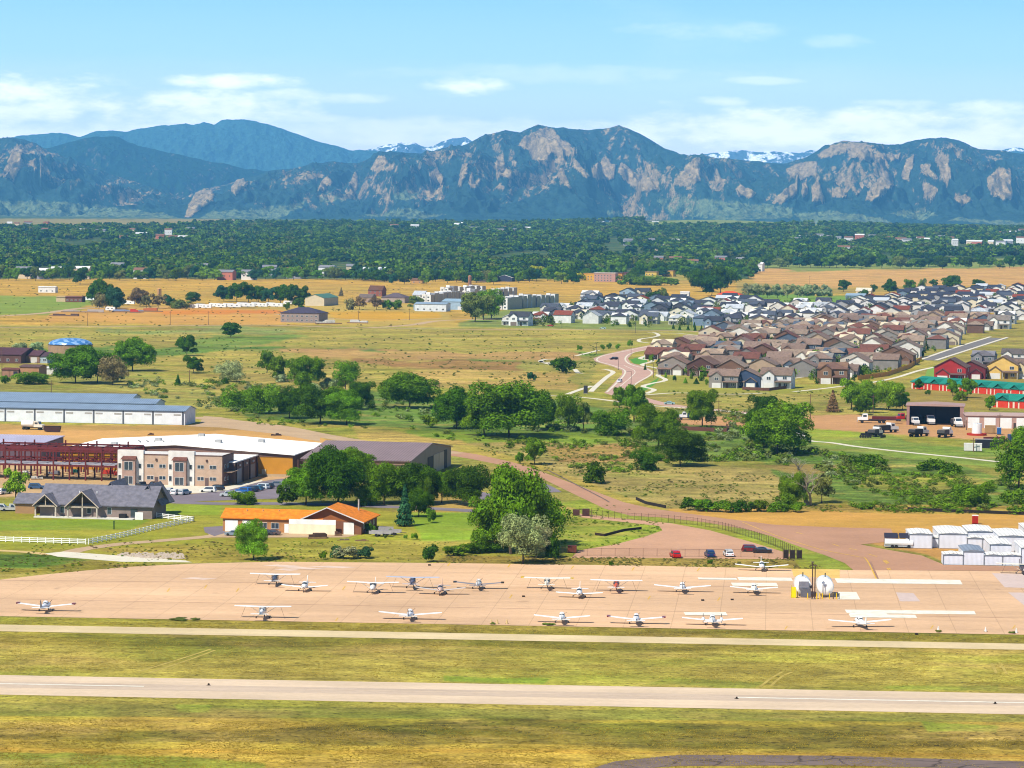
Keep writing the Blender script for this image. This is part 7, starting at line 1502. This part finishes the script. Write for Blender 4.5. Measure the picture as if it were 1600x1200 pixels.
def berm(nm, pts, h, lab, cat, col):
    P = [G(*p) for p in pts]; m = MB()
    for a, b in zip(P[:-1], P[1:]):
        d = (b-a).normalized(); q = Vector((-d.y, d.x, 0))*.12; m.hull([a+q, a-q, a-q+Vector((0,0,h)), a+q+Vector((0,0,h))], [b+q, b-q, b-q+Vector((0,0,h)), b+q+Vector((0,0,h))])
    o = m.build(nm, M_MATT, None, C(col)); tag(o, lab, cat); return o
berm("silt_fence", [(1354,779),(1370,785),(1400,791)][:0] or [(994,781),(1010,788),(1040,794)], .8, "black silt fence below the dry bank left of the hedge", "silt fence", '#2E2622')
berm("silt_fence", [(1418,797),(1450,799),(1500,801),(1560,803),(1640,806)], .8, "long black silt fence above the golden dirt strip", "silt fence", '#2A241E')
berm("silt_fence", [(930,836),(944,838),(975,830),(1002,827)], .6, "short dark silt fence beside the ramp to the gravel lot", "silt fence", '#3A2A24')
# gate boards at the end of the curved fence
for x in (1228,1238,1249):
    o = empty("fence_gate_panel", G(x, 874), .2, f"{'left' if x == 1228 else ('middle' if x == 1238 else 'right')} dark panel at the end of the curved chain-link fence", "gate"); m = MB(); m.box(-.5,.5,-.05,.05,.2,2.1); m.build('panel', M_STEEL, o, C('#3A2E2A')); m = MB(); m.box(-.62,-.52,-.08,.08,0,2.3); m.box(.52,.62,-.08,.08,0,2.3); m.build('post', M_STEEL, o, C('#5A4236'))
o = empty("gate_machine", G(908,806), 0, "rusty gate and machinery at the head of the parking ramp", "gate"); m = MB(); m.box(-2.2,-.4,-.1,.1,0,1.7); m.box(.3,2.2,-.6,.5,0,1.9); m.build('cabinet', M_STEEL, o, C('#5A3A34')); m = MB(); m.cyl((2.8,0,0),(2.8,0,2.0),.1,n=6); m.build('post', M_STEEL, o, C('#7A5A48'))
# ------------------------------------------------------------------ poles
def pole(x, y, h, kind, lab, group=None):
    g = G(x, y); hh = h*g.y/F; o = empty({'u':'utility_pole','s':'street_lamp'}[kind], g, 0, lab, {'u':'utility pole','s':'street lamp'}[kind], group); r = .16 if kind == 'u' else .11
    m = MB(); m.cyl((0,0,0),(0,0,hh),r*1.2,r*.7,n=7); m.build('pole', M_STEEL, o, C('#7A5E48' if kind == 'u' else '#5A4A48'))
    if kind == 'u': m = MB(); m.box(-1.1,1.1,-.07,.07,hh-.9,hh-.75); m.build('crossarm', M_STEEL, o, C('#6A5242'))
    else: m = MB(); m.box(-1.6,.05,-.06,.06,hh-.12,hh); m.build('arm', M_STEEL, o, C('#5A4A48')); m = MB(); m.box(-2.2,-1.6,-.14,.14,hh-.16,hh-.02); m.build('lamp_head', M_STEEL, o, C('#8A8A8A'))
ups = [(3,590,46),(80,616,22),(296,596,18),(686,632,36),(748,617,26),(1186,660,20),(1123,648,24),(1266,653,38),(1364,646,30),(1562,672,26),(1521,706,22),(137,509,20),(266,508,22),(326,508,22),(560,503,18),(640,500,18),(1265,447,16),(1510,672,16),(58,578,14),(312,470,12),(1112,500,16)]
for i, (x, y, h) in enumerate(sorted(ups)): pole(x, y, h, 'u', f"wooden utility pole, {ordn(i+1)} from the left of the whole view", "wooden utility poles")
sls = [(1028,541,16),(993,520,22),(966,578,20),(986,610,30),(1021,590,22),(932,553,16),(986,556,14),(878,512,12),(974,470,14),(1080,512,16),(896,560,6)]
for i, (x, y, h) in enumerate(sorted(sls)): pole(x, y, h, 's', f"slim street lamp, {ordn(i+1)} from the left around the winding road", "street lamps")
o = empty("entrance_sign", G(915,615), math.radians(-5), "dark upright entrance sign beside the winding road's lower end", "sign"); m = MB(); m.box(-.9,.9,-.25,.25,.3,3.6); m.build('board', M_MATT, o, C('#3A3A44')); m = MB(); m.box(-1.2,1.2,-.4,.4,0,.29); m.build('base', M_MATT, o, C('#8A8078'))
o = empty("yard_post", G(178,827), 0, "single dark green post standing on the lawn before the taupe house", "post"); m = MB(); m.cyl((0,0,0),(0,0,1.9),.16,n=8); m.build('post', M_STEEL, o, C('#3A5A34')); m = MB(); m.cyl((0,0,1.9),(0,0,2.1),.22,n=8); m.build('cap', M_STEEL, o, C('#4A6A40'))
for i, (x, y) in enumerate(((589,838),(601,838),(615,836),(603,832))):
    o = empty("utility_trailer", G(x, y), math.radians(-20+i*6), f"grey utility trailer, {ordn([589,601,603,615].index(x)+1)} from left at the orange-roofed building's end", "trailer", "grey trailers by the end wall"); m = MB(); m.box(-1.8,1.8,-.85,.85,.6,.8); m.box(-1.8,1.8,-.85,-.8,.81,1.4); m.box(-1.8,1.8,.8,.85,.81,1.4); m.build('bed', M_STEEL, o, C('#B4AEB0')); wheels(o, (.2,), 1.05, .36, .2); m = MB(); m.box(1.81,3.2,-.05,.05,.6,.7); m.build('tow_bar', M_STEEL, o, C('#4A4448'))
for i, (x, y, s, hue) in enumerate(((610,836,10,'mid'),(578,833,16,'mid'),(602,841,6,'olive'),(634,842,7,'light'),(648,843,11,'light'))): plant(x, y, s, s, 'bush', hue, f"small lawn shrub, {ordn([578,602,610,634,648].index(x)+1)} from the left before the spruce", "shrubs before the spruce")
for i, (x, y, w) in enumerate(((280,969,36),(305,969,18),(858,977,26),(1466,988,14),(1582,990,14),(770,976,10))): plant(x, y, w*.8, 4, 'bush', 'olive', f"low weed clump, {ordn(sorted((280,305,858,1466,1582,770)).index(x)+1)} from left on the apron's near edge", "weeds on the apron's edge")
# yellow plants / white cones near apron edge
for i, (x, y) in enumerate(((768,975),(777,975),(792,975),(1466,986),(1588,989),(1540,987))):
    o = empty("marker_cone", G(x, y), 0, f"small pale marker, {ordn(sorted((768,777,792,1466,1588,1540)).index(x)+1)} from the left on the apron's near edge", "marker", "pale markers on the apron's edge"); m = MB(); m.cyl((0,0,0),(0,0,.9),.28,.08,n=10); m.build('cone', M_MATT, o, C('#E8C890' if x < 1400 else '#F4F4F0')); m = MB(); m.box(-.35,.35,-.35,.35,0,.06); m.build('base', M_MATT, o, C('#7A5A3A'))

# ------------------------------------------------------------------ aeroplanes
def airplane(x, y, kind, back, lab, fus='#F4F4F2', wing='#F6F6F4', tip=None, span=11.0, twin=False, fin=None, dih=5.5, rz=0.0, roofc=None):
    o = empty("light_aircraft", G(x, y), math.radians(-3+rz)+(0 if back else math.pi), lab, "light aircraft", "light aircraft parked on the apron")
    fusc = C(fus, 1.1); wc = C(wing, 1.15); fnc = C(fin or fus, 1.1)
    hi = kind == 'high'; n = 14
    prof = [(2.75,.10,1.25,.10),(2.55,.42,1.25,.40),(1.5,.55,1.28,.50),(.9,.60,1.35,.58),(.2,.62,1.48,.74),(-1.2,.60,1.46,.70),(-2.2,.42,1.42,.50),(-3.6,.24,1.42,.32),(-5.2,.10,1.46,.20)] if hi else \
           [(2.75,.10,1.15,.10),(2.55,.42,1.15,.38),(1.5,.54,1.18,.46),(.7,.60,1.2,.52),(-.4,.62,1.2,.54),(-1.4,.58,1.2,.52),(-2.4,.42,1.2,.42),(-3.6,.25,1.22,.30),(-5.2,.10,1.26,.18)]
    m = MB(); m.loft([[(hw*math.cos(2*math.pi*k/n), yy, zc+hh*math.sin(2*math.pi*k/n)) for k in range(n)] for yy, hw, zc, hh in prof]); m.build('fuselage', M_GLOSS, o, fusc, True)
    if not hi:
        m = MB(); cp = [(1.0,.30,1.5,.10),(.5,.46,1.66,.30),(-.3,.50,1.72,.40),(-.9,.44,1.62,.28),(-1.2,.30,1.5,.12)]
        m.loft([[(hw*math.cos(2*math.pi*k/n), yy, zc+hh*math.sin(2*math.pi*k/n)) for k in range(n)] for yy, hw, zc, hh in cp]); m.build('canopy', M_GLASS, o, None, True)
        m = MB(); m.loft([[(hw*math.cos(2*math.pi*k/n), yy, zc+hh*math.sin(2*math.pi*k/n)) for k in range(n)] for yy, hw, zc, hh in ((.35,.40,1.78,.24),(-.3,.47,1.82,.345),(-.9,.42,1.76,.29))]); m.build('cabin_roof', M_GLOSS, o, fusc, True)
    else:
        for yy, nm in ((.72, 'windscreen'), (-1.7, 'rear_window')):
            m = MB(); s = 1 if yy > 0 else -1; m.hull([(-.46,yy+.28*s,1.66),(.46,yy+.28*s,1.66),(.46,yy-.05*s,2.12),(-.46,yy-.05*s,2.12)], [(-.46,yy+.34*s,1.66),(.46,yy+.34*s,1.66),(.46,yy+.01*s,2.14),(-.46,yy+.01*s,2.14)]); m.build(nm, M_GLASS, o)
        for s in (-1, 1): m = MB(); m.hull([(s*.60,-1.3,1.62),(s*.60,.5,1.62),(s*.56,.4,2.06),(s*.56,-1.2,2.06)], [(s*.66,-1.3,1.62),(s*.66,.5,1.62),(s*.61,.4,2.06),(s*.61,-1.2,2.06)]); m.build('side_window', M_GLASS, o)
    zr = 2.22 if hi else .86; d = math.tan(math.radians(1.6 if hi else dih)); hs = span/2
    for s in (-1, 1):
        m = MB(); rings = []
        for q, ch in ((0.0 if hi else .45, 1.55), (hs*.5, 1.5), (hs*.93, 1.15 if hi else 1.25), (hs, .85)):
            z = zr+(q)*d; yc = .25-.05*q
            rings.append([(s*q, yc+ch*.42, z), (s*q, yc+ch*.2, z+.11), (s*q, yc-ch*.2, z+.09), (s*q, yc-ch*.58, z), (s*q, yc-ch*.2, z-.05), (s*q, yc+ch*.25, z-.06)])
        m.loft(rings); m.build('wing', M_GLOSS, o, wc)
        if tip: m = MB(); q = hs; z = zr+q*d; m.box(min(s*(q-.55), s*(q+.12)), max(s*(q-.55), s*(q+.12)), -.55, .62, z-.12, z+.14); m.build('wing_tip', M_GLOSS, o, C(tip))
        if hi: m = MB(); m.cyl((s*.5, .2, .95), (s*hs*.46, .2, zr-.06+hs*.46*d), .05, n=6); m.build('strut', M_GLOSS, o, wc); m = MB(); m.cyl((s*hs*.62, .1, zr-.05+hs*.62*d), (s*hs*.78, -.4, .02), .025, n=5); m.build('tie_down_rope', M_MATT, o, C('#6A5A50'))
        if twin: 
            m = MB(); m.loft([[(s*1.75+.34*q2*math.cos(2*math.pi*k/10), yy, 1.12+.32*q2*math.sin(2*math.pi*k/10)) for k in range(10)] for yy, q2 in ((1.7,.4),(1.5,.95),(.4,1.0),(-.8,.5),(-1.3,.1))]); m.build('engine_nacelle', M_GLOSS, o, wc, True)
            m = MB(); m.hull([(s*1.75-.06,1.76,.2),(s*1.75+.06,1.76,.2),(s*1.75+.05,1.76,2.05),(s*1.75-.05,1.76,2.05)], [(s*1.75-.06,1.80,.2),(s*1.75+.06,1.80,.2),(s*1.75+.05,1.80,2.05),(s*1.75-.05,1.80,2.05)]); m.build('propeller', M_STEEL, o, C('#3A3A40'))
        m = MB(); th = 1.45 if hi else 1.3; m.hull([(s*.08,-4.35,th),(s*1.75,-4.55,th),(s*1.75,-5.15,th),(s*.08,-5.25,th)], [(s*.08,-4.35,th+.07),(s*1.75,-4.55,th+.05),(s*1.75,-5.15,th+.05),(s*.08,-5.25,th+.07)]); m.build('tailplane', M_GLOSS, o, wc)
        m = MB(); m.cyl((s*.45,-.4,.95), (s*1.25,-.4,.3), .05, n=6); m.build('gear_leg', M_STEEL, o, C('#8A8A90')); m = MB(); m.cyl((s*1.2,-.4,.22), (s*1.36,-.4,.22), .24, n=12); m.build('wheel', M_TYRE, o)
    fz = 1.4; m = MB(); m.hull([(-.05,-3.7,fz),(-.05,-5.25,fz),(-.04,-5.55,fz+1.35),(-.04,-4.95,fz+1.42)], [(.05,-3.7,fz),(.05,-5.25,fz),(.04,-5.55,fz+1.35),(.04,-4.95,fz+1.42)]); m.build('tail_fin', M_GLOSS, o, fnc)
    m = MB(); m.cyl((0,2.0,.9), (0,2.1,.25), .05, n=6); m.build('gear_leg', M_STEEL, o, C('#8A8A90')); m = MB(); m.cyl((-.07,2.1,.2), (.07,2.1,.2), .2, n=12); m.build('nose_wheel', M_TYRE, o)
    if not twin:
        m = MB(); a = random.uniform(.2, 1.2); dx, dz = math.cos(a), math.sin(a); zc = 1.2
        m.hull([(-dx*.95-.05,2.8,zc-dz*.95),(-dx*.95+.05,2.8,zc-dz*.95),(dx*.95+.05,2.8,zc+dz*.95),(dx*.95-.05,2.8,zc+dz*.95)], [(-dx*.95-.05,2.84,zc-dz*.95),(-dx*.95+.05,2.84,zc-dz*.95),(dx*.95+.05,2.84,zc+dz*.95),(dx*.95-.05,2.84,zc+dz*.95)]); m.build('propeller', M_STEEL, o, C('#2E2E34'))
        m = MB(); m.cyl((0,2.76,zc), (0,3.05,zc), .18, .03, n=10); m.build('spinner', M_GLOSS, o, C('#D8D8D8'))
    return o
airplane(72,955,'low',True,"white low-wing aeroplane with dark red wing tips, alone at the left of the near row",'#E4E6EC',tip='#7A2E2A',span=11.4,fin='#6A6A74',dih=7)
airplane(430,914,'high',True,"high-wing aeroplane with slate grey body at the left of the far group",'#5A6074',span=10.6,fin='#6A6E78')
airplane(476,924,'low',False,"white low-wing aeroplane nose-on, just right of the slate grey one",span=9.6)
airplane(411,966,'high',True,"white high-wing aeroplane, second from left in the near row",span=11.0)
airplane(583,927,'high',False,"white aeroplane with two dark patches on its wing",'#E8E4E0',span=10.8)
airplane(645,919,'high',True,"grey high-wing aeroplane with long pale blue wing struts",'#6A6A80','#B8BCCC',span=11.2)
airplane(688,929,'low',False,"white and red-brown low-wing aeroplane with upswept wings in the far group",'#D8B8A8','#C8BEB8',span=10.4,dih=7)
airplane(748,920,'low',True,"aeroplane with dark-edged upswept wings, right of the red-brown one",'#DADAD8','#8A8488',tip='#2A2422',span=10.4,dih=6)
airplane(855,920,'high',True,"cream high-wing aeroplane with yellow wing tips",'#F4F0E0','#F8F4E6',tip='#E8C040',span=10.8)
airplane(905,934,'low',False,"small white aeroplane nose-on below the cream high-wing one",span=9.6,dih=3)
airplane(963,924,'high',True,"high-wing aeroplane with an orange-red belly",'#D8603C',span=10.8)
airplane(1066,925,'low',True,"white low-wing aeroplane with dark fin in the middle of the far row",'#F4F4F4',span=11.8,fin='#4A4A50')
airplane(1178,927,'low',True,"cream-white aeroplane in the far row before the white painted bar",'#F4F4EC','#F8F8EE',span=10.0)
airplane(641,968,'low',True,"white low-wing aeroplane in the near row, third from left",'#ECECF0',span=12.2,fin='#5A5A62')
airplane(878,973,'low',True,"white low-wing aeroplane in the near row, fourth from left",span=10.8,dih=6)
airplane(994,975,'low',True,"white low-wing aeroplane with dark red wing tips, right half of the near row",'#F0F0F4',tip='#8A2A28',span=11.0,fin='#4E4E58',dih=6)
airplane(1113,977,'low',True,"white twin-engined aeroplane in the near row",span=11.6,twin=True,fin='#5A5A60')
airplane(1190,892,'low',False,"white low-wing aeroplane nose-on at the grass edge, farthest from the runway",span=11.8)
airplane(1343,980,'low',True,"white low-wing aeroplane, rightmost of the near row",span=12.2,rz=10)
airplane(1597,897,'high',False,"high-wing aeroplane with dark body cut by the right picture edge",'#5A5258','#F0EAD8',span=11.6)
for i, (x, y) in enumerate(((818,933),(1098,939),(671,884),(1144,938),(1432,992))):
    o = empty("ground_box", G(x, y), 0, f"tiny dark object, {ordn(sorted((818,1098,671,1144,1432)).index(x)+1)} from left lying on the apron", "chock", "small dark objects on the apron"); m = MB(); m.box(-.3,.3,-.25,.25,0,.3); m.build('block', M_MATT, o, C('#3A302A')); m = MB(); m.cyl((-.3,0,.32),(.3,0,.32),.04,n=6); m.build('handle', M_MATT, o, C('#3A302A'))
for i, x in enumerate((224,)): pass
for (x, y, lab) in ((326,1071,"small dark light fitting on the runway's far side"),(1151,1092,"dark marker at the left end of the runway's white line"),(1555,1100,"dark marker at the right end of the runway's white line")):
    o = empty("runway_light", G(x, y), 0, lab, "runway light"); m = MB(); m.cyl((0,0,0),(0,0,.35),.22,.14,n=10); m.build('lamp', M_MATT, o, C('#3A3028')); m = MB(); m.cyl((0,0,0),(0,0,.05),.4,n=10); m.build('base', M_MATT, o, C('#6A5A48'))

# ------------------------------------------------------------------ haze
def haze(density=3.5e-5):
    mb = MB(); mb.box(-8000, 8000, -3000, 32000, -1.2, 1180); o = mb.build("haze", None)
    m = bpy.data.materials.new("air"); m.use_nodes = True; t = m.node_tree; t.nodes.clear(); oo = nd(t, 'ShaderNodeOutputMaterial'); v = nd(t, 'ShaderNodeVolumePrincipled')
    v.inputs['Color'].default_value = (.15, .50, 1.0, 1); v.inputs['Density'].default_value = density; v.inputs['Anisotropy'].default_value = 0.0
    t.links.new(v.outputs[0], oo.inputs['Volume']); o.data.materials.append(m); tag(o, kind='stuff')
haze()
